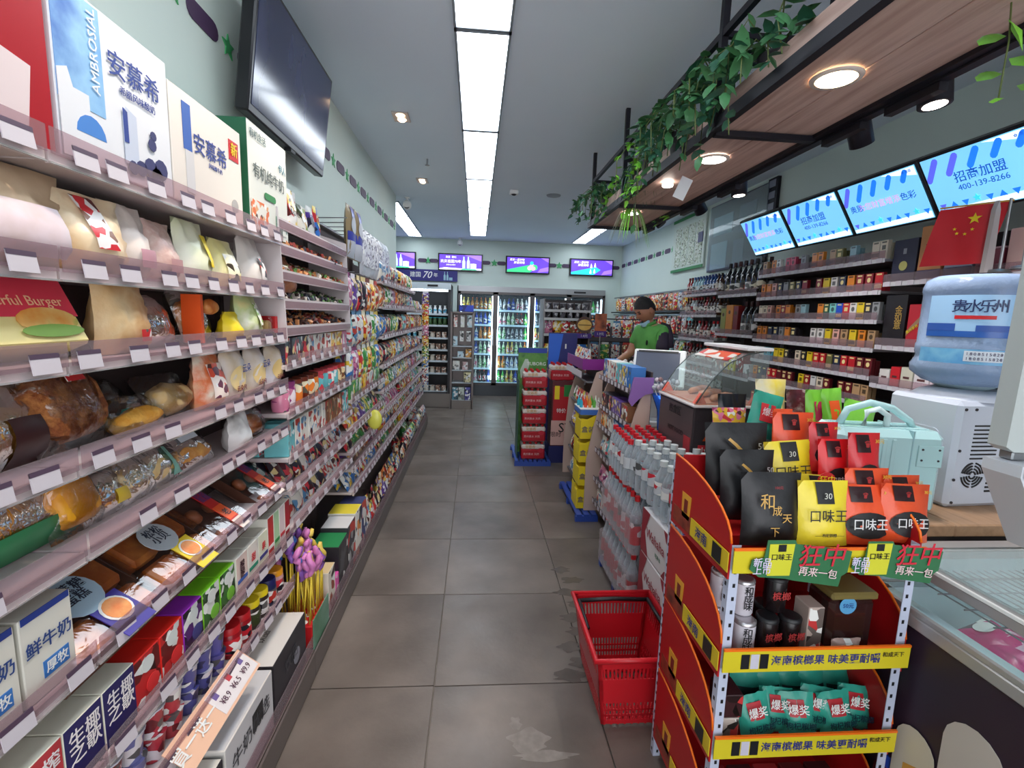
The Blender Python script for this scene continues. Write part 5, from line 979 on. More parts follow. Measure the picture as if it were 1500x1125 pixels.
for z, s in rowsC.items():
    n = len(s); cnt = 0
    for k, ch in enumerate(s):
        if ch == ' ': continue
        y = 3.90-(3.90-2.68)*(k+.5)/n; cnt += 1
        put(CGM[ch][(k*7+int(z*100)) % 3], (RX+.03, y, z+.021), 0, '%s cigarette pack, %s from left on the %s row' % (CG[ch][1], ORD[cnt-1], rn[z]), 'cigarette packs on the right wall', rot=(0, 0, -pi/2+rnd.uniform(-.06, .06)), sc=(1, 1, 1.14))
        if k % 2 == 0: put(CGM[ch][0], (RX+.065, y+.004, z+.021), 0, '%s cigarette pack behind the %s one from left on the %s row' % (CG[ch][1], ORD[cnt-1], rn[z]), 'cigarette packs on the right wall', rot=(0, 0, -pi/2))
# big gift boxes, near bay
def gift(y, z, w_, h, d, c, side, lab, words='', tc=(220, 190, 110), size=.04, vert=False):
    r = E('gift_box', (RX+.03+d/2, y, z+.021), lab, 'gift box', 'gift boxes on the near right wall', -pi/2)
    ob('box', G().box((0, 0, h/2), (w_, d, h), bev=.002, mi=1, fm=(1, 1, 0, 1, 1, 1)).mesh('box', [solid(c, .3), solid(side, .35)]), r)
    if words: txt('\n'.join(words) if vert else words, size, solid(tc), r, (0 if not vert else w_*.18, -d/2-.002, h*.55), bold=.01, spacing=.85)
    return r
r = gift(2.575, 1.735, .15, .235, .1, (38, 36, 66), (30, 28, 50), 'navy gift box with a round gold seal on the top shelf'); ob('seal', G().lathe([(.026, 0), (.026, .002)], 20, M=Matrix.Translation((0, -.051, .09)) @ Matrix.Rotation(pi/2, 4, 'X')).mesh('seal', solid((196, 190, 110)))
, r); ob('emblem', G().box((0, -.051, .17), (.02, .001, .03)).mesh('e', solid((150, 150, 160))), r)
r = gift(2.42, 1.735, .135, .285, .1, (206, 140, 84), (190, 120, 70), 'tall tan gift box with a framed black emblem', '囍', (60, 40, 36), .07); ob('foot_band', G().box((0, -.051, .03), (.135, .001, .05)).mesh('fb', solid((60, 50, 90))), r)
r = gift(2.265, 1.735, .14, .22, .1, (150, 160, 180), (140, 150, 170), 'silver blue gift box half behind the red flag'); ob('foot_band', G().box((0, -.051, .03), (.14, .001, .05)).mesh('fb', solid((60, 50, 90))), r)
r = gift(2.12, 1.735, .12, .12, .1, (130, 50, 70), (120, 44, 60), 'short maroon gift box under the red flag'); ob('lid', G().box((0, 0, .125), (.122, .102, .008)).mesh('lid', solid((190, 150, 160))), r)
gift(1.985, 1.735, .12, .20, .12, (226, 186, 176), (216, 176, 166), 'pale pink gift box beside the flag pole')
gift(2.585, 1.375, .14, .29, .12, (34, 30, 34), (28, 24, 28), 'tall black gift box with vertical gold characters', '金如意', (196, 160, 80), .05, True)
r = gift(2.46, 1.375, .075, .235, .08, (190, 40, 54), (170, 30, 44), 'red liquor box with a tan diagonal stripe'); ob('stripe', G().prism([(-.037, .06), (.037, .14), (.037, .17), (-.037, .09)], .001, axis='y', base=-.042).mesh('st', solid((150, 120, 90))), r); txt('贵州茅台', .02, YEL, r, (0, -.044, .10), rot=(pi/2, R(-35), 0), bold=.03)
r = gift(2.375, 1.375, .075, .25, .08, (196, 40, 54), (170, 30, 44), 'plain red liquor box beside the diagonal striped one', '贵酒', (230, 200, 190), .03, True)
for k in range(4): gift(2.25-.09*k, 1.375, .08, .22, .08, [(150, 30, 44), (60, 30, 40), (190, 170, 120), (40, 50, 90)][k], [(130, 26, 40), (50, 26, 36), (170, 150, 110), (36, 44, 80)][k], '%s liquor box behind the water bottle, middle shelf' % ['crimson', 'dark plum', 'khaki', 'navy'][k])
for k, (y, w_, h, c, n_) in enumerate(((2.60, .07, .09, (226, 222, 214), 'white'), (2.53, .06, .11, (214, 40, 50), 'red'), (2.455, .075, .115, (214, 210, 190), 'cream'), (2.365, .09, .11, (226, 220, 220), 'white wide'), (2.28, .07, .11, (226, 206, 212), 'pinkish white'), (2.22, .03, .10, (60, 60, 150), 'slim blue'))):
    r = gift(y, 1.15, w_, h, .06, c, tuple(int(v*.9) for v in c), '%s small box on the low shelf above the white dispenser' % n_); ob('print', G().box((0, -.031, h*.5), (w_*.5, .001, .012)).mesh('p', solid((90, 50, 50))), r)
# wine and liquor
WG = mat('wine_glass', (18, 16, 20), .08, coat=.6)
def wine(c, lab, capc, h=.30, r_=.037, lw=.6): return ('wine_bottle', 'bottle', [('bottle', G().lathe([(r_*.9, 0), (r_, .008), (r_, h*.60), (r_*.75, h*.68), (r_*.36, h*.76), (r_*.34, h*.95), (r_*.40, h*.955), (r_*.40, h)], 14).mesh('bottle', c), []), ('capsule', G().lathe([(r_*.38, h*.86), (r_*.43, h*.87), (r_*.43, h*1.002)], 12).mesh('capsule', capc), []), ('label', G().lathe([(r_*1.02, h*.14), (r_*1.02, h*(.14+.36*lw))], 14, cap=False).mesh('label', lab), [])])
WB = [wine(WG, pr((226, 216, 190), (150, 130, 100), (60, 50, 50), 30, .4, 0), BLACK), wine(WG, pr((220, 216, 214), (120, 120, 120), (60, 50, 50), 30, .4, 0), solid((60, 20, 26))), wine(WG, pr((180, 60, 50), (220, 190, 170), (60, 50, 50), 30, .4, 0), DARK)]
gw = 'wine bottles on the right wall'
for k in range(7): put(WB[(0, 1, 1, 2, 1, 0, 0)[k]], (RX+.06, 4.50-.088*k, 1.756), 0, 'dark wine bottle, front row, %s from left on the wine bay top shelf' % ORD[k], gw)
for k in range(5): put(WB[k % 3], (RX+.16, 4.42-.1*k, 1.756), 0, 'dark wine bottle, back row, %s from left on the wine bay top shelf' % ORD[k], gw, sc=1.04)
for k in range(3): put(WB[1], (RX+.06, 4.16-.085*k, 1.396), 0, 'dark wine bottle with a white label, %s from left on the wine bay middle shelf' % ORD[k], gw, sc=.98)
gl = 'boxed liquor in the wine bay'
for k, (y, w_, h, c, n_) in enumerate(((4.50, .09, .24, (150, 150, 80), 'olive green'), (4.39, .12, .27, (206, 130, 40), 'golden orange'), (4.28, .08, .26, (120, 30, 34), 'deep red'))):
    r = E('liquor_box', (RX+.07, y, 1.396), n_+' upright liquor box in the wine bay', 'liquor box', gl, -pi/2); ob('box', G().box((0, 0, h/2), (w_, .08, h), bev=.002).mesh('box', solid(c, .3)), r); ob('seal', G().lathe([(.018, 0), (.018, .001)], 14, M=Matrix.Translation((0, -.04, h*.75)) @ Matrix.Rotation(pi/2, 4, 'X')).mesh('seal', solid((80, 60, 40))), r)
for k, (y, w_, h, c, n_) in enumerate(((4.50, .14, .12, (150, 60, 50), 'brick red'), (4.37, .08, .10, (236, 200, 60), 'yellow'), (4.27, .10, .2, (226, 220, 80), 'yellow and white striped'), (4.14, .11, .21, (150, 24, 34), 'dark red'), (4.02, .1, .12, (226, 222, 220), 'white'))):
    put(boxrec('liquor_box', (w_, .08, h), c, tuple(int(v*.5) for v in c), (235, 230, 225), 30, 'liquor box'), (RX+.07, y, 1.021), -pi/2, n_+' box on the lowest shelf of the wine bay', gl)
LQ = [wine(mat('liquor_%d' % i, c, .12, coat=.5), pr(l, (230, 226, 220), (60, 50, 50), 60, .35, 0), solid(cp), .19, .028, 1) for i, (c, l, cp) in enumerate((((60, 30, 30), (200, 190, 180), (150, 30, 30)), ((40, 80, 140), (220, 226, 236), (30, 60, 130)), ((150, 190, 200), (206, 226, 230), (60, 90, 150)), ((70, 44, 30), (214, 206, 196), (30, 26, 26)), ((150, 40, 44), (230, 200, 190), (120, 20, 30)), ((190, 200, 200), (220, 60, 60), (200, 30, 40))))]
ln_ = ['brown', 'blue', 'pale blue', 'dark amber', 'red', 'clear']
for zi, (z, seq) in enumerate(((1.77, [4, 4, 2, 2, 2, 2, 1, 1, 1, 1, 3, 3]), (1.55, [3, 3, 5, 5, 0, 0, 3, 4, 3, 0, 3, 3]), (1.30, [4, 0, 3, 3, 5, 4, 4, 3, 5, 5]), (1.05, [0, 0, 4, 3, 0, 0, 3, 0, 4, 3]), (.80, [0, 3, 0, 0, 3, 4, 0, 3]))):
    for row_ in (0, 1):
        for k, i in enumerate(seq):
            put(LQ[i], (RX+.05+.08*row_, 5.37-(.78/len(seq))*(k+.5), z+.021), 0, '%s liquor bottle, %s row, %s from left, liquor shelf %s' % (ln_[i], ['front', 'back'][row_], ORD[k], ['top', 'second', 'third', 'fourth', 'lowest'][zi]), 'liquor bottles on the right wall')
# pegboard of hanging snacks, far right wall
pgb = E('pegboard', (XR, 7.1, 0), 'white slatted pegboard of hanging snacks along the far right wall', 'pegboard')
ob('panel', G().box((-.012, 0, .95), (.02, 3.3, 1.9)).mesh('panel', solid((176, 176, 172))), pgb)
for z in (1.86, 1.56, 1.26, .96): ob('hook_rail', G().box((-.14, 0, z+.02), (.01, 3.3, .02)).mesh('hook_rail', STEEL), pgb); ob('black_rail', G().box((-.10, 0, z-.24), (.18, 3.3, .02)).mesh('black_rail', BLACK), pgb)
HR = [hang_rec(.14, .22, .05, a, b_2, c_, i+50) for i, (a, b_2, c_, n_) in enumerate(PAL)]
tn = ['top', 'second', 'third', 'fourth']
for t, z in enumerate((1.64, 1.34, 1.04, .74)):
    for k in range(20):
        ci = ([7, 1, 6, 0, 7, 5, 9, 7, 0, 5, 1, 6, 7, 9, 0, 1, 5, 6, 7, 1], [10, 6, 5, 0, 6, 7, 0, 5, 4, 7, 10, 6, 9, 5, 0, 6, 4, 7, 6, 5], [6, 3, 6, 10, 6, 0, 4, 5, 9, 6, 0, 3, 6, 10, 5, 0, 4, 5, 9, 6], [9, 9, 5, 5, 9, 6, 0, 5, 9, 5, 6, 0, 3, 5, 9, 4, 0, 5, 9, 6])[t][k]
        put(HR[ci], (XR-.13, 5.57+.158*k, z), 0, '%s packet, %s from the liquor bay on the %s pegboard row' % (PAL[ci][3], ORD[k], tn[t]), 'packets on the right wall pegboard', rot=(0, 0, -pi/2+rnd.uniform(-.1, .1)))

# ================================================================ counter
LAM = noisy('counter_wood', [(150, 116, 86), (172, 136, 104), (160, 124, 92)], 5, .45, .05, stretch=(6, .6, 6))
ct = E('service_counter', (1.25, 3.02, 0), 'long wooden topped service counter', 'counter')
ob('body', G().box((.02, 0, .405), (.36, 2.8, .81)).mesh('body', mat('counter_body', (92, 82, 84), .5)), ct)
ob('worktop', G().box((.02, 0, .83), (.42, 2.84, .04), bev=.003).mesh('worktop', LAM), ct)
# gum shelf in front of the counter
BEI = mat('beige_panel', (196, 170, 156), .5)
gs = E('gum_shelf', (1.03, 3.05, 0), 'stepped counter-front shelf of chewing gum boxes with beige side panels', 'shelving')
GZ = (1.075, .87, .73, .53, .31, .14)
ob('back_panel', G().box((-.0, 0, .6), (.012, .7, 1.2)).mesh('back_panel', DBK), gs)
for k, z in enumerate(GZ):
    s_ = ob('shelf', G().box((-.06, 0, z+.01), (.13, .69, .012)).mesh('shelf', solid((110, 108, 112))), gs)
    ob('price_strip', G().box((-.128, 0, z+.012), (.006, .69, .035)).mesh('price_strip', STRIP), s_)
    for t in range(9): ob('price_tag', tags, s_, (-.132, -.31+.078*t, z+.013), (0, 0, pi))
for s in (-1, 1):
    pf = [(-.19, .06), (-.19, .45), (-.15, .70), (-.08, .98), (-.03, 1.12), (.0, 1.13), (.0, .06)]
    ob('side_panel', G().prism(pf, .012, axis='y', base=s*.352-.006).mesh('side_panel', BEI), gs)
ob('purple_cap', G().prism([(-.115, 1.0), (-.135, 1.03), (-.11, 1.17), (.005, 1.17), (.005, 1.08), (-.04, 1.07), (-.08, 1.04)], .02, axis='y', base=-.374).mesh('purple_cap', solid((140, 100, 170))), gs)
def rfill(y0, y1, z, kind, where, seq, xf, group='gum and sweets on the counter shelf', seed=0):
    fill(y0, y1, z-.004, kind, where, group, seq, 3, seed=seed, xf=xf, wob=.03, face=-pi/2)
rfill(2.73, 3.38, 1.075, 'slim', 'top row of the gum shelf', [2, 10, 6, 2, 1], .895, seed=1)
rfill(2.73, 3.38, .87, 'box', 'second row of the gum shelf', [9, 8, 5, 6], .895, seed=2)
rfill(2.73, 3.38, .73, 'box', 'third row of the gum shelf', [2, 6, 7], .895, seed=3)
rfill(2.73, 3.38, .53, 'mbag', 'fourth row of the gum shelf', [6, 10], .895, seed=4)
rfill(2.73, 3.38, .31, 'mbag', 'fifth row of the gum shelf', [6, 4, 5], .895, seed=5)
rfill(2.73, 3.38, .14, 'box', 'lowest row of the gum shelf', [7, 9, 6], .895, seed=6)
# purple snack unit further on
pu = E('purple_display', (1.0, 3.98, 0), 'purple topped snack display at the far end of the counter', 'display stand')
ob('back_panel', G().box((.02, 0, .55), (.012, .62, 1.1)).mesh('back_panel', DBK), pu)
for z in (1.0, .78, .55, .33, .12): ob('shelf', G().box((-.05, 0, z), (.14, .6, .012)).mesh('shelf', solid((110, 108, 112))), pu)
ob('side_panel', G().prism([(-.16, .06), (-.16, .4), (-.13, .8), (-.05, 1.08), (.0, 1.1), (.02, .06)], .012, axis='y', base=-.322).mesh('side_panel', BEI), pu); ob('side_panel', G().prism([(-.16, .06), (-.16, .4), (-.13, .8), (-.05, 1.08), (.0, 1.1), (.02, .06)], .012, axis='y', base=.31).mesh('side_panel', BEI), pu)
PUR = solid((130, 30, 130), .4)
ob('purple_tray', G().box((-.06, 0, 1.115), (.2, .62, .03)).box((-.16, 0, 1.15), (.006, .62, .07)).box((-.06, -.31, 1.15), (.2, .006, .07)).mesh('purple_tray', PUR), pu); ob('price_strip', G().box((-.166, 0, 1.06), (.006, .6, .05)).mesh('price_strip', solid((206, 200, 206))), pu)
for t, z in enumerate((.78, .55, .33, .12)): rfill(3.70, 4.27, z-.012, 'mbag', '%s row of the purple display' % ['first', 'second', 'third', 'fourth'][t], [[0, 3, 9], [5, 8, 0], [8, 5, 8], [5, 6, 8]][t], .86, 'pouches on the purple display', 40+t)
rfill(3.70, 4.27, 1.115, 'mbag', 'purple top tray', [6, 1, 6, 2], .86, 'pouches on the purple display', 50)
# yellow boxes on a blue pallet
PAL_B = mat('blue_pallet', (44, 74, 160), .45)
def pallet(x, y, w_, d, lab):
    r = E('floor_pallet', (x, y, 0), lab, 'pallet', 'blue plastic floor pallets')
    n = max(3, int(w_/.045))
    for k in range(n): ob('slat', G().box((-w_/2+w_*(k+.5)/n, 0, .05), (w_/n*.7, d, .016)).mesh('slat', PAL_B), r)
    for s in (-1, 0, 1): ob('runner', G().box((0, s*(d/2-.02), .022), (w_, .035, .042)).mesh('runner', PAL_B), r)
pallet(.85, 3.68, .17, .72, 'blue slatted pallet under the yellow boxes')
pallet(.92, 2.42, .27, .60, 'blue pallet under the red and white bottle packs')
pallet(.60, 4.95, .37, .62, 'blue pallet under the stacked red water packs')
YB_ = pr((232, 204, 30), (232, 204, 30), (190, 60, 40), 12, .4, 0)
for k in range(4):
    r = E('yellow_box', (.865+.004*(k % 2), 3.53, .06+.182*k), 'yellow display carton of snacks, %s from the floor' % ORD[k], 'carton', 'stacked yellow cartons')
    ob('box', G().box((0, 0, .07), (.15, .2, .14), bev=.002).mesh('box', YEL), r); ob('lid_flap', G().prism([(-.075, .14), (.075, .14), (.075, .178), (.03, .18), (-.03, .15), (-.075, .155)], .003, axis='y', base=-.1).mesh('lid_flap', YEL), r); ob('lid_side', G().box((.073, 0, .16), (.003, .2, .04)).box((-.073, .05, .155), (.003, .1, .03)).mesh('lid_side', YEL), r); ob('red_print', G().prism([(.03, .07), (.06, .05), (.06, .12), (.03, .14)], .001, axis='y', base=-.102).mesh('rp', solid((180, 60, 40))), r)
    txt('盒装', .05, solid((60, 60, 110)), r, (-.02, -.103, .07), bold=.02)
r = E('bottle_tray', (.87, 3.53, .792), 'blue and white tray of small coloured squeeze bottles on the yellow boxes', 'tray'); ob('tray', G().box((0, 0, .02), (.17, .22, .04)).mesh('tray', solid((60, 110, 190))), r); ob('white_lip', G().box((0, 0, .042), (.175, .225, .006)).mesh('wl', WHITE), r)
for k in range(10): 
    cc = [(40, 170, 200), (220, 70, 40), (230, 140, 60), (90, 170, 60), (230, 230, 220)][k % 5]
    ob('squeeze_bottle', G().lathe([(.012, 0), (.013, .04), (.004, .06), (.003, .075)], 8).mesh('sb', solid(cc)), None, (.80+.033*(k % 5), 3.48+.09*(k//5), .838), label='small %s squeeze bottle, %s row, on the yellow box tray' % (['teal', 'red', 'orange', 'green', 'white'][k % 5], ['front', 'back'][k//5]), cat='bottle', group='squeeze bottles on the tray')
# ---- red-and-white water packs and green and blue posters
def waterpack(x, y, z, lab, w_=.24, h=.183, d=.2, grp='shrink-wrapped water packs'):
    r = E('water_pack', (x, y, z), lab, 'water pack', grp)
    for i in range(4):
        for j in range(3):
            b_ = ob('bottle', WPB, r, (-w_/2+w_*(i+.5)/4, -d/2+d*(j+.5)/3, 0)); ob('cap', WPC, b_)
    ob('wrapper', G().box((0, 0, h*.30), (w_, d, h*.58), bev=.012, mi=0).mesh('wrapper', solid((176, 24, 40), .3)), r); ob('white_band', G().box((0, 0, h*.70), (w_-.002, d-.002, h*.26), bev=.012).mesh('white_band', solid((220, 208, 200), .3)), r)
    txt('安慕希', .035, solid((200, 150, 60)), r, (-.03, -d/2-.002, h*.72)); txt('贵州泉水 天然', .026, solid((226, 190, 190)), r, (-.02, -d/2-.002, h*.3), bold=.02)
    ob('round_badge', G().prism([(.075+.03*cos(t*pi/6), h*.52+.024*sin(t*pi/6)) for t in range(12)], .001, axis='y', base=-d/2-.003).mesh('rb', solid((196, 36, 56))), r)
WPB = G().lathe([(.026, .0), (.028, .02), (.028, .11), (.012, .15), (.011, .16)], 8).mesh('bottle', PETP); WPC = G().lathe([(.014, .157), (.014, .178)], 8).mesh('cap', RED)
for k in range(5): waterpack(.605, 4.78, .06+.184*k, 'red and white shrink-wrapped water pack, %s from the floor in the aisle stack' % ORD[k])
gp = E('green_poster_board', (.60, 4.97, .06), 'green tea poster board with a blue header behind the water packs', 'poster board')
ob('board', G().box((0, 0, .56), (.30, .02, 1.12)).mesh('board', noisy('green_tea_print', [(50, 120, 50), (90, 150, 60), (30, 90, 50)], 9, .4, 0)), gp); ob('blue_header', G().box((0, -.012, 1.09), (.30, .004, .05)).mesh('bh', BLUE), gp); txt('TUBORG', .05, WHITE, gp, (.04, -.014, .95), bold=.03)
ob('bottle_print', G().prism([(-.12, .8), (-.07, .8), (-.03, .95), (-.05, 1.0), (-.08, 1.0), (-.13, .88)], .001, axis='y', base=-.013).mesh('bp', solid((190, 206, 190))), gp)
ob('side_panel', G().box((-.155, -.12, .4), (.006, .24, .8)).mesh('side_panel', solid((40, 90, 70))), gp)
bp_ = E('blue_display_board', (.92, 5.0, 0), 'tall blue and navy drinks display with red posters on its front', 'display stand')
ob('board', G().box((0, .02, .67), (.30, .04, 1.34)).mesh('board', solid((30, 36, 110))), bp_); ob('light_blue_print', G().prism([(-.15, 1.0), (-.05, 1.0), (.0, 1.33), (-.15, 1.33)], .001, axis='y', base=-.003).mesh('lb', solid((30, 100, 210))), bp_); ob('bottle_print', G().box((.03, -.003, 1.2), (.015, .001, .05)).mesh('b', WHITE), bp_)
ob('plinth', G().box((0, -.12, .09), (.29, .24, .18)).mesh('plinth', NAVY), bp_); ob('shelf_block', G().box((0, -.12, .52), (.26, .22, .68)).mesh('shelf_block', solid((90, 24, 34))), bp_)
ob('red_poster', G().box((-.03, -.233, .62), (.17, .004, .36)).mesh('rp', solid((180, 26, 36))), bp_); ob('green_print', G().box((.03, -.236, .76), (.08, .002, .12)).mesh('gp', GREEN), bp_); ob('yellow_print', G().box((-.08, -.236, .74), (.05, .002, .14)).mesh('yp', YEL), bp_)
ob('pink_poster', G().box((-.03, -.234, .32), (.2, .004, .26)).mesh('pp', solid((214, 170, 160))), bp_); txt('ST', .14, BLACK, bp_, (.02, -.238, .37), bold=.03); txt('限时', .06, BLACK, bp_, (-.08, -.238, .30)); txt('特价', .05, WHITE, bp_, (-.03, -.238, .55), bold=.03)
waterpack(.89, 4.87, .862, 'red and white water pack standing on top of the blue display')
# island gondola behind
isl = E('island_shelf', (1.10, 5.95, 0), 'island shelving unit with trays of cups and noodle packets', 'shelving')
ob('back_panel', G().box((0, .2, .86), (.56, .02, 1.72)).mesh('back_panel', DBK), isl)
for s in (-1, 1): ob('side_frame', G().box((s*.28, .02, .86), (.02, .38, 1.72)).mesh('side_frame', mat('upright_steel', (120, 116, 116))), isl)
for z in (1.29, 1.48, 1.58, 1.0, .7, .4, .1):
    s_ = ob('shelf', G().box((0, 0, z), (.56, .38, .014)).mesh('shelf', solid((120, 116, 116))), isl); ob('price_strip', G().box((0, -.19, z), (.56, .006, .03)).mesh('ps', solid((190, 190, 190))), s_)
ob('top_rail', G().box((0, -.19, 1.70), (.56, .02, .02)).mesh('top_rail', BLACK), isl)
CUPP = ('noodle_cup', 'cup', [('cup', G().lathe([(.028, 0), (.038, .08)], 12).mesh('cup', pr((90, 88, 96), (190, 190, 196), (40, 40, 46), 30, .3, 0)), []), ('lid', G().lathe([(.040, .08), (.038, .085)], 12).mesh('lid', solid((200, 200, 204))), [])])
for t, z in enumerate((1.489, 1.589)):
    for k in range(6): put(CUPP, (.87+.09*k, 5.82, z), 0, 'grey cup, %s from left on the %s cup row of the island shelf' % (ORD[k], ['lower', 'upper'][t]), 'cups on the island shelf')
for k, (ci, n_) in enumerate(((4, 'pink and white'), (1, 'yellow and red'), (0, 'red'), (9, 'brown'), (7, 'orange'))):
    put(bag_rec(.11, .16, .05, PAL[ci][0], PAL[ci][1], PAL[ci][2], 'noodle_pack', 'noodle pack', 20, seed=ci), (.88+.108*k, 5.82, 1.30), .0, '%s noodle packet on the island shelf, %s from left' % (n_, ORD[k]), 'noodle packets on the island shelf')
for t, z in enumerate((1.0, .7)):
    for k in range(5): put(BAGR[(3*k+t*4+1) % 11], (.88+.11*k, 5.82, z+.01), 0, '%s bag, %s from left on the %s island shelf' % (PAL[(3*k+t*4+1) % 11][3], ORD[k], ['upper low', 'lower low'][t]), 'bags low on the island shelf')
r = E('burger_sign', (1.29, 5.66, 1.36), 'round yellow food sign with a purple price flag on the island shelf', 'sign'); ob('disc', G().lathe([(.10, 0), (.10, .004)], 20, M=Matrix.Rotation(pi/2, 4, 'X') @ Matrix.Translation((0, .06, 0))).mesh('disc', solid((90, 60, 50))), r); ob('bun_print', G().prism([(.085*cos(t*pi/8), .06+.065*sin(t*pi/8)) for t in range(16)], .002, axis='y', base=-.008).mesh('bun', noisy('sign_bun', [(226, 170, 70), (240, 200, 110)], 12, .4, 0)), r); ob('price_flag', G().box((0, -.004, -.07), (.17, .004, .06)).mesh('flag', solid((72, 40, 130))), r); ob('patty_print', G().box((0, -.012, .06), (.15, .002, .008)).mesh('pat', solid((90, 50, 30))), r); txt('1.4元', .04, WHITE, r, (0, -.008, -.07)); ob('stem', G().cyl((0, .06, -.07), (0, .0, -.02), .004).mesh('stem', STEEL), r)
r = E('food_poster', (1.47, 5.6, 1.30), 'upright poster with grilled food and a purple foot', 'poster'); ob('board', G().box((0, 0, .12), (.14, .006, .28)).mesh('board', noisy('food_poster', [(60, 34, 30), (206, 110, 70), (90, 50, 40)], 6, .4, 0)), r); ob('purple_foot', G().box((0, -.004, .02), (.14, .003, .07)).mesh('foot', solid((72, 40, 130))), r); ob('pole', G().cyl((0, 0, -1.3), (0, 0, 0), .008).mesh('pole', STEEL), r); ob('base_disc', G().lathe([(.1, -1.3), (.1, -1.29)], 18).mesh('bd', STEEL), r); txt('1.9元', .04, WHITE, r, (0, -.008, .02))
# low rack of hanging sundries between island and pegboard
sr = E('sundry_rack', (1.85, 6.3, 0), 'black wire rack of toys and packets behind the man', 'display rack')
ob('frame', G().box((0, .1, .7), (.7, .02, 1.4)).mesh('frame', mat('rack_back', (96, 92, 96), .5)), sr)
for z in (1.0, 1.3, .7): ob('rail', G().box((0, -.05, z+.2), (.7, .02, .015)).mesh('rail', BLACK), sr)
for t, z in enumerate((1.28, 1.0, .72)):
    for k in range(5): put(HANG[(6, 5, 6, 0, 10, 6, 3, 6, 9, 4, 2, 6, 5, 7, 6)[t*5+k]], (1.56+.145*k, 6.22, z-.02), 0, '%s packet on the wire rack behind the man, %s row, %s from left' % (PAL[(6, 5, 6, 0, 10, 6, 3, 6, 9, 4, 2, 6, 5, 7, 6)[t*5+k]][3], tn[t], ORD[k]), 'packets on the wire rack')

# ================================================================ on the counter
# heated display case
cx, cy0, cy1, zc = 1.03, 2.13, 2.55, .851
hc = E('heated_food_case', (1.20, (cy0+cy1)/2, zc), 'curved glass heated food case on a dark printed base', 'food case')
hw = .34; ll = cy1-cy0
ob('base', G().box((0, 0, .125), (hw, ll, .25), bev=.004).mesh('base', mat('case_base', (52, 46, 50), .4)), hc)
ob('side_print', G().box((-hw/2-.001, 0, .13), (.002, ll*.96, .22)).mesh('side_print', noisy('case_side_print', [(92, 76, 76), (70, 60, 62)], 4, .4, 0)), hc)
ob('red_print', G().box((-hw/2-.003, -ll*.38, .05), (.002, .07, .1)).mesh('rp', solid((170, 40, 50))), hc)
ob('food_print', G().prism([(-.12, .09), (-.03, .09), (-.04, .12), (-.10, .125)], .001, axis='y', base=-ll/2-.002).mesh('fp', ORANGE), hc); ob('red_card', G().box((-.10, -ll/2-.002, .04), (.08, .002, .06)).mesh('rc', solid((206, 50, 56))), hc); txt('小吃', .04, WHITE, hc, (-.10, -ll/2-.005, .04)); txt('美味热食', .035, WHITE, hc, (-.0, -ll/2-.003, .17))
txt('热食区', .05, BLACK, hc, (-hw/2-.004, 0, .2), rot=(pi/2, 0, -pi/2)); txt('HOT FOOD', .035, BLACK, hc, (-hw/2-.004, -.02, .10), rot=(pi/2, 0, -pi/2))
ob('rim', G().box((0, 0, .256), (hw+.02, ll+.02, .012), bev=.003).mesh('rim', solid((214, 206, 204), .3)), hc)
ob('tray_mat', G().box((0, 0, .266), (hw-.03, ll-.03, .008)).mesh('tray_mat', noisy('tray_food_mat', [(206, 110, 80), (226, 160, 130)], 9, .5, 0)), hc)
for k, (x, y) in enumerate(((-.14, -.19), (-.14, .19), (.13, -.19))): ob('corner_clip', G().prism([(-.03, 0), (.03, 0), (0, .05)], .02, axis='y', base=-.01, M=Matrix.Translation((x, y, .268))).mesh('clip', solid((226, 90, 60))), hc)
prof = [(-hw/2+.005, .27), (-.13, .33), (-.085, .40), (-.02, .465), (.06, .505), (.14, .52)]
gg = G()
for i in range(len(prof)-1):
    (a, b), (c, d) = prof[i], prof[i+1]
    vs = [(a, -ll/2, b), (c, -ll/2, d), (c, ll/2, d), (a, ll/2, b)]; gg.add(vs, [(0, 1, 2, 3)], 0, True)
ob('curved_glass', gg.mesh('curved_glass', GLASS), hc)
for s in (-1, 1):
    ob('end_glass', G().prism([(hw/2, .27)]+prof+[(hw/2, .52)], .004, axis='y', base=s*ll/2-.002).mesh('end_glass', GLASS), hc)
    ob('glass_edge', G().tube([(a, s*ll/2, b) for a, b in prof], .003, 6).mesh('glass_edge', mat('edge_green', (60, 70, 70), .2)), hc)
ob('roof', G().box((.12, 0, .53), (.13, ll+.01, .016), bev=.003).mesh('roof', solid((222, 220, 222), .3)), hc); ob('roof_print', G().box((0, 0, 0), (.075, ll*.8, .003), M=Matrix.Translation((.02, 0, .490)) @ Matrix.Rotation(R(-27), 4, 'Y')).mesh('rp', pr((226, 220, 214), (226, 90, 50), (206, 60, 60), 30, .4, 0)), hc)
for k in range(9):
    ob('sausage', G().tube([(-.05+.0*k, -.02, 0), (0, 0, .004), (.05, .02, 0)], [.012, .016, .012], 8).mesh('s', noisy('sausage_skin', [(206, 120, 80), (226, 150, 110)], 12, .35, .1)), None, (1.17+.04*(k % 3), 2.2+.04*k, zc+.286), (0, 0, rnd.uniform(-.5, .5)), 'pinkish sausage in the heated case, %s from the near end' % ORD[k], 'sausage', 'sausages in the heated case')
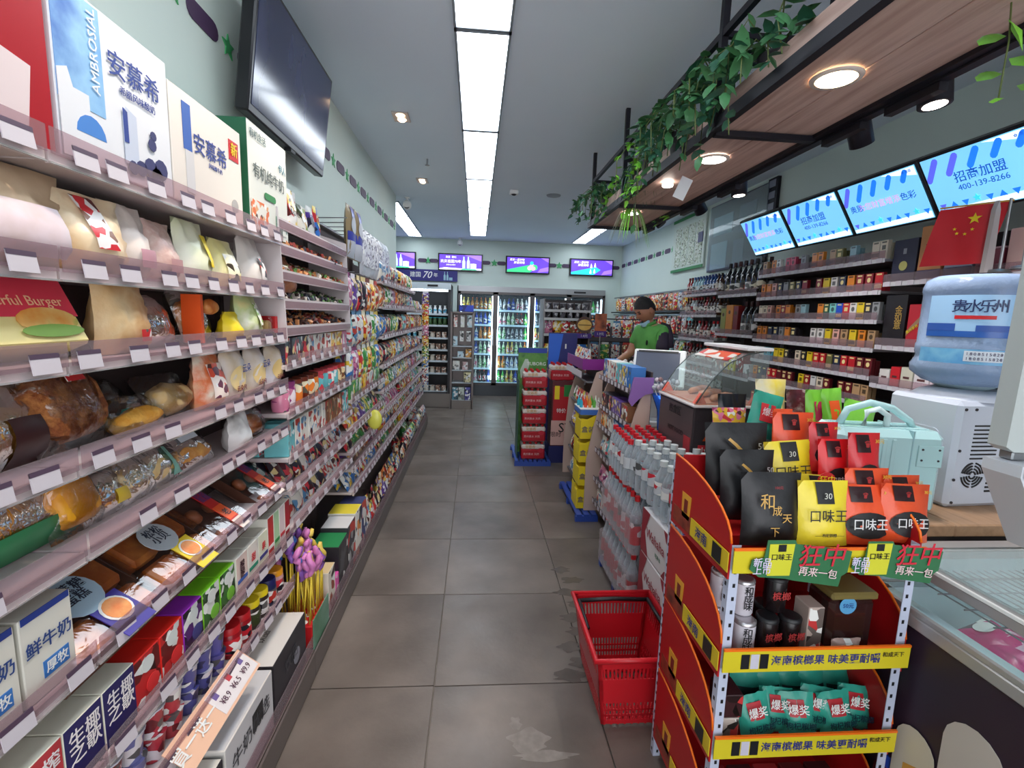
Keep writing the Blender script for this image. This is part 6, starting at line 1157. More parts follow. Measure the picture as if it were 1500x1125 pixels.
# wrapped lolly bunches
def bunch(px, py, y, wrapc, headcs, lab, n=14):
    p = at(px, py, y=y); r = E('sweet_bunch', (p.x, p.y, .852), lab, 'sweets', 'wrapped sweet bunches on the counter')
    H = p.z-.852
    ob('wrap', G().lathe([(.03, 0), (.04, H*.5), (.075, H*.85), (.06, H*.8)], 11).mesh('wrap', wrapc), r); hs = G(); st_ = G()
    for k in range(n):
        a = k*2.4; q = .015+.06*(k/n)**.6; z = H+.03+rnd.uniform(-.02, .03)-q*.3
        o_ = ob('lollipop', G().tube([(0, 0, H*.4), (q*cos(a), q*sin(a), z)], .002, 4).mesh('stick', WHITE), r); ob('sweet', G().lathe([(.003, -.014), (.014, -.004), (.014, .006), (.004, .014)], 8, (q*cos(a), q*sin(a), z)).mesh('sweet', headcs[k % len(headcs)]), o_)
FO = mat('foil_blue', (40, 110, 220), .2, .5)
bunch(975, 568, 2.66, FO, [solid((214, 200, 206), .2), solid((150, 120, 120), .2), solid((190, 190, 200), .2)], 'blue foil bunch of silvery lollipops beside the heated case', 22)
bunch(915, 542, 3.35, solid((100, 60, 190), .3), [solid((206, 170, 150), .25), solid((170, 60, 60), .25), solid((226, 220, 214), .25)], 'violet wrapped bunch of brown and red sweets', 18)
bunch(930, 538, 3.15, solid((150, 40, 50), .3), [solid((190, 60, 60), .25), solid((226, 220, 214), .25)], 'red wrapped bunch of sweets beside the till', 12)
# till
tl = E('till_terminal', (1.13, 2.86, .851), 'white point-of-sale terminal with a tilted grey screen', 'till')
Mt = Matrix.Translation((0, 0, .0))
ob('base', G().box((.0, .04, .02), (.24, .24, .04), bev=.008).mesh('base', WHITE), tl)
ob('neck', G().box((0, .06, .2), (.08, .05, .34), bev=.006).mesh('neck', WHITE), tl)
Ms = Matrix.Translation((0, .0, .36)) @ Matrix.Rotation(R(-24), 4, 'Z') @ Matrix.Rotation(R(-28), 4, 'X')
ob('screen_case', G().box((0, .012, 0), (.31, .03, .25), bev=.008, M=Ms).mesh('screen_case', WHITE), tl); ob('screen', G().box((-.01, -.005, 0), (.26, .004, .21), M=Ms).mesh('screen', mat('till_screen', (84, 90, 108), .25)), tl); ob('top_bar', G().box((-.01, -.008, .105), (.24, .003, .012), M=Ms).mesh('top_bar', BLACK), tl)
r = E('card_reader', (1.12, 3.2, .851), 'small black and white card reader beside the till', 'card reader'); ob('body', G().box((0, 0, .12), (.05, .03, .2), bev=.006, M=Matrix.Rotation(R(20), 4, 'Y')).mesh('body', WHITE), r); ob('keypad', G().box((0, -.017, .1), (.036, .002, .1), M=Matrix.Rotation(R(20), 4, 'Y')).mesh('keypad', BLACK), r)
# ================================================================ bottles, packs and cartons beside the rack
WATB = lambda cap, h, r_, lab: ('water_bottle', 'bottle', [('body', G().lathe([(r_*.9, 0), (r_, .01), (r_, h*.3), (r_*.9, h*.34), (r_, h*.38), (r_, h*.62), (r_*.8, h*.74), (r_*.42, h*.86), (r_*.42, h*.91)], 14).mesh('body', PETP), []), ('cap', G().lathe([(r_*.5, h*.90), (r_*.5, h)], 12).mesh('cap', cap), []), ('label', G().lathe([(r_*1.015, h*.38), (r_*1.015, h*.62)], 14, cap=False).mesh('label', lab), [])])
wr_ = WATB(solid((206, 30, 44), .35), .235, .031, pr((206, 210, 214), (190, 40, 50), (226, 226, 226), 30, .25, 0)); ww_ = WATB(solid((206, 212, 212), .35), .24, .036, pr((206, 210, 214), (206, 210, 214), (206, 44, 60), 24, .25, 0))
gb = 'clear water bottles beside the red rack'; cnt = 0
for j in range(6):
    for i in range(4):
        cnt += 1; put(wr_, (.80+.064*i+.004*j, 2.32+.066*j, .66), 0, 'clear bottle with red cap, %s in row %s from the near end' % (['aisle-side', 'second', 'third', 'counter-side'][i], ORD[j]), gb)
for j in range(8):
    for i in range(4):
        put(ww_, (.845-.003*j+.074*i, 1.745+.075*j, .652 if j < 4 else .665), 0, 'clear bottle with white cap, %s in row %s from the near end' % (['aisle-side', 'second', 'third', 'counter-side'][i], ORD[j]), gb)
WRAP = clear('shrink_film', (244, 236, 238), .06, .12, .8)
for L3 in range(2):
    r = E('bottle_pack', (.90, 2.40, .062+.30*L3), 'shrink-wrapped pack of red labelled bottles, %s layer above the blue pallet' % ['lower', 'upper'][L3], 'bottle pack', 'bottle packs on the blue pallet')
    pbm = G().lathe([(.03, 0), (.032, .02), (.032, .18), (.012, .25), (.012, .275)], 10).mesh('bottle', PETP); plm = G().lathe([(.0328, .05), (.0328, .16)], 10, cap=False).mesh('label', pr((196, 36, 50), (226, 220, 220), (200, 60, 70), 24, .3, 0)); pcm = G().lathe([(.014, .265), (.014, .29)], 8).mesh('cap', RED)
    for j in range(8):
        for i in range(4):
            b_ = ob('bottle', pbm, r, (-.098+.065*i, -.23+.066*j, 0)); ob('label', plm, b_); ob('cap', pcm, b_)
    ob('wrapper', G().box((0, 0, .10), (.272, .545, .2), bev=.01).mesh('wrapper', WRAP), r)
def waha(z, lab, h=.205, k=0):
    r = E('water_carton', (.955, 1.85, z), lab, 'carton', 'white and crimson water cartons')
    ob('box', G().box((0, 0, h/2), (.31, .46, h), bev=.003).mesh('box', solid((222, 216, 216), .4)), r)
    X = -.1565
    def sp(poly, m, d=0): ob('print', G().prism(poly, -.001, axis='x', base=X-d).mesh('p', m), r)
    CR = solid((150, 26, 44), .4)
    sp([(.23, .0), (.23, h), (.14, h), (.19, h*.5), (.14, 0)], CR); sp([(-.02, h), (-.12, h), (-.10, h*.7), (-.05, h*.8)], CR); sp([(-.02, 0), (-.12, 0), (-.10, h*.25), (-.05, h*.18)], CR)
    txt('Wahaha', .062, solid((150, 26, 44)), r, (X-.003, .06, h*.55), rot=(pi/2, 0, -pi/2), bold=.03); txt('纯净水', .022, solid((40, 110, 80)), r, (X-.003, .02, h*.28), rot=(pi/2, 0, -pi/2))
    sp([(-.23, 0), (-.12, 0), (-.13, h), (-.23, h)], BLACK); sp([(-.175+.045*cos(t*pi/8), h*.45+.06*sin(t*pi/8)) for t in range(16)], solid((226, 220, 220)), .001); txt('百岁\nCoal', .038, solid((190, 30, 44)), r, (X-.005, -.175, h*.5), rot=(pi/2, 0, -pi/2), spacing=.8, bold=.02)
    txt('百事可乐', .05, WHITE, r, (.02, -.233, h*.5))
for k in range(3): waha(.0+.212*k+.008, 'white and crimson water carton with red lettering, %s from the floor' % ORD[k])
for k in range(3):   # tall violet bottles in front
    r = E('violet_bottle', (.828+.056*k, 1.665, .653), 'tall clear bottle with violet print, %s from the aisle' % ORD[k], 'bottle', 'violet printed bottles'); ob('body', G().lathe([(.024, 0), (.026, .01), (.026, .2), (.012, .25), (.012, .265)], 12).mesh('body', PETP), r); ob('label', G().lathe([(.0268, .04), (.0268, .19)], 12, cap=False).mesh('label', pr((150, 150, 206), (90, 90, 160), (206, 206, 230), 26, .25, 0)), r); ob('cap', G().lathe([(.015, .258), (.015, .285)], 10).mesh('cap', solid((200, 206, 226))), r)

# ================================================================ red shopping basket
bk = E('shopping_basket', (.622, 1.715, 0), 'red plastic shopping basket with a black handle bar', 'basket')
BR = mat('basket_red', (196, 24, 36), .35); bw, bl_, bh = .26, .34, .30; tw, tl_ = .335, .41
def bpt(u, v, t): return (u*((bw+(tw-bw)*t)/2), v*((bl_+(tl_-bl_)*t)/2), .012+bh*t-.012*t)
g = G()
for (a, b) in (((-1, -1), (1, -1)), ((1, -1), (1, 1)), ((1, 1), (-1, 1)), ((-1, 1), (-1, -1))):
    n = 22
    def P2(s, t): return Vector(bpt(a[0]+(b[0]-a[0])*s, a[1]+(b[1]-a[1])*s, t))
    def strip(s0, s1, t0, t1):
        o = (Vector(((a[0]+b[0])/2, (a[1]+b[1])/2, 0)))*.004
        v = [P2(s0, t0), P2(s1, t0), P2(s1, t1), P2(s0, t1)]; w2 = [q-o for q in v]
        g.add([tuple(q) for q in v+w2], [(0, 1, 2, 3), (7, 6, 5, 4), (0, 4, 5, 1), (1, 5, 6, 2), (2, 6, 7, 3), (3, 7, 4, 0)], 0)
    strip(0, 1, 0, .06); strip(0, 1, .12, .15); strip(0, 1, .33, .70); strip(0, 1, .86, 1); strip(0, .05, 0, 1); strip(.95, 1, 0, 1); strip(0, 1, .21, .235)
    for k in range(n): s0 = k/n+.012; strip(s0, s0+.022, .06, .33); strip(s0, s0+.022, .70, .86)
ob('body', g.mesh('body', BR), bk)
g = G()
for k in range(10): g.box((-bw/2+bw*(k+.5)/10, 0, .012), (.007, bl_, .006))
for k in range(7): g.box((0, -bl_/2+bl_*(k+.5)/7, .012), (bw, .009, .006))
ob('floor_grid', g.mesh('floor_grid', BR), bk)
rp = [(tw/2+.006, tl_/2+.006), (-tw/2-.006, tl_/2+.006), (-tw/2-.006, -tl_/2-.006), (tw/2+.006, -tl_/2-.006)]
ob('rim', G().tube([(x, y, bh) for x, y in rp+rp[:1]], .011, 8).mesh('rim', BR), bk)
ob('handle', G().tube([(-tw/2+.02, tl_/2-.03, bh-.012), (0, tl_/2-.02, bh-.012), (tw/2-.02, tl_/2-.03, bh-.012)], .009, 8).tube([(tw/2-.015, tl_/2-.03, bh-.01), (tw/2-.015, -.05, bh-.012)], .009, 8).tube([(-tw/2+.015, tl_/2-.03, bh-.01), (-tw/2+.015, 0, bh-.02)], .008, 8).mesh('handle', BLACK), bk)

# ================================================================ red perforated display rack
rk = E('display_rack', (.893, 1.245, 0), 'red tiered display rack with white perforated posts and yellow strips', 'display rack')
PW, PD = .475, .35
POSTM = mat('post_white', (190, 196, 216), .4)
dots = G()
hm = G().box((0, 0, 0), (.006, .0012, .009)).mesh('hole', BLACK)
def post(x, y, top, lab=None):
    g = G().box((0, 0, top/2), (.024, .0015, top)).box((-.0115 if x < 0 else .0115, .011, top/2), (.0015, .024, top))
    p = ob('post', g.mesh('post', POSTM), rk, (x, y, 0))
    hg = G()
    for k in range(int(top/.036)): hg.box((.002 if x < 0 else -.002, -.0013, .02+.036*k), (.0065, .001, .010)); hg.box((-.0128 if x < 0 else .0128, .012, .02+.036*k), (.001, .0065, .010))
    ob('holes', hg.mesh('holes', BLACK), p, kind='stuff')
for sx in (-1, 1):
    post(sx*PW/2, -PD/2, .955); post(sx*PW/2, PD/2, 1.06)
TR = mat('tray_red', (176, 20, 26), .4); ORE = mat('orange_edge', (240, 110, 20), .4)
TZ = (.885, .615, .365, .10)
def qpath(z0, zf, zb):
    """side wing outline: low at the front, a quarter round rising to the back"""
    p = [(-PD/2, z0), (-PD/2, zf)]
    for k in range(9): t = k/8; p.append((-PD/2+PD*(1-cos(t*pi/2)), zf+(zb-zf)*sin(t*pi/2)))
    p.append((PD/2, z0)); return p
for k, z in enumerate(TZ):
    t_ = ob('tray', G().box((0, 0, z), (PW-.01, PD-.01, .008)).box((0, PD/2-.008, z+.1), (PW-.01, .004, .2)).mesh('tray', TR), rk)
    for s in (-1, 1):
        zf, zb = z+.075, (1.085 if k == 0 else z+.235)
        ob('side_wing', G().prism(qpath(z-.02, zf, zb), .005, axis='x', base=s*(PW/2+.0145)-.0025).mesh('side_wing', TR), t_)
        pp_ = qpath(z-.02, zf, zb)[1:-1]
        ob('orange_edge', G().tube([(s*(PW/2+.0145), a, b) for a, b in pp_], .0035, 5).mesh('orange_edge', ORE), t_)
        if s < 0:
            X = -PW/2-.018
            ob('gold_cup_print', G().prism([(.10, z+.03), (.05, z+.03), (.045, z+.105), (.105, z+.105)], .001, axis='x', base=X-.0005).mesh('cup', solid((226, 160, 50))), t_); ob('cup_mark', G().box((X-.001, .075, z+.068), (.001, .022, .04)).mesh('cm', solid((120, 30, 24))), t_)
            ob('brown_print', G().box((X, .0, z+.02), (.001, PD*.9, .05)).mesh('bp', noisy('brown_print', [(96, 26, 20), (150, 60, 40), (60, 20, 18)], 14, .4, 0)), t_)
            ob('side_strip', G().prism([(-PD/2-.004, z-.0), (-PD/2-.004, z+.052), (.03, z+.052), (.03, z)], .002, axis='x', base=X-.004).mesh('ss', solid((222, 190, 40))), t_); ob('box_print', G().box((X-.0055, -.125, z+.026), (.001, .045, .044)).mesh('b', BLACK), t_)
            txt('海南', .035, solid((40, 50, 120)), t_, (X-.007, -.04, z+.025), rot=(pi/2, 0, -pi/2), bold=.03)
    st = ob('front_strip', G().box((0, -PD/2-.016, z+.035), (PW+.03, .003, .06)).mesh('front_strip', solid((214, 196, 40), .35)), t_)
    ob('orange_lip', G().box((0, -PD/2-.016, z+.067), (PW+.03, .006, .006)).mesh('orange_lip', ORE), t_)
    if k:
        txt('海南槟榔果 味美更耐嚼', .029, solid((40, 50, 130)), st, (.022, -PD/2-.019, z+.035), bold=.04); txt('和成天下', .015, solid((50, 40, 40)), st, (.205, -PD/2-.019, z+.045))
        for q, c in ((-.195, BLACK), (-.17, solid((200, 196, 210))), (-.145, BLACK)): ob('pack_print', G().box((q, -PD/2-.0185, z+.035), (.022, .001, .04)).mesh('pk', c), st)
ob('step', G().box((0, .0, .905), (PW-.02, .12, .04)).box((0, .11, .935), (PW-.02, .11, .10)).mesh('step', TR), rk)
# topper signs
OUT = [(-.115, -.02), (-.09, -.04), (-.02, -.045), (.0, -.05), (.12, -.068), (.125, -.04), (.14, -.03), (.145, .025), (.12, .03), (.03, .042), (-.0, .045), (-.005, .055), (-.075, .055), (-.08, .01), (-.11, .005)]
for k, x in enumerate((-.10, .155)):
    r = E('promo_sign', (.893+x, 1.245-PD/2-.026, .925), 'green promotion sign with red characters, %s on the rack front' % ['left one', 'right one'][k], 'sign', 'green promotion signs on the rack')
    sc_ = 1 if k == 0 else .92
    ob('backing', G().prism([(a*sc_, b*sc_) for a, b in OUT], .002, axis='y').mesh('backing', solid((50, 110, 70))), r); ob('pouch_print', G().prism([(-.07, -.036), (-.012, -.036), (-.006, .046), (-.07, .046)], .001, axis='y', base=-.0015).mesh('pp', solid((210, 206, 50))), r); ob('black_square', G().box((-.038, -.002, .036), (.02, .001, .018)).mesh('bs', BLACK), r)
    txt('口味王', .018, BLACK, r, (-.038, -.003, .012), bold=.03); txt('狂中', .062, solid((206, 40, 60)), r, (.065, -.003, .012), bold=.04, shear=.15); txt('再来一包', .026, solid((230, 200, 200)), r, (.06, -.003, -.03), rot=(pi/2, R(7), 0), bold=.04); txt('新品\n上市', .024, solid((226, 214, 240)), r, (-.085, -.003, -.012), bold=.04, spacing=.85)
# bags on the top tray
def rbag(px0, px1, pt, pb, Y, mats, name, lab, d=.05, grp='snack pouches on the red rack', tilt=8, roll=0, wav=.002, seed=1):
    a = at((px0+px1)/2, pb, y=Y); b = at((px0+px1)/2, pt, y=Y); w_ = (at(px1, pb, y=Y)-at(px0, pb, y=Y)).length; h = (b-a).length
    r = ob('snack_pouch', None, None, a, (R(-tilt), R(roll), 0), lab, 'snack pouch', grp)
    ob('pouch', pouch_g(w_, h, d, 9, 9, wav, True, seed).mesh('pouch', mats), r); return r, w_, h, d
def blab(r, w_, h, d, u0, u1, v0, v1, m, rnd_=False, off=.003): ob('printed_panel', patch_g(w_, h, d, u0, u1, v0, v1, 6, True, off, rnd_).mesh('pp', m), r)
BKB = noisy('black_pouch', [(10, 9, 14), (16, 14, 20)], 6, .42, .25); YLB = noisy('yellow_pouch', [(226, 200, 34), (232, 210, 60)], 8, .3, .4, bscale=16); ORB = noisy('orange_pouch', [(224, 74, 36), (232, 92, 50)], 8, .3, .4, bscale=16); RDB = noisy('red_pouch', [(196, 30, 40), (214, 44, 50)], 8, .3, .4, bscale=16); GRB = noisy('green_pouch', [(110, 180, 50), (130, 200, 70)], 5, .3, .3, bscale=14); TLB = noisy('teal_pouch', [(40, 150, 130), (60, 170, 150)], 6, .3, .4, bscale=16)
GOLD = solid((206, 160, 80), .3)
def black_bag(px0, px1, pt, pb, Y, lab, full):
    r, w_, h, d = rbag(px0, px1, pt, pb, Y, BKB, 'b', lab, .06)
    if full: txt('和', h*.22, GOLD, r, (-w_*.17, -.034, h*.62), bold=.02); txt('成', h*.14, GOLD, r, (-w_*.02, -.034, h*.50), bold=.02); txt('天', h*.14, GOLD, r, (w_*.14, -.034, h*.40), bold=.02); txt('下', h*.14, GOLD, r, (-w_*.05, -.034, h*.22), bold=.02); txt('100元', h*.05, solid((150, 30, 40)), r, (0, -.034, h*.82))
    else: txt('丶', h*.4, GOLD, r, (-w_*.1, -.035, h*.70), bold=.02); txt('50', h*.11, solid((190, 190, 190)), r, (w_*.36, -.02, h*.72))
def ylw_bag(px0, px1, pt, pb, Y, lab, roll=0):
    r, w_, h, d = rbag(px0, px1, pt, pb, Y, YLB, 'y', lab, .05, roll=roll, seed=4)
    blab(r, w_, h, d, .32, .66, .66, .98, BLACK); txt('30', h*.13, solid((200, 200, 190)), r, (0, -.022, h*.78)); txt('口味王', w_*.25, BLACK, r, (-w_*.03, -.029, h*.48), bold=.03); txt('——枸杞槟榔——', w_*.07, BLACK, r, (0, -.029, h*.2), bold=.02)
def org_bag(px0, px1, pt, pb, Y, lab, m=None, roll=0, seed=6):
    r, w_, h, d = rbag(px0, px1, pt, pb, Y, m or ORB, 'o', lab, .05, roll=roll, seed=seed)
    blab(r, w_, h, d, .1, .92, .12, .56, BLACK, True); blab(r, w_, h, d, .2, .6, .72, .97, solid((44, 20, 24), .3)); txt('口味王', w_*.21, solid((220, 220, 220)), r, (-w_*.02, -.031, h*.36), bold=.04); txt('♛', h*.12, solid((170, 40, 40)), r, (-w_*.1, -.025, h*.84)); txt('30元', h*.07, solid((230, 190, 60)), r, (w_*.36, -.015, h*.88), bold=.04)
org_bag(1183, 1226, 620, 690, 1.31, 'orange-red pouch at the very back of the rack beside the mint case', RDB, seed=8)
org_bag(1240, 1287, 637, 735, 1.21, 'dark red pouch in front of the mint carrying case', RDB, seed=9)
org_bag(1130, 1190, 606, 695, 1.37, 'large orange pouch behind the yellow ones', None, seed=10)
org_bag(1196, 1246, 646, 735, 1.25, 'bright red pouch in the middle of the top tray', mat('brightred_pouch', (214, 24, 30), .3), seed=11)
black_bag(1030, 1122, 622, 740, 1.34, 'black pouch with a gold stroke, rearmost of the three black ones', False)
ylw_bag(1122, 1192, 648, 730, 1.30, 'yellow pouch with a 30 square, behind the front yellow one', -4)
black_bag(1052, 1132, 662, 760, 1.24, 'black pouch marked 50, middle of the three black ones', False)
org_bag(1235, 1300, 690, 785, 1.165, 'orange pouch behind the two front orange ones, left', None, seed=12)
org_bag(1292, 1345, 700, 785, 1.155, 'orange pouch behind the two front orange ones, right', None, seed=13)
ylw_bag(1158, 1220, 698, 770, 1.22, 'yellow pouch tucked between the black and orange pouches', 3)
black_bag(1083, 1172, 696, 798, 1.125, 'large black pouch with gold characters at the front of the rack', True)
ylw_bag(1166, 1240, 708, 799, 1.115, 'front yellow pouch with a black 30 square', 0)
org_bag(1222, 1302, 714, 796, 1.13, 'front orange pouch with black oval, left of two', None, 1)
org_bag(1286, 1358, 713, 794, 1.12, 'front orange pouch with black oval, right of two', None, 2, seed=14)
r = E('promo_badge', at(1210, 705, y=1.19), 'round red badge with yellow characters among the pouches', 'badge'); ob('disc', G().lathe([(.026, 0), (.026, .002)], 20, M=Matrix.Rotation(pi/2, 4, 'X')).mesh('d', RED), r); txt('狂中', .024, YEL, r, (0, -.004, .004), bold=.04); txt('再来一包', .009, YEL, r, (0, -.004, -.014), bold=.03)
# bags behind the rack, standing on the counter end
gq = 'pouches standing on the counter end'
cb_ = E('pouch_bin', (1.265, 1.85, .851), 'dark bin on the counter end holding loose pouches', 'bin'); ob('bin', G().box((0, 0, .095), (.37, .50, .19), bev=.004).mesh('bin', DARK), cb_)
def bbag(px0, px1, pt, pb, Y, m, lab, words='', tc=(220, 60, 70), roll=0, seed=3, pan=None):
    r, w_, h, d = rbag(px0, px1, pt, pb, Y, m, 'q', lab, .05, gq, roll=roll, wav=.005, seed=seed)
    if pan: blab(r, w_, h, d, .25, .75, .35, .75, pan)
    if words: txt(words, w_*.26, solid(tc), r, (0, -.036, h*.55), bold=.04)
bbag(1050, 1092, 578, 645, 1.99, mat('navyblack_pouch', (20, 20, 34), .25), 'navy black pouch beside the teal one', seed=5)
bbag(1088, 1134, 575, 640, 1.76, TLB, 'teal pouch with a red stamp leaning on the counter end', '爆奖', (230, 226, 230), 14, pan=solid((206, 50, 60)))
bbag(1042, 1092, 598, 650, 1.93, pr((236, 190, 60), (226, 120, 160), (200, 50, 60), 60, .3, .3), 'yellow and pink patterned pouch of small sweets')
bbag(1105, 1150, 556, 620, 1.88, noisy('yellow_panda', [(230, 206, 60), (230, 226, 216)], 9, .3, .2), 'yellow and white pouch with a cartoon face')
bbag(1150, 1200, 572, 640, 1.84, noisy('plum_pouch', [(60, 26, 34), (90, 30, 40), (190, 180, 170)], 16, .3, .3), 'dark plum pouch of small bags')
bbag(1178, 1216, 572, 640, 1.74, GRB, 'green pouch with a plum print, left of the green ones', pan=solid((180, 40, 80)), seed=15)
bbag(1206, 1236, 570, 640, 1.70, GRB, 'green pouch with an orange flame print', pan=ORANGE, seed=16, roll=-5)
bbag(1222, 1272, 588, 655, 1.60, GRB, 'plain leaf green pouch in front of the mint case', roll=12, seed=17)
bbag(1130, 1160, 600, 650, 1.70, ORB, 'orange mesh pouch with a dark square', pan=solid((50, 26, 26)), seed=18)
# second tier: tins and bags
tz = .62; gt = 'goods on the second tier of the rack'
TIN = ('tea_tin', 'tin', [('can', G().lathe([(.027, 0), (.029, .003), (.029, .088), (.027, .092)], 18).mesh('can', solid((206, 200, 208), .3)), []), ('lid', G().lathe([(.0295, .088), (.0295, .096), (.024, .099)], 18).mesh('lid', mat('tin_lid', (190, 186, 190), .25, .7)), [])])
BTIN = ('dark_tin', 'tin', [('can', G().lathe([(.027, 0), (.029, .003), (.029, .088), (.027, .092)], 18).mesh('can', mat('black_tin', (26, 18, 20), .25)), []), ('lid', G().lathe([(.0295, .088), (.0295, .096), (.024, .099)], 18).mesh('lid', BLACK), [])])
for k, (x, y, z, dk) in enumerate(((.735, 1.13, .0, 0), (.695, 1.19, .0, 0), (.74, 1.16, .1, 0), (.70, 1.20, .1, 0), (.805, 1.14, 0, 1), (.87, 1.14, 0, 1), (.835, 1.2, 0, 1), (.84, 1.17, .1, 1))):
    r = put(BTIN if dk else TIN, (x, y, tz+z), rnd.uniform(-.2, .2), ['white tin, front, bottom left of the second tier', 'white tin behind the front one at the left post', 'white tin stacked on the front white one', 'white tin stacked at the left post', 'black tin, front, nearest the white tins', 'black tin, front, second from the white tins', 'black tin in the back row', 'black tin stacked on the back one'][k], gt)
    txt('和\n成\n味' if not dk else '槟榔', .026, BLACK if not dk else solid((190, 60, 60)), r, (.0, -.0305, .05), bold=.03, spacing=.85)
def tbox(x, y, z, w_, d, h, c, lab): return put(boxrec('snack_carton', (w_, d, h), c, tuple(int(v*.55) for v in c), (200, 60, 60), 40, 'box'), (x, y, z), 0, lab, gt)
tbox(.93, 1.15, tz, .045, .06, .13, (190, 170, 160), 'narrow cream and black box beside the black tins')
r = E('snack_tub', (1.035, 1.17, tz), 'large dark snack tub with a round blue 50 sticker', 'tub', gt); ob('tub', G().box((0, 0, .075), (.13, .1, .15), bev=.012).mesh('tub', mat('dark_tub', (50, 26, 24), .2, coat=.5)), r); ob('gold_lid', G().box((0, 0, .16), (.135, .105, .022), bev=.006).mesh('lid', mat('gold_lid', (120, 106, 60), .3)), r); ob('blue_sticker', G().lathe([(.024, 0), (.024, .001)], 18, M=Matrix.Translation((-.02, -.051, .135)) @ Matrix.Rotation(pi/2, 4, 'X')).mesh('s', solid((90, 160, 206))), r); txt('50元', .016, solid((40, 70, 140)), r, (-.02, -.053, .135), bold=.03)
r = put(bag_rec(.085, .05, .03, (190, 160, 150), (150, 60, 60), (226, 214, 206), 'small_packet', 'packet', 40), (1.01, 1.105, tz), 0, 'small pinkish packet lying before the dark tub', gt)
tz3 = .37
for k in range(6):
    x = .80+.058*k
    r = ob('snack_pouch', None, None, (x, 1.115+.02*(k % 2), tz3), (R(-14), R((-8, 6, -5, 10, -4, 8)[k]), rnd.uniform(-.2, .2)), 'teal pouch with red stamp, %s from left on the third tier' % ORD[k], 'snack pouch', 'teal pouches on the third tier')
    ob('pouch', pouch_g(.10, .115, .05, 8, 8, .004, True, k+20).mesh('pouch', TLB), r); ob('red_stamp', patch_g(.10, .115, .05, .25, .7, .5, .85, 5, True, .003).mesh('st', solid((190, 40, 50))), r); txt('爆奖', .028, WHITE, r, (-.002, -.029, .078), bold=.04); txt('枸杞槟榔', .02, solid((20, 50, 70)), r, (0, -.032, .038), bold=.04)
for k in range(5):
    r = ob('snack_pouch', None, None, (.82+.07*k, 1.22, tz3), (R(-10), R((5, -6, 4, -8, 3)[k]), 0), 'dark teal pouch in the back row, %s from left on the third tier' % ORD[k], 'snack pouch', 'teal pouches on the third tier'); ob('pouch', pouch_g(.11, .135, .05, 7, 7, .004, True, k+30).mesh('pouch', TLB), r); ob('dark_print', patch_g(.11, .135, .05, .15, .85, .1, .5, 5, True, .003).mesh('st', solid((30, 60, 60))), r)
for k in range(2): tbox(.705+.006*k, 1.14, tz3+.07*k, .06, .07, .068, [(206, 190, 180), (60, 30, 34)][k], ['cream and red box at the left of the third tier', 'dark patterned box stacked on the cream box, third tier'][k])
for k in range(5): tbox(.72+.08*k, 1.15, .105, .07, .08, .10, [(120, 30, 34), (60, 24, 26), (150, 40, 40), (90, 30, 30), (60, 24, 26)][k], '%s box, %s from left on the lowest tier' % (['crimson', 'dark brown', 'red', 'maroon', 'dark brown'][k], ORD[k]))

# ================================================================ chest freezer, ledge, dispenser
FZ = mat('freezer_dark', (48, 34, 48), .45); FG = mat('freezer_frame', (176, 172, 170), .35, .4); FWH = mat('freezer_liner', (198, 220, 226), .4)
fz = E('chest_freezer', (1.56, .40, 0), 'chest freezer with dark body, aluminium rim and clear sloping front', 'freezer')
fx0, fx1, fy0, fy1 = -.39, .40, -1.0, .87
gz = G().box((fx0+.015, -.065, .36), (.03, fy1-fy0, .72)).box((fx1-.015, -.065, .36), (.03, fy1-fy0, .72)).box((0, fy1-.015, .36), (.79, .03, .72)).box((0, fy0+.015, .36), (.79, .03, .72)).box((0, -.065, .04), (.79, 1.87, .08))
ob('body', gz.mesh('body', FZ), fz)
ob('liner', G().box((fx0+.045, -.065, .50), (.03, 1.8, .50)).box((fx1-.045, -.065, .5), (.03, 1.8, .5)).box((0, fy1-.045, .5), (.72, .03, .5)).box((0, fy0+.045, .5), (.72, .03, .5)).box((0, -.065, .24), (.72, 1.8, .02)).mesh('liner', FWH), fz)
ob('lower_rim', G().box((fx0+.01, -.065, .735), (.035, 1.87, .035), bev=.004).box((fx0+.0, -.065, .76), (.012, 1.87, .012)).box((0, fy1-.01, .735), (.79, .035, .035)).box((fx1-.01, -.065, .735), (.035, 1.87, .035)).mesh('lower_rim', FG), fz)
ob('upper_frame', G().box((fx0+.085, -.065, .84), (.05, 1.86, .03), bev=.004).box((fx1-.03, -.065, .86), (.05, 1.86, .03)).box((.03, fy1-.03, .85), (.72, .06, .03), bev=.004).mesh('upper_frame', FG), fz)
ob('white_edge', G().box((fx0+.062, -.065, .858), (.008, 1.86, .008)).mesh('white_edge', WHITE), fz)
ob('front_glass', G().add([(fx0+.01, fy0, .755), (fx0+.01, fy1, .755), (fx0+.07, fy1, .83), (fx0+.07, fy0, .83)], [(0, 1, 2, 3)]).mesh('front_glass', GLASS), fz)
ob('end_panel', G().prism([(fx0+.02, .75), (fx0+.08, .84), (fx1-.01, .86), (fx1-.01, .75)], .02, axis='y', base=fy1-.02).mesh('end_panel', FWH), fz)
ob('lid_glass', G().box((.03, -.065, .862), (.66, 1.78, .006)).mesh('lid_glass', GLASS), fz)
ob('lid_bar', G().box((.03, .42, .872), (.66, .05, .014)).mesh('lid_bar', FG), fz)
g = G()
for k in range(26): g.box((-.30+.025*k, .60, .80), (.003, .42, .003))
for k in range(6): g.box((.02, .42+.07*k, .797), (.66, .003, .003))
ob('wire_shelf', g.mesh('wire_shelf', STEEL), fz)
g = G()
for k in range(40): g.box((fx0+.07, -.9+.044*k, .62), (.003, .003, .18))
for z in (.54, .60, .66, .71): g.box((fx0+.07, -.065, z), (.004, 1.76, .004))
for k in range(20): g.box((-.12, .84-.001, .55+.008*k), (.4, .002, .002))
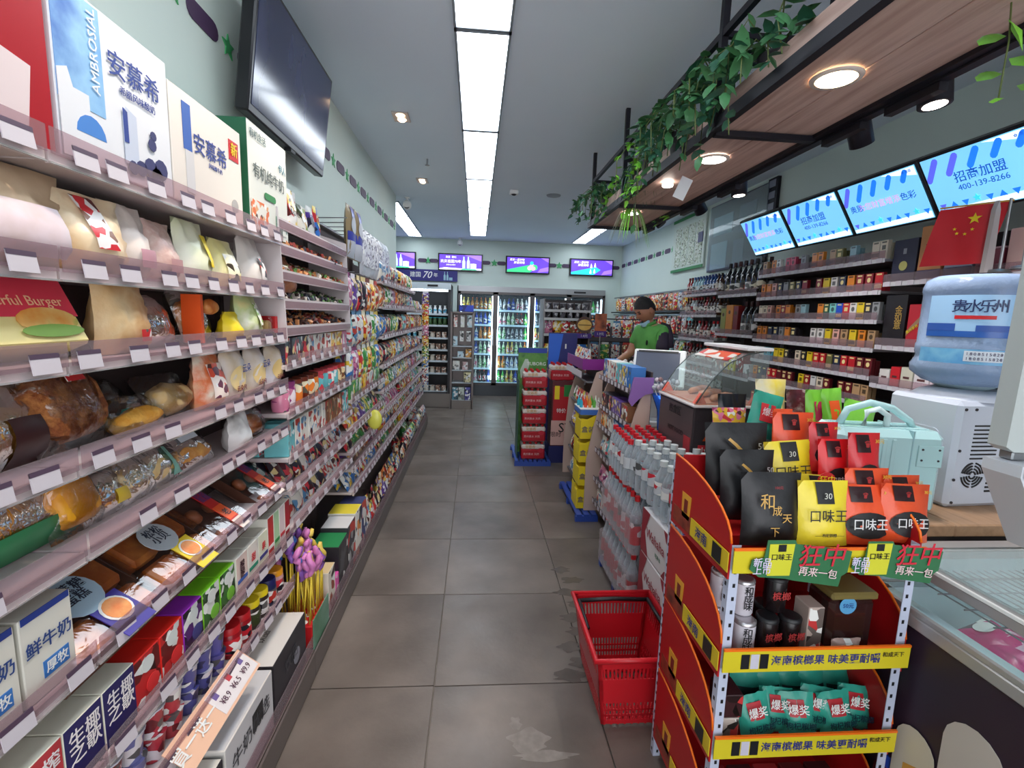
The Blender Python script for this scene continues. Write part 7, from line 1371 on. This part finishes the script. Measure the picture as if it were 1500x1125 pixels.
g.box((-.12, .30, .54), (.42, .003, .003)); ob('wire_basket', g.mesh('wire_basket', solid((220, 224, 226), .3)), fz)
gf = 'ice cream packs in the freezer'
for k, (px, py, m, n_) in enumerate(((1440, 905, (214, 40, 130), 'magenta'), (1462, 925, (214, 40, 130), 'magenta'), (1480, 900, (226, 70, 150), 'bright pink'), (1430, 925, (206, 40, 120), 'magenta'), (1485, 945, (236, 190, 200), 'pale pink'), (1475, 975, (230, 214, 190), 'cream'))):
    p = at(px, py, x=1.30 if k < 4 else 1.27)
    r = ob('ice_cream_pack', None, None, (max(p.x, 1.33), p.y, .67-.012*(k % 3)), (R(80), 0, pi/2+rnd.uniform(-.3, .3)), '%s ice cream packet, %s pile position in the freezer basket' % (n_, ORD[k]), 'ice cream', gf); r.rotation_euler = (R(-72), 0, -pi/2+.3*(k-2)*.3)
    ob('pouch', pouch_g(.17, .12, .04, 7, 6, .003, False, k+3).mesh('pouch', pr(m, (236, 190, 210), m, 16, .3, .2)), r); ob('white_badge', patch_g(.17, .12, .04, .1, .35, .35, .8, 4, False, .002, True).mesh('wb', WHITE), r)
ob('packed_ices', (lambda g: [g.box((rnd.uniform(-.3, .32), rnd.uniform(-.85, .8), .30+rnd.uniform(0, .2)), (.11, .07, .03), mi=q % 4, M=None) for q in range(150)] and g)(G()).mesh('ices', [solid((226, 214, 190)), solid((200, 60, 120)), solid((150, 200, 214)), solid((230, 200, 90))]), None, (1.56, .40, 0), label='jumble of small frozen packets low in the chest freezer', cat='ice cream', kind='stuff')
# popsicle graphics on the freezer side
X = fx0-.001
def fp(poly, c, d=0): ob('freezer_print', G().prism(poly, -.001, axis='x', base=X-.001*d).mesh('fp', solid(c, .5)), fz)
def pops(cy, z0, w_, h, c1, c2, d=0):
    fp([(cy-w_/2, z0), (cy+w_/2, z0), (cy+w_/2, z0+h*.7)]+[(cy+w_/2*cos(t*pi/8), z0+h*.7+w_/2*sin(t*pi/8)) for t in range(9)]+[(cy-w_/2, z0+h*.7)], c1, d); fp([(cy-w_*.3, z0), (cy+w_*.2, z0), (cy+w_*.2, z0+h*.5), (cy-w_*.3, z0+h*.6)], c2, d+1)
pops(.49, .28, .14, .34, (196, 186, 176), (120, 140, 150), 1); pops(.62, .20, .11, .3, (206, 196, 176), (206, 150, 60), 3); pops(.38, .22, .12, .30, (206, 200, 190), (110, 130, 50), 2); pops(.27, .20, .13, .34, (150, 26, 34), (170, 60, 60), 4)
txt('大', .2, solid((100, 110, 50)), fz, (X-.007, .52, .25), rot=(pi/2, 0, -pi/2))
# ledge
lg_ = E('appliance_ledge', (1.70, 1.60, 0), 'wooden topped ledge carrying the water dispenser', 'cabinet')
ob('cabinet', G().box((.17, .03, .43), (.68, .5, .86)).box((-.34, -.15, .43), (.30, .24, .86)).mesh('cabinet', mat('ledge_dark', (62, 50, 50), .5)), lg_); ob('worktop', G().box((.17, 0, .88), (.74, .60, .04), bev=.004).box((-.365, -.155, .88), (.33, .29, .04), bev=.004).mesh('worktop', LAM), lg_)
DWH = mat('dispenser_white', (190, 196, 208), .35)
dp = E('water_dispenser', (1.755, 1.57, .901), 'white table-top water dispenser seen from behind with round fan vents', 'water dispenser', rz=R(4))
DW, DD, DH = .34, .26, .365
ob('body', G().box((0, 0, DH/2), (DW, DD, DH), bev=.014).mesh('body', DWH), dp); ob('collar', G().lathe([(.15, DH-.002), (.13, DH+.015), (.09, DH+.03), (.08, DH+.01)], 28).mesh('collar', DWH), dp)
g = G()
for k in range(9): g.box((-.055, -DD/2-.001, .285-.014*k), (.10, .003, .005))
ob('vent_slots', g.mesh('vent_slots', BLACK), dp); g = G()
for rr in (.012, .022, .032, .042):
    for q in range(4):
        a0 = q*pi/2+.14; g.tube([(-.085+rr*cos(a0+t*.21), -DD/2-.001, .115+rr*sin(a0+t*.21)) for t in range(7)], .0032, 5)
ob('fan_grille', g.mesh('fan_grille', BLACK), dp)
g = G()
for k in range(4): g.box((.0, -DD/2-.001, .10-.014*k), (.05, .003, .006))
ob('vent_slots', g.mesh('vent_slots', BLACK), dp)
ob('screws', (lambda g: [g.lathe([(.005, 0), (.005, .003)], 8, M=Matrix.Translation((x, -DD/2, z)) @ Matrix.Rotation(pi/2, 4, 'X')) for x, z in ((-.15, .34), (-.15, .02), (-.15, .2), (-.11, .34), (-.155, .1))] and g)(G()).mesh('screws', DARK), dp)
ob('side_recess', G().prism([(a*1.0, b) for a, b in [(x, z+.24) for x, z in pill(.15, .045)]], .004, axis='x', base=-DW/2-.003).mesh('sr', solid((186, 192, 202), .35)), dp); ob('side_recess', G().prism([(x, z+.24) for x, z in pill(.11, .02)], .002, axis='x', base=-DW/2-.0045).mesh('sr', solid((150, 158, 170), .4)), dp)
# big bottle
BOT = clear('water_bottle_blue', (170, 192, 222), .42, .08, .15); 
wb_ = E('water_cooler_bottle', (1.755, 1.58, 1.272), 'large blue water bottle inverted on the dispenser with a printed label', 'water bottle')
q = .150
ob('bottle', G().lathe([(.03, -.02), (.04, .02), (.12, .045), (q*1.04, .075), (q*1.06, .10), (q*.98, .125), (q*.97, .135), (q, .15), (q, .175), (q*.98, .18), (q*.98, .35), (q*1.0, .36), (q*1.0, .375), (q*.95, .40), (q*.8, .415), (q*.3, .418)], 40).mesh('bottle', BOT), wb_)
ob('water', G().lathe([(.03, 0), (.11, .045), (q*.97, .085), (q*.92, .13), (q*.94, .15), (q*.93, .34), (q*.2, .342)], 32).mesh('water', mat('water_tint', (166, 190, 200), .15)), wb_)
def arc_label(z0, z1, a0, a1, m, name, rr=None, M=None):
    g = G(); n = 24; rr = rr or q*.99; vs = []
    for k in range(n+1):
        a = a0+(a1-a0)*k/n; vs += [(rr*cos(a), rr*sin(a), z0), (rr*cos(a), rr*sin(a), z1)]
    g.add(vs, [(2*k, 2*k+2, 2*k+3, 2*k+1) for k in range(n)], 0, True); ob(name, g.mesh(name, m), wb_)
arc_label(.215, .345, R(170), R(370), solid((150, 190, 226), .3), 'label'); arc_label(.205, .225, R(170), R(370), solid((40, 90, 170), .3), 'label_blue_foot', q*.993)
arc_label(.225, .25, R(170), R(205), solid((40, 80, 160)), 'mountain_print', q*.995); arc_label(.225, .245, R(225), R(262), solid((40, 80, 160)), 'mountain_print', q*.995); arc_label(.225, .26, R(300), R(345), solid((40, 80, 160)), 'mountain_print', q*.995)
arc_label(.265, .277, R(203), R(243), RED, 'red_bar', q*.997)
arc_label(.115, .165, R(165), R(375), noisy('lower_label', [(40, 120, 190), (120, 180, 214), (60, 140, 200)], 8, .3, 0), 'lower_label', q*1.012); arc_label(.125, .160, R(218), R(262), solid((206, 214, 224)), 'phone_card', q*1.02)
for k, ch in enumerate('贵水乐州'):
    a = R(207+13*k); txt(ch, .045, solid((24, 40, 90)), wb_, (q*1.0*cos(a), q*1.0*sin(a), .305), rot=(pi/2, 0, a+pi/2), bold=.04)
for k, ch in enumerate('18085158285'):
    a = R(221+3.6*k)
    for z in (.150, .134): txt(ch, .014, solid((60, 50, 90)), wb_, (q*1.028*cos(a), q*1.028*sin(a), z), rot=(pi/2, 0, a+pi/2), bold=.02)
# mint vanity case
MI = mat('mint_case', (176, 214, 216), .25, coat=.4)
sc = E('carrying_case', (1.345, 1.47, .901), 'mint ribbed hard carrying case with a curved top handle', 'case', rz=R(-9))
CW_, CD, CH = .33, .17, .275
ob('shell', G().box((0, 0, CH/2), (CW_, CD, CH), bev=.022).mesh('shell', MI), sc)
g = G()
for k in range(4): g.box((-.08+.028*k, -CD/2-.0015, CH*.5), (.012, .004, CH*.8), bev=.001)
for k in range(3): g.box((CW_/2+.0015, -.04+.04*k, CH*.5), (.004, .014, CH*.8), bev=.001)
for k in range(3): g.box((0, -.04+.04*k, CH+.001), (CW_*.8, .014, .004), bev=.001)
ob('ribs', g.mesh('ribs', MI), sc)
ob('seam', G().box((.06, 0, CH/2), (.004, CD+.003, CH+.003)).mesh('seam', solid((150, 190, 196))), sc)
ob('corner_guard', G().box((.115, -CD/2-.002, CH*.72), (.075, .004, .07), bev=.0015).mesh('corner_guard', MI), sc)
ob('studs', (lambda g: [g.lathe([(.004, 0), (.003, .003)], 8, M=Matrix.Translation((x, -CD/2-.003, z)) @ Matrix.Rotation(pi/2, 4, 'X')) for x, z in ((.09, .22), (.14, .22), (.09, .185), (.14, .185), (-.13, .22))] and g)(G()).mesh('studs', DARK), sc)
ob('handle', G().tube([(-.12, 0, CH), (-.10, 0, CH+.05), (-.03, 0, CH+.075), (.04, 0, CH+.06), (.10, 0, CH+.02), (.11, 0, CH)], .012, 8).mesh('handle', MI), sc); ob('pull_loop', G().tube([(-.06, -.03, CH), (-.055, -.03, CH+.05), (-.02, -.03, CH+.06), (.01, -.03, CH+.04), (.01, -.03, CH)], .010, 8).mesh('pull_loop', mat('mint_pale', (206, 226, 226), .25)), sc)
# right-hand monitor
mo = E('display_monitor', (1.40, .97, .87), 'pale grey monitor edge with a dark product grid at the right border', 'monitor')
MG = mat('monitor_grey', (176, 182, 180), .35)
Mm = Matrix.Translation((0, 0, .55)) @ Matrix.Rotation(R(-8), 4, 'Z') @ Matrix.Rotation(R(4), 4, 'Y')
p0 = at(1497, 390, y=.97)-mo.location; p1 = at(1446, 648, y=.97)-mo.location; c1 = at(1500, 400, y=.97)
ob('bezel', G().prism([(p1.x, p1.z), (p0.x, p0.z), (p0.x+.02, p0.z+.34-.0), (p0.x+.34, p0.z+.34), (p0.x+.34, p1.z-.02), (p1.x+.02, p1.z-.012)], -.04, axis='y').mesh('bezel', MG), mo)
ob('screen', G().prism([(p1.x+.05, p1.z+.045), (p0.x+.045, p0.z), (p0.x+.05, p0.z+.28), (p0.x+.3, p0.z+.28), (p0.x+.3, p1.z+.04)], .002, axis='y', base=-.043).mesh('screen', mat('grid_screen', (50, 64, 66), .2)), mo)
for k in range(6):
    z = p1.z+.06+.04*k; xx = p1.x+.062+.006*k
    for j in range(4): ob('product_tile', G().box((xx+.045*j, -.045, z+.012), (.032, .002, .026)).mesh('tile', solid([(190, 196, 196), (206, 150, 150), (150, 190, 170), (200, 200, 206)][(k+j*2) % 4])), mo)
ob('hinge', G().box((p1.x+.045, -.02, p1.z-.022), (.04, .03, .02), bev=.003).mesh('hinge', STEEL), mo)
b0 = at(1440, 668, y=.97)-mo.location; b1 = at(1475, 792, y=.97)-mo.location
ob('stand', G().prism([(b0.x, b0.z), (b0.x+.25, b0.z-.01), (b0.x+.25, b1.z), (b1.x, b1.z), (b0.x, b0.z-.025)], -.08, axis='y').mesh('stand', mat('stand_grey', (196, 200, 206), .4)), mo); ob('foot', G().box((b1.x+.26, -.04, b1.z/2+.002), (.2, .1, max(.01, b1.z)), bev=.004).mesh('foot', mat('stand_grey', (196, 200, 206))), mo)
ob('stand_lip', G().box((b0.x+.13, -.083, b0.z-.012), (.25, .01, .03), bev=.003).mesh('lip', solid((206, 208, 212))), mo)
# small things on the floor beside the freezer
bkR = E('red_bucket', (1.215, 1.24, 0), 'round red bucket with an open lid beside the freezer', 'bucket')
ob('bucket', G().lathe([(.05, 0), (.06, .30), (.064, .31)], 24).mesh('bucket', RED), bkR); ob('lid', G().lathe([(.066, .0), (.068, .008), (.05, .02), (.01, .024)], 24, M=Matrix.Translation((0, 0, .315)) @ Matrix.Rotation(R(8), 4, 'Y')).mesh('lid', mat('lid_red', (214, 40, 52), .35)), bkR); ob('handle', G().tube([(-.06, 0, .33), (-.03, -.02, .39), (.04, -.02, .40), (.075, 0, .36)], .005, 6).mesh('handle', RED), bkR)
r = E('plastic_jar', (1.195, 1.10, 0), 'clear red-filled jar with a blue cap on the floor by the freezer', 'jar'); ob('jar', G().lathe([(.035, 0), (.04, .02), (.04, .26), (.028, .29)], 18).mesh('jar', mat('jar_red', (110, 30, 36), .15, coat=.5)), r); ob('cap', G().lathe([(.032, .285), (.032, .32)], 18).mesh('cap', BLUE), r)
# flags on the right wall shelf
fgm = noisy('flag_red', [(206, 30, 44), (190, 24, 40)], 4, .5, .15)
def flag(x, y, z, top, w_, h, lab, rz, stars=True, skew=.05):
    r = E('desk_flag', (x, y, z), lab, 'flag', 'red desk flags', rz)
    ob('pole', G().cyl((0, 0, 0), (0, 0, top), .006, 10).mesh('pole', STEEL), r); ob('crossbar', G().cyl((0.01, 0, top-.01), (-w_, 0, top-.005), .004, 8).mesh('crossbar', GOLD), r); ob('foot', G().lathe([(.04, 0), (.035, .012), (.01, .016)], 20).mesh('foot', STEEL), r)
    g = G(); n = 8; m = 6
    vs = [(-w_*i/n-skew*j/m, .006*sin(i*1.1+j*.7), top-.012-h*j/m) for j in range(m+1) for i in range(n+1)]
    c_ = ob('cloth', g.add(vs, [(j*(n+1)+i, j*(n+1)+i+1, (j+1)*(n+1)+i+1, (j+1)*(n+1)+i) for j in range(m) for i in range(n)], 0, True).mesh('cloth', fgm), r)
    if stars:
        def star(cx, cz, s): ob('star', G().prism([(cx+(s if k % 2 == 0 else s*.4)*sin(k*pi/5), cz+(s if k % 2 == 0 else s*.4)*cos(k*pi/5)) for k in range(10)], .001, axis='y', base=-.0095).mesh('star', YEL), c_)
        star(-w_*.45, top-h*.27, .026)
        for dx_, dz_ in ((-.68, .42), (-.64, .50), (-.52, .52), (-.42, .45)): star(w_*dx_-.01, top-h*dz_, .008)
fa = at(1482, 290, x=2.30)
flag(2.30, fa.y, 1.757, fa.z-1.757, .24, .26, 'red flag with five gold stars standing before the menu screens', R(-62))
flag(2.24, fa.y-.14, 1.757, fa.z-1.757+.02, .22, .26, 'second red flag at the right border', R(60), False)
r = E('obelisk_ornament', (2.27, fa.y+.03, 1.757), 'slim pointed silver ornament beside the flag pole', 'ornament'); ob('spire', G().prism([(-.02, 0), (.02, 0), (.012, .27), (0, .31), (-.012, .27)], .02, axis='y', base=-.01).mesh('spire', solid((190, 180, 178), .3)), r)
# ================================================================ the man at the counter
SKIN = noisy('skin', [(176, 124, 98), (164, 112, 88)], 6, .5, .03)
mx, my = 1.66, 4.33
def skinned(name, joints, edges, mt, parent, sub=2, root=0, **kw):
    me = bpy.data.meshes.new(name); me.from_pydata([Vector(j[:3]) for j in joints], edges, []); me.materials.append(mt)
    o = ob(name, me, parent, **kw)
    sk = o.modifiers.new('skin', 'SKIN'); sk.use_smooth_shade = True
    for i, j in enumerate(joints):
        v = me.skin_vertices[0].data[i]; v.radius = (j[3], j[4] if len(j) > 4 else j[3]); v.use_root = (i == root)
    ss = o.modifiers.new('sub', 'SUBSURF'); ss.levels = sub; ss.render_levels = sub; return o
# local frame: the man faces -x (toward the till side) and a little to the camera
J = [(0, 0, .93, .13, .15),       # 0 pelvis
     (0, 0, 1.08, .115, .145), (-.02, 0, 1.25, .12, .16), (-.05, 0, 1.38, .095, .15), (-.075, 0, 1.455, .05, .055), (-.115, 0, 1.52, .048, .05),  # 1-5 spine, neck
     (-.05, -.17, 1.40, .055), (-.09, -.215, 1.17, .043), (-.30, -.16, 1.08, .034), (-.37, -.13, 1.07, .024),   # 6-9 near arm
     (-.05, .17, 1.40, .055), (-.12, .21, 1.18, .043), (-.34, .12, 1.09, .034), (-.41, .10, 1.08, .024),    # 10-13 far arm
     (0, -.09, .86, .088), (-.02, -.10, .50, .062), (.02, -.10, .10, .042), (-.09, -.11, .035, .034),
     (0, .09, .86, .088), (-.02, .10, .50, .062), (.02, .10, .10, .042), (-.09, .11, .035, .034)]
Ed = [(0, 1), (1, 2), (2, 3), (3, 4), (4, 5), (3, 6), (6, 7), (7, 8), (8, 9), (3, 10), (10, 11), (11, 12), (12, 13), (0, 14), (14, 15), (15, 16), (16, 17), (0, 18), (18, 19), (19, 20), (20, 21)]
# one continuous body: skin chains for head and fingers are part of the same mesh
base = len(J)
def hand(wi, c, side):
    global J, Ed
    w_ = J[wi]
    pc = (w_[0]-.045, w_[1]+.01*side, w_[2]-.008, .026, .018); J.append(pc); Ed.append((wi, len(J)-1)); p = len(J)-1
    for k, (dy, L) in enumerate(((-.026, .058), (-.009, .068), (.009, .064), (.026, .05))):
        J.append((pc[0]-.03, pc[1]+dy, pc[2]-.004, .0085)); a = len(J)-1; J.append((pc[0]-.03-L*.55, pc[1]+dy*1.1, pc[2]-.016, .0078)); J.append((pc[0]-.03-L*.9, pc[1]+dy*1.05, pc[2]-.038, .0062)); Ed += [(p, a), (a, a+1), (a+1, a+2)]
    J.append((pc[0]-.0, pc[1]-.034*side, pc[2]-.008, .0095)); a = len(J)-1; J.append((pc[0]-.035, pc[1]-.05*side, pc[2]-.022, .0075)); Ed += [(p, a), (a, a+1)]
hand(9, 0, -1); hand(13, 0, 1)
man = skinned('person', J, Ed, SKIN, None, 2, 0, loc=(mx, my, 0), rot=(0, 0, R(16)), label='man in green and navy polo shirt looking down at the counter, mask at chin', cat='person')
# head: shaped ellipsoid with brow, nose, chin, eyes and ears, tilted down
HM = Matrix.Translation((-.135, 0, 1.585)) @ Matrix.Rotation(R(-34), 4, 'Y')
def headpt(u, v):
    th = pi*v; a = 2*pi*u; x, y, z = sin(th)*cos(a), sin(th)*sin(a), cos(th)
    X, Y, Z = x*.092, y*.075, z*.118
    if z < 0: X *= 1-.22*abs(z); Y *= 1-.38*z*z; 
    if x < 0:
        f = max(0, -x)**3
        X -= .006*f*math.exp(-((z+.55)/.25)**2)*(abs(y) < .5)        # chin and mouth
        X -= .022*math.exp(-((z+.10)/.16)**2)*math.exp(-(y/.16)**2)   # nose
        X += .008*math.exp(-((z-.16)/.10)**2)*math.exp(-((abs(y)-.34)/.16)**2)  # eye sockets
        X -= .004*math.exp(-((z-.34)/.12)**2)*f                      # brow
    return (X, Y, Z)
g = G(); nu, nv = 36, 26
g.add([headpt(i/nu, j/nv) for j in range(nv+1) for i in range(nu)], [(j*nu+i, (j+1)*nu+i, (j+1)*nu+(i+1) % nu, j*nu+(i+1) % nu) for j in range(nv) for i in range(nu)], 0, True, HM)
for s in (-1, 1): g.lathe([(.006, -.006), (.024, 0), (.022, .008), (.008, .006)], 12, M=HM @ Matrix.Translation((.008, s*.074, -.004)) @ Matrix.Rotation(-s*pi/2, 4, 'X') @ Matrix.Scale(1.35, 4, (0, 1, 0)))
ob('head', g.mesh('head', SKIN), man)
EYE_ = mat('eye_dark', (30, 22, 20), .3); 
g = G()
for s in (-1, 1): g.box((-.083, s*.029, .018), (.012, .024, .005), M=HM); g.box((-.084, s*.030, .038), (.012, .030, .005), M=HM)
ob('eyes_and_brows', g.mesh('eyes', EYE_), man); ob('lips', G().box((-.084, 0, -.055), (.012, .036, .009), M=HM, bev=.003).mesh('lips', solid((150, 80, 74))), man)
g = G(); nu, nv = 40, 24; vs = []; HR_ = random.Random(3)
for j in range(nv+1):
    for i in range(nu):
        a = 2*pi*i/nu; front = max(0, -cos(a)); lim = .33+.13*(1-front)+.19*max(0, cos(a)); v = lim*j/nv
        p = Vector(headpt(i/nu, v)); vs.append(tuple(p*(1.06+.05*HR_.random()*(j > 1)) + Vector((.003, 0, .008*(1-j/nv)))))
g.add(vs, [(j*nu+i, (j+1)*nu+i, (j+1)*nu+(i+1) % nu, j*nu+(i+1) % nu) for j in range(nv) for i in range(nu)], 0, True, HM)
ob('hair', g.mesh('hair', noisy('black_hair', [(20, 17, 18), (34, 29, 30)], 50, .6, 1.0, bscale=150)), man)
ob('face_mask', G().lathe([(.045, -.01), (.052, .012), (.044, .03)], 16, M=HM @ Matrix.Translation((-.052, 0, -.105)) @ Matrix.Scale(.9, 4, (0, 1, 0)), cap=False).mesh('face_mask', solid((150, 190, 206))), man)
SG = noisy('polo_green', [(88, 158, 74), (76, 142, 64)], 9, .8, .25, bscale=30); SN = noisy('polo_navy', [(40, 28, 48), (32, 24, 40)], 9, .8, .2)
def grow(j, k): return tuple(j[:3])+tuple(v*k for v in j[3:])
T_ = [grow(J[0], 1.1), grow(J[1], 1.16), grow(J[2], 1.15), grow(J[3], 1.16), (-.078, 0, 1.45, .066, .07), (-.05, -.17, 1.40, .068), (-.08, -.208, 1.24, .060), (-.05, .17, 1.40, .068), (-.10, .203, 1.25, .060)]
skinned('shirt', T_, [(0, 1), (1, 2), (2, 3), (3, 4), (3, 5), (5, 6), (3, 7), (7, 8)], SG, man, 2)
skinned('shirt_sleeve_band', [(-.052, -.172, 1.415, .056), (-.075, -.208, 1.27, .0635), (-.084, -.214, 1.225, .0635)], [(0, 1), (1, 2)], SN, man, 2)
ob('navy_shoulder_stripe', G().tube([(-.02, -.10, 1.478), (.0, -.17, 1.45), (-.02, -.235, 1.36), (-.03, -.262, 1.27)], [.012, .022, .026, .026], 8).mesh('stripe', SN), man)
skinned('shirt_side_panel', [(0, -.02, .98, .155, .172), (0, -.02, 1.14, .14, .172)], [(0, 1)], SN, man, 2)
ob('collar', G().lathe([(.068, 0), (.060, .035), (.07, .02)], 16, M=Matrix.Translation((-.078, 0, 1.455)) @ Matrix.Rotation(R(-24), 4, 'Y'), cap=False).mesh('collar', SG), man)
ob('chest_badge', G().lathe([(.024, 0), (.024, .001)], 10, M=Matrix.Translation((-.165, -.10, 1.30)) @ Matrix.Rotation(R(-60), 4, 'Z') @ Matrix.Rotation(R(-90), 4, 'Y')).mesh('badge', SN), man)
TR_ = [grow(J[0], 1.12), grow(J[14], 1.16), grow(J[15], 1.25), grow(J[16], 1.5), grow(J[18], 1.16), grow(J[19], 1.25), grow(J[20], 1.5)]
skinned('trousers', TR_, [(0, 1), (1, 2), (2, 3), (0, 4), (4, 5), (5, 6)], solid((34, 34, 44), .7), man, 2)
for s in (-1, 1): ob('shoe', G().box((-.05, s*.105, .035), (.25, .09, .07), bev=.02).mesh('shoe', BLACK), man)
# ---------------------------------------------------------------- lettering becomes plain meshes
bpy.context.view_layer.update()
dg = bpy.context.evaluated_depsgraph_get()
for o in [o for o in S.objects if o.type == 'FONT']:
    me = bpy.data.meshes.new_from_object(o.evaluated_get(dg), depsgraph=dg)
    if not len(me.polygons):
        bpy.data.objects.remove(o); continue
    n = ob('lettering', me, o.parent, o.location, o.rotation_euler); n.scale = o.scale
    bpy.data.objects.remove(o)
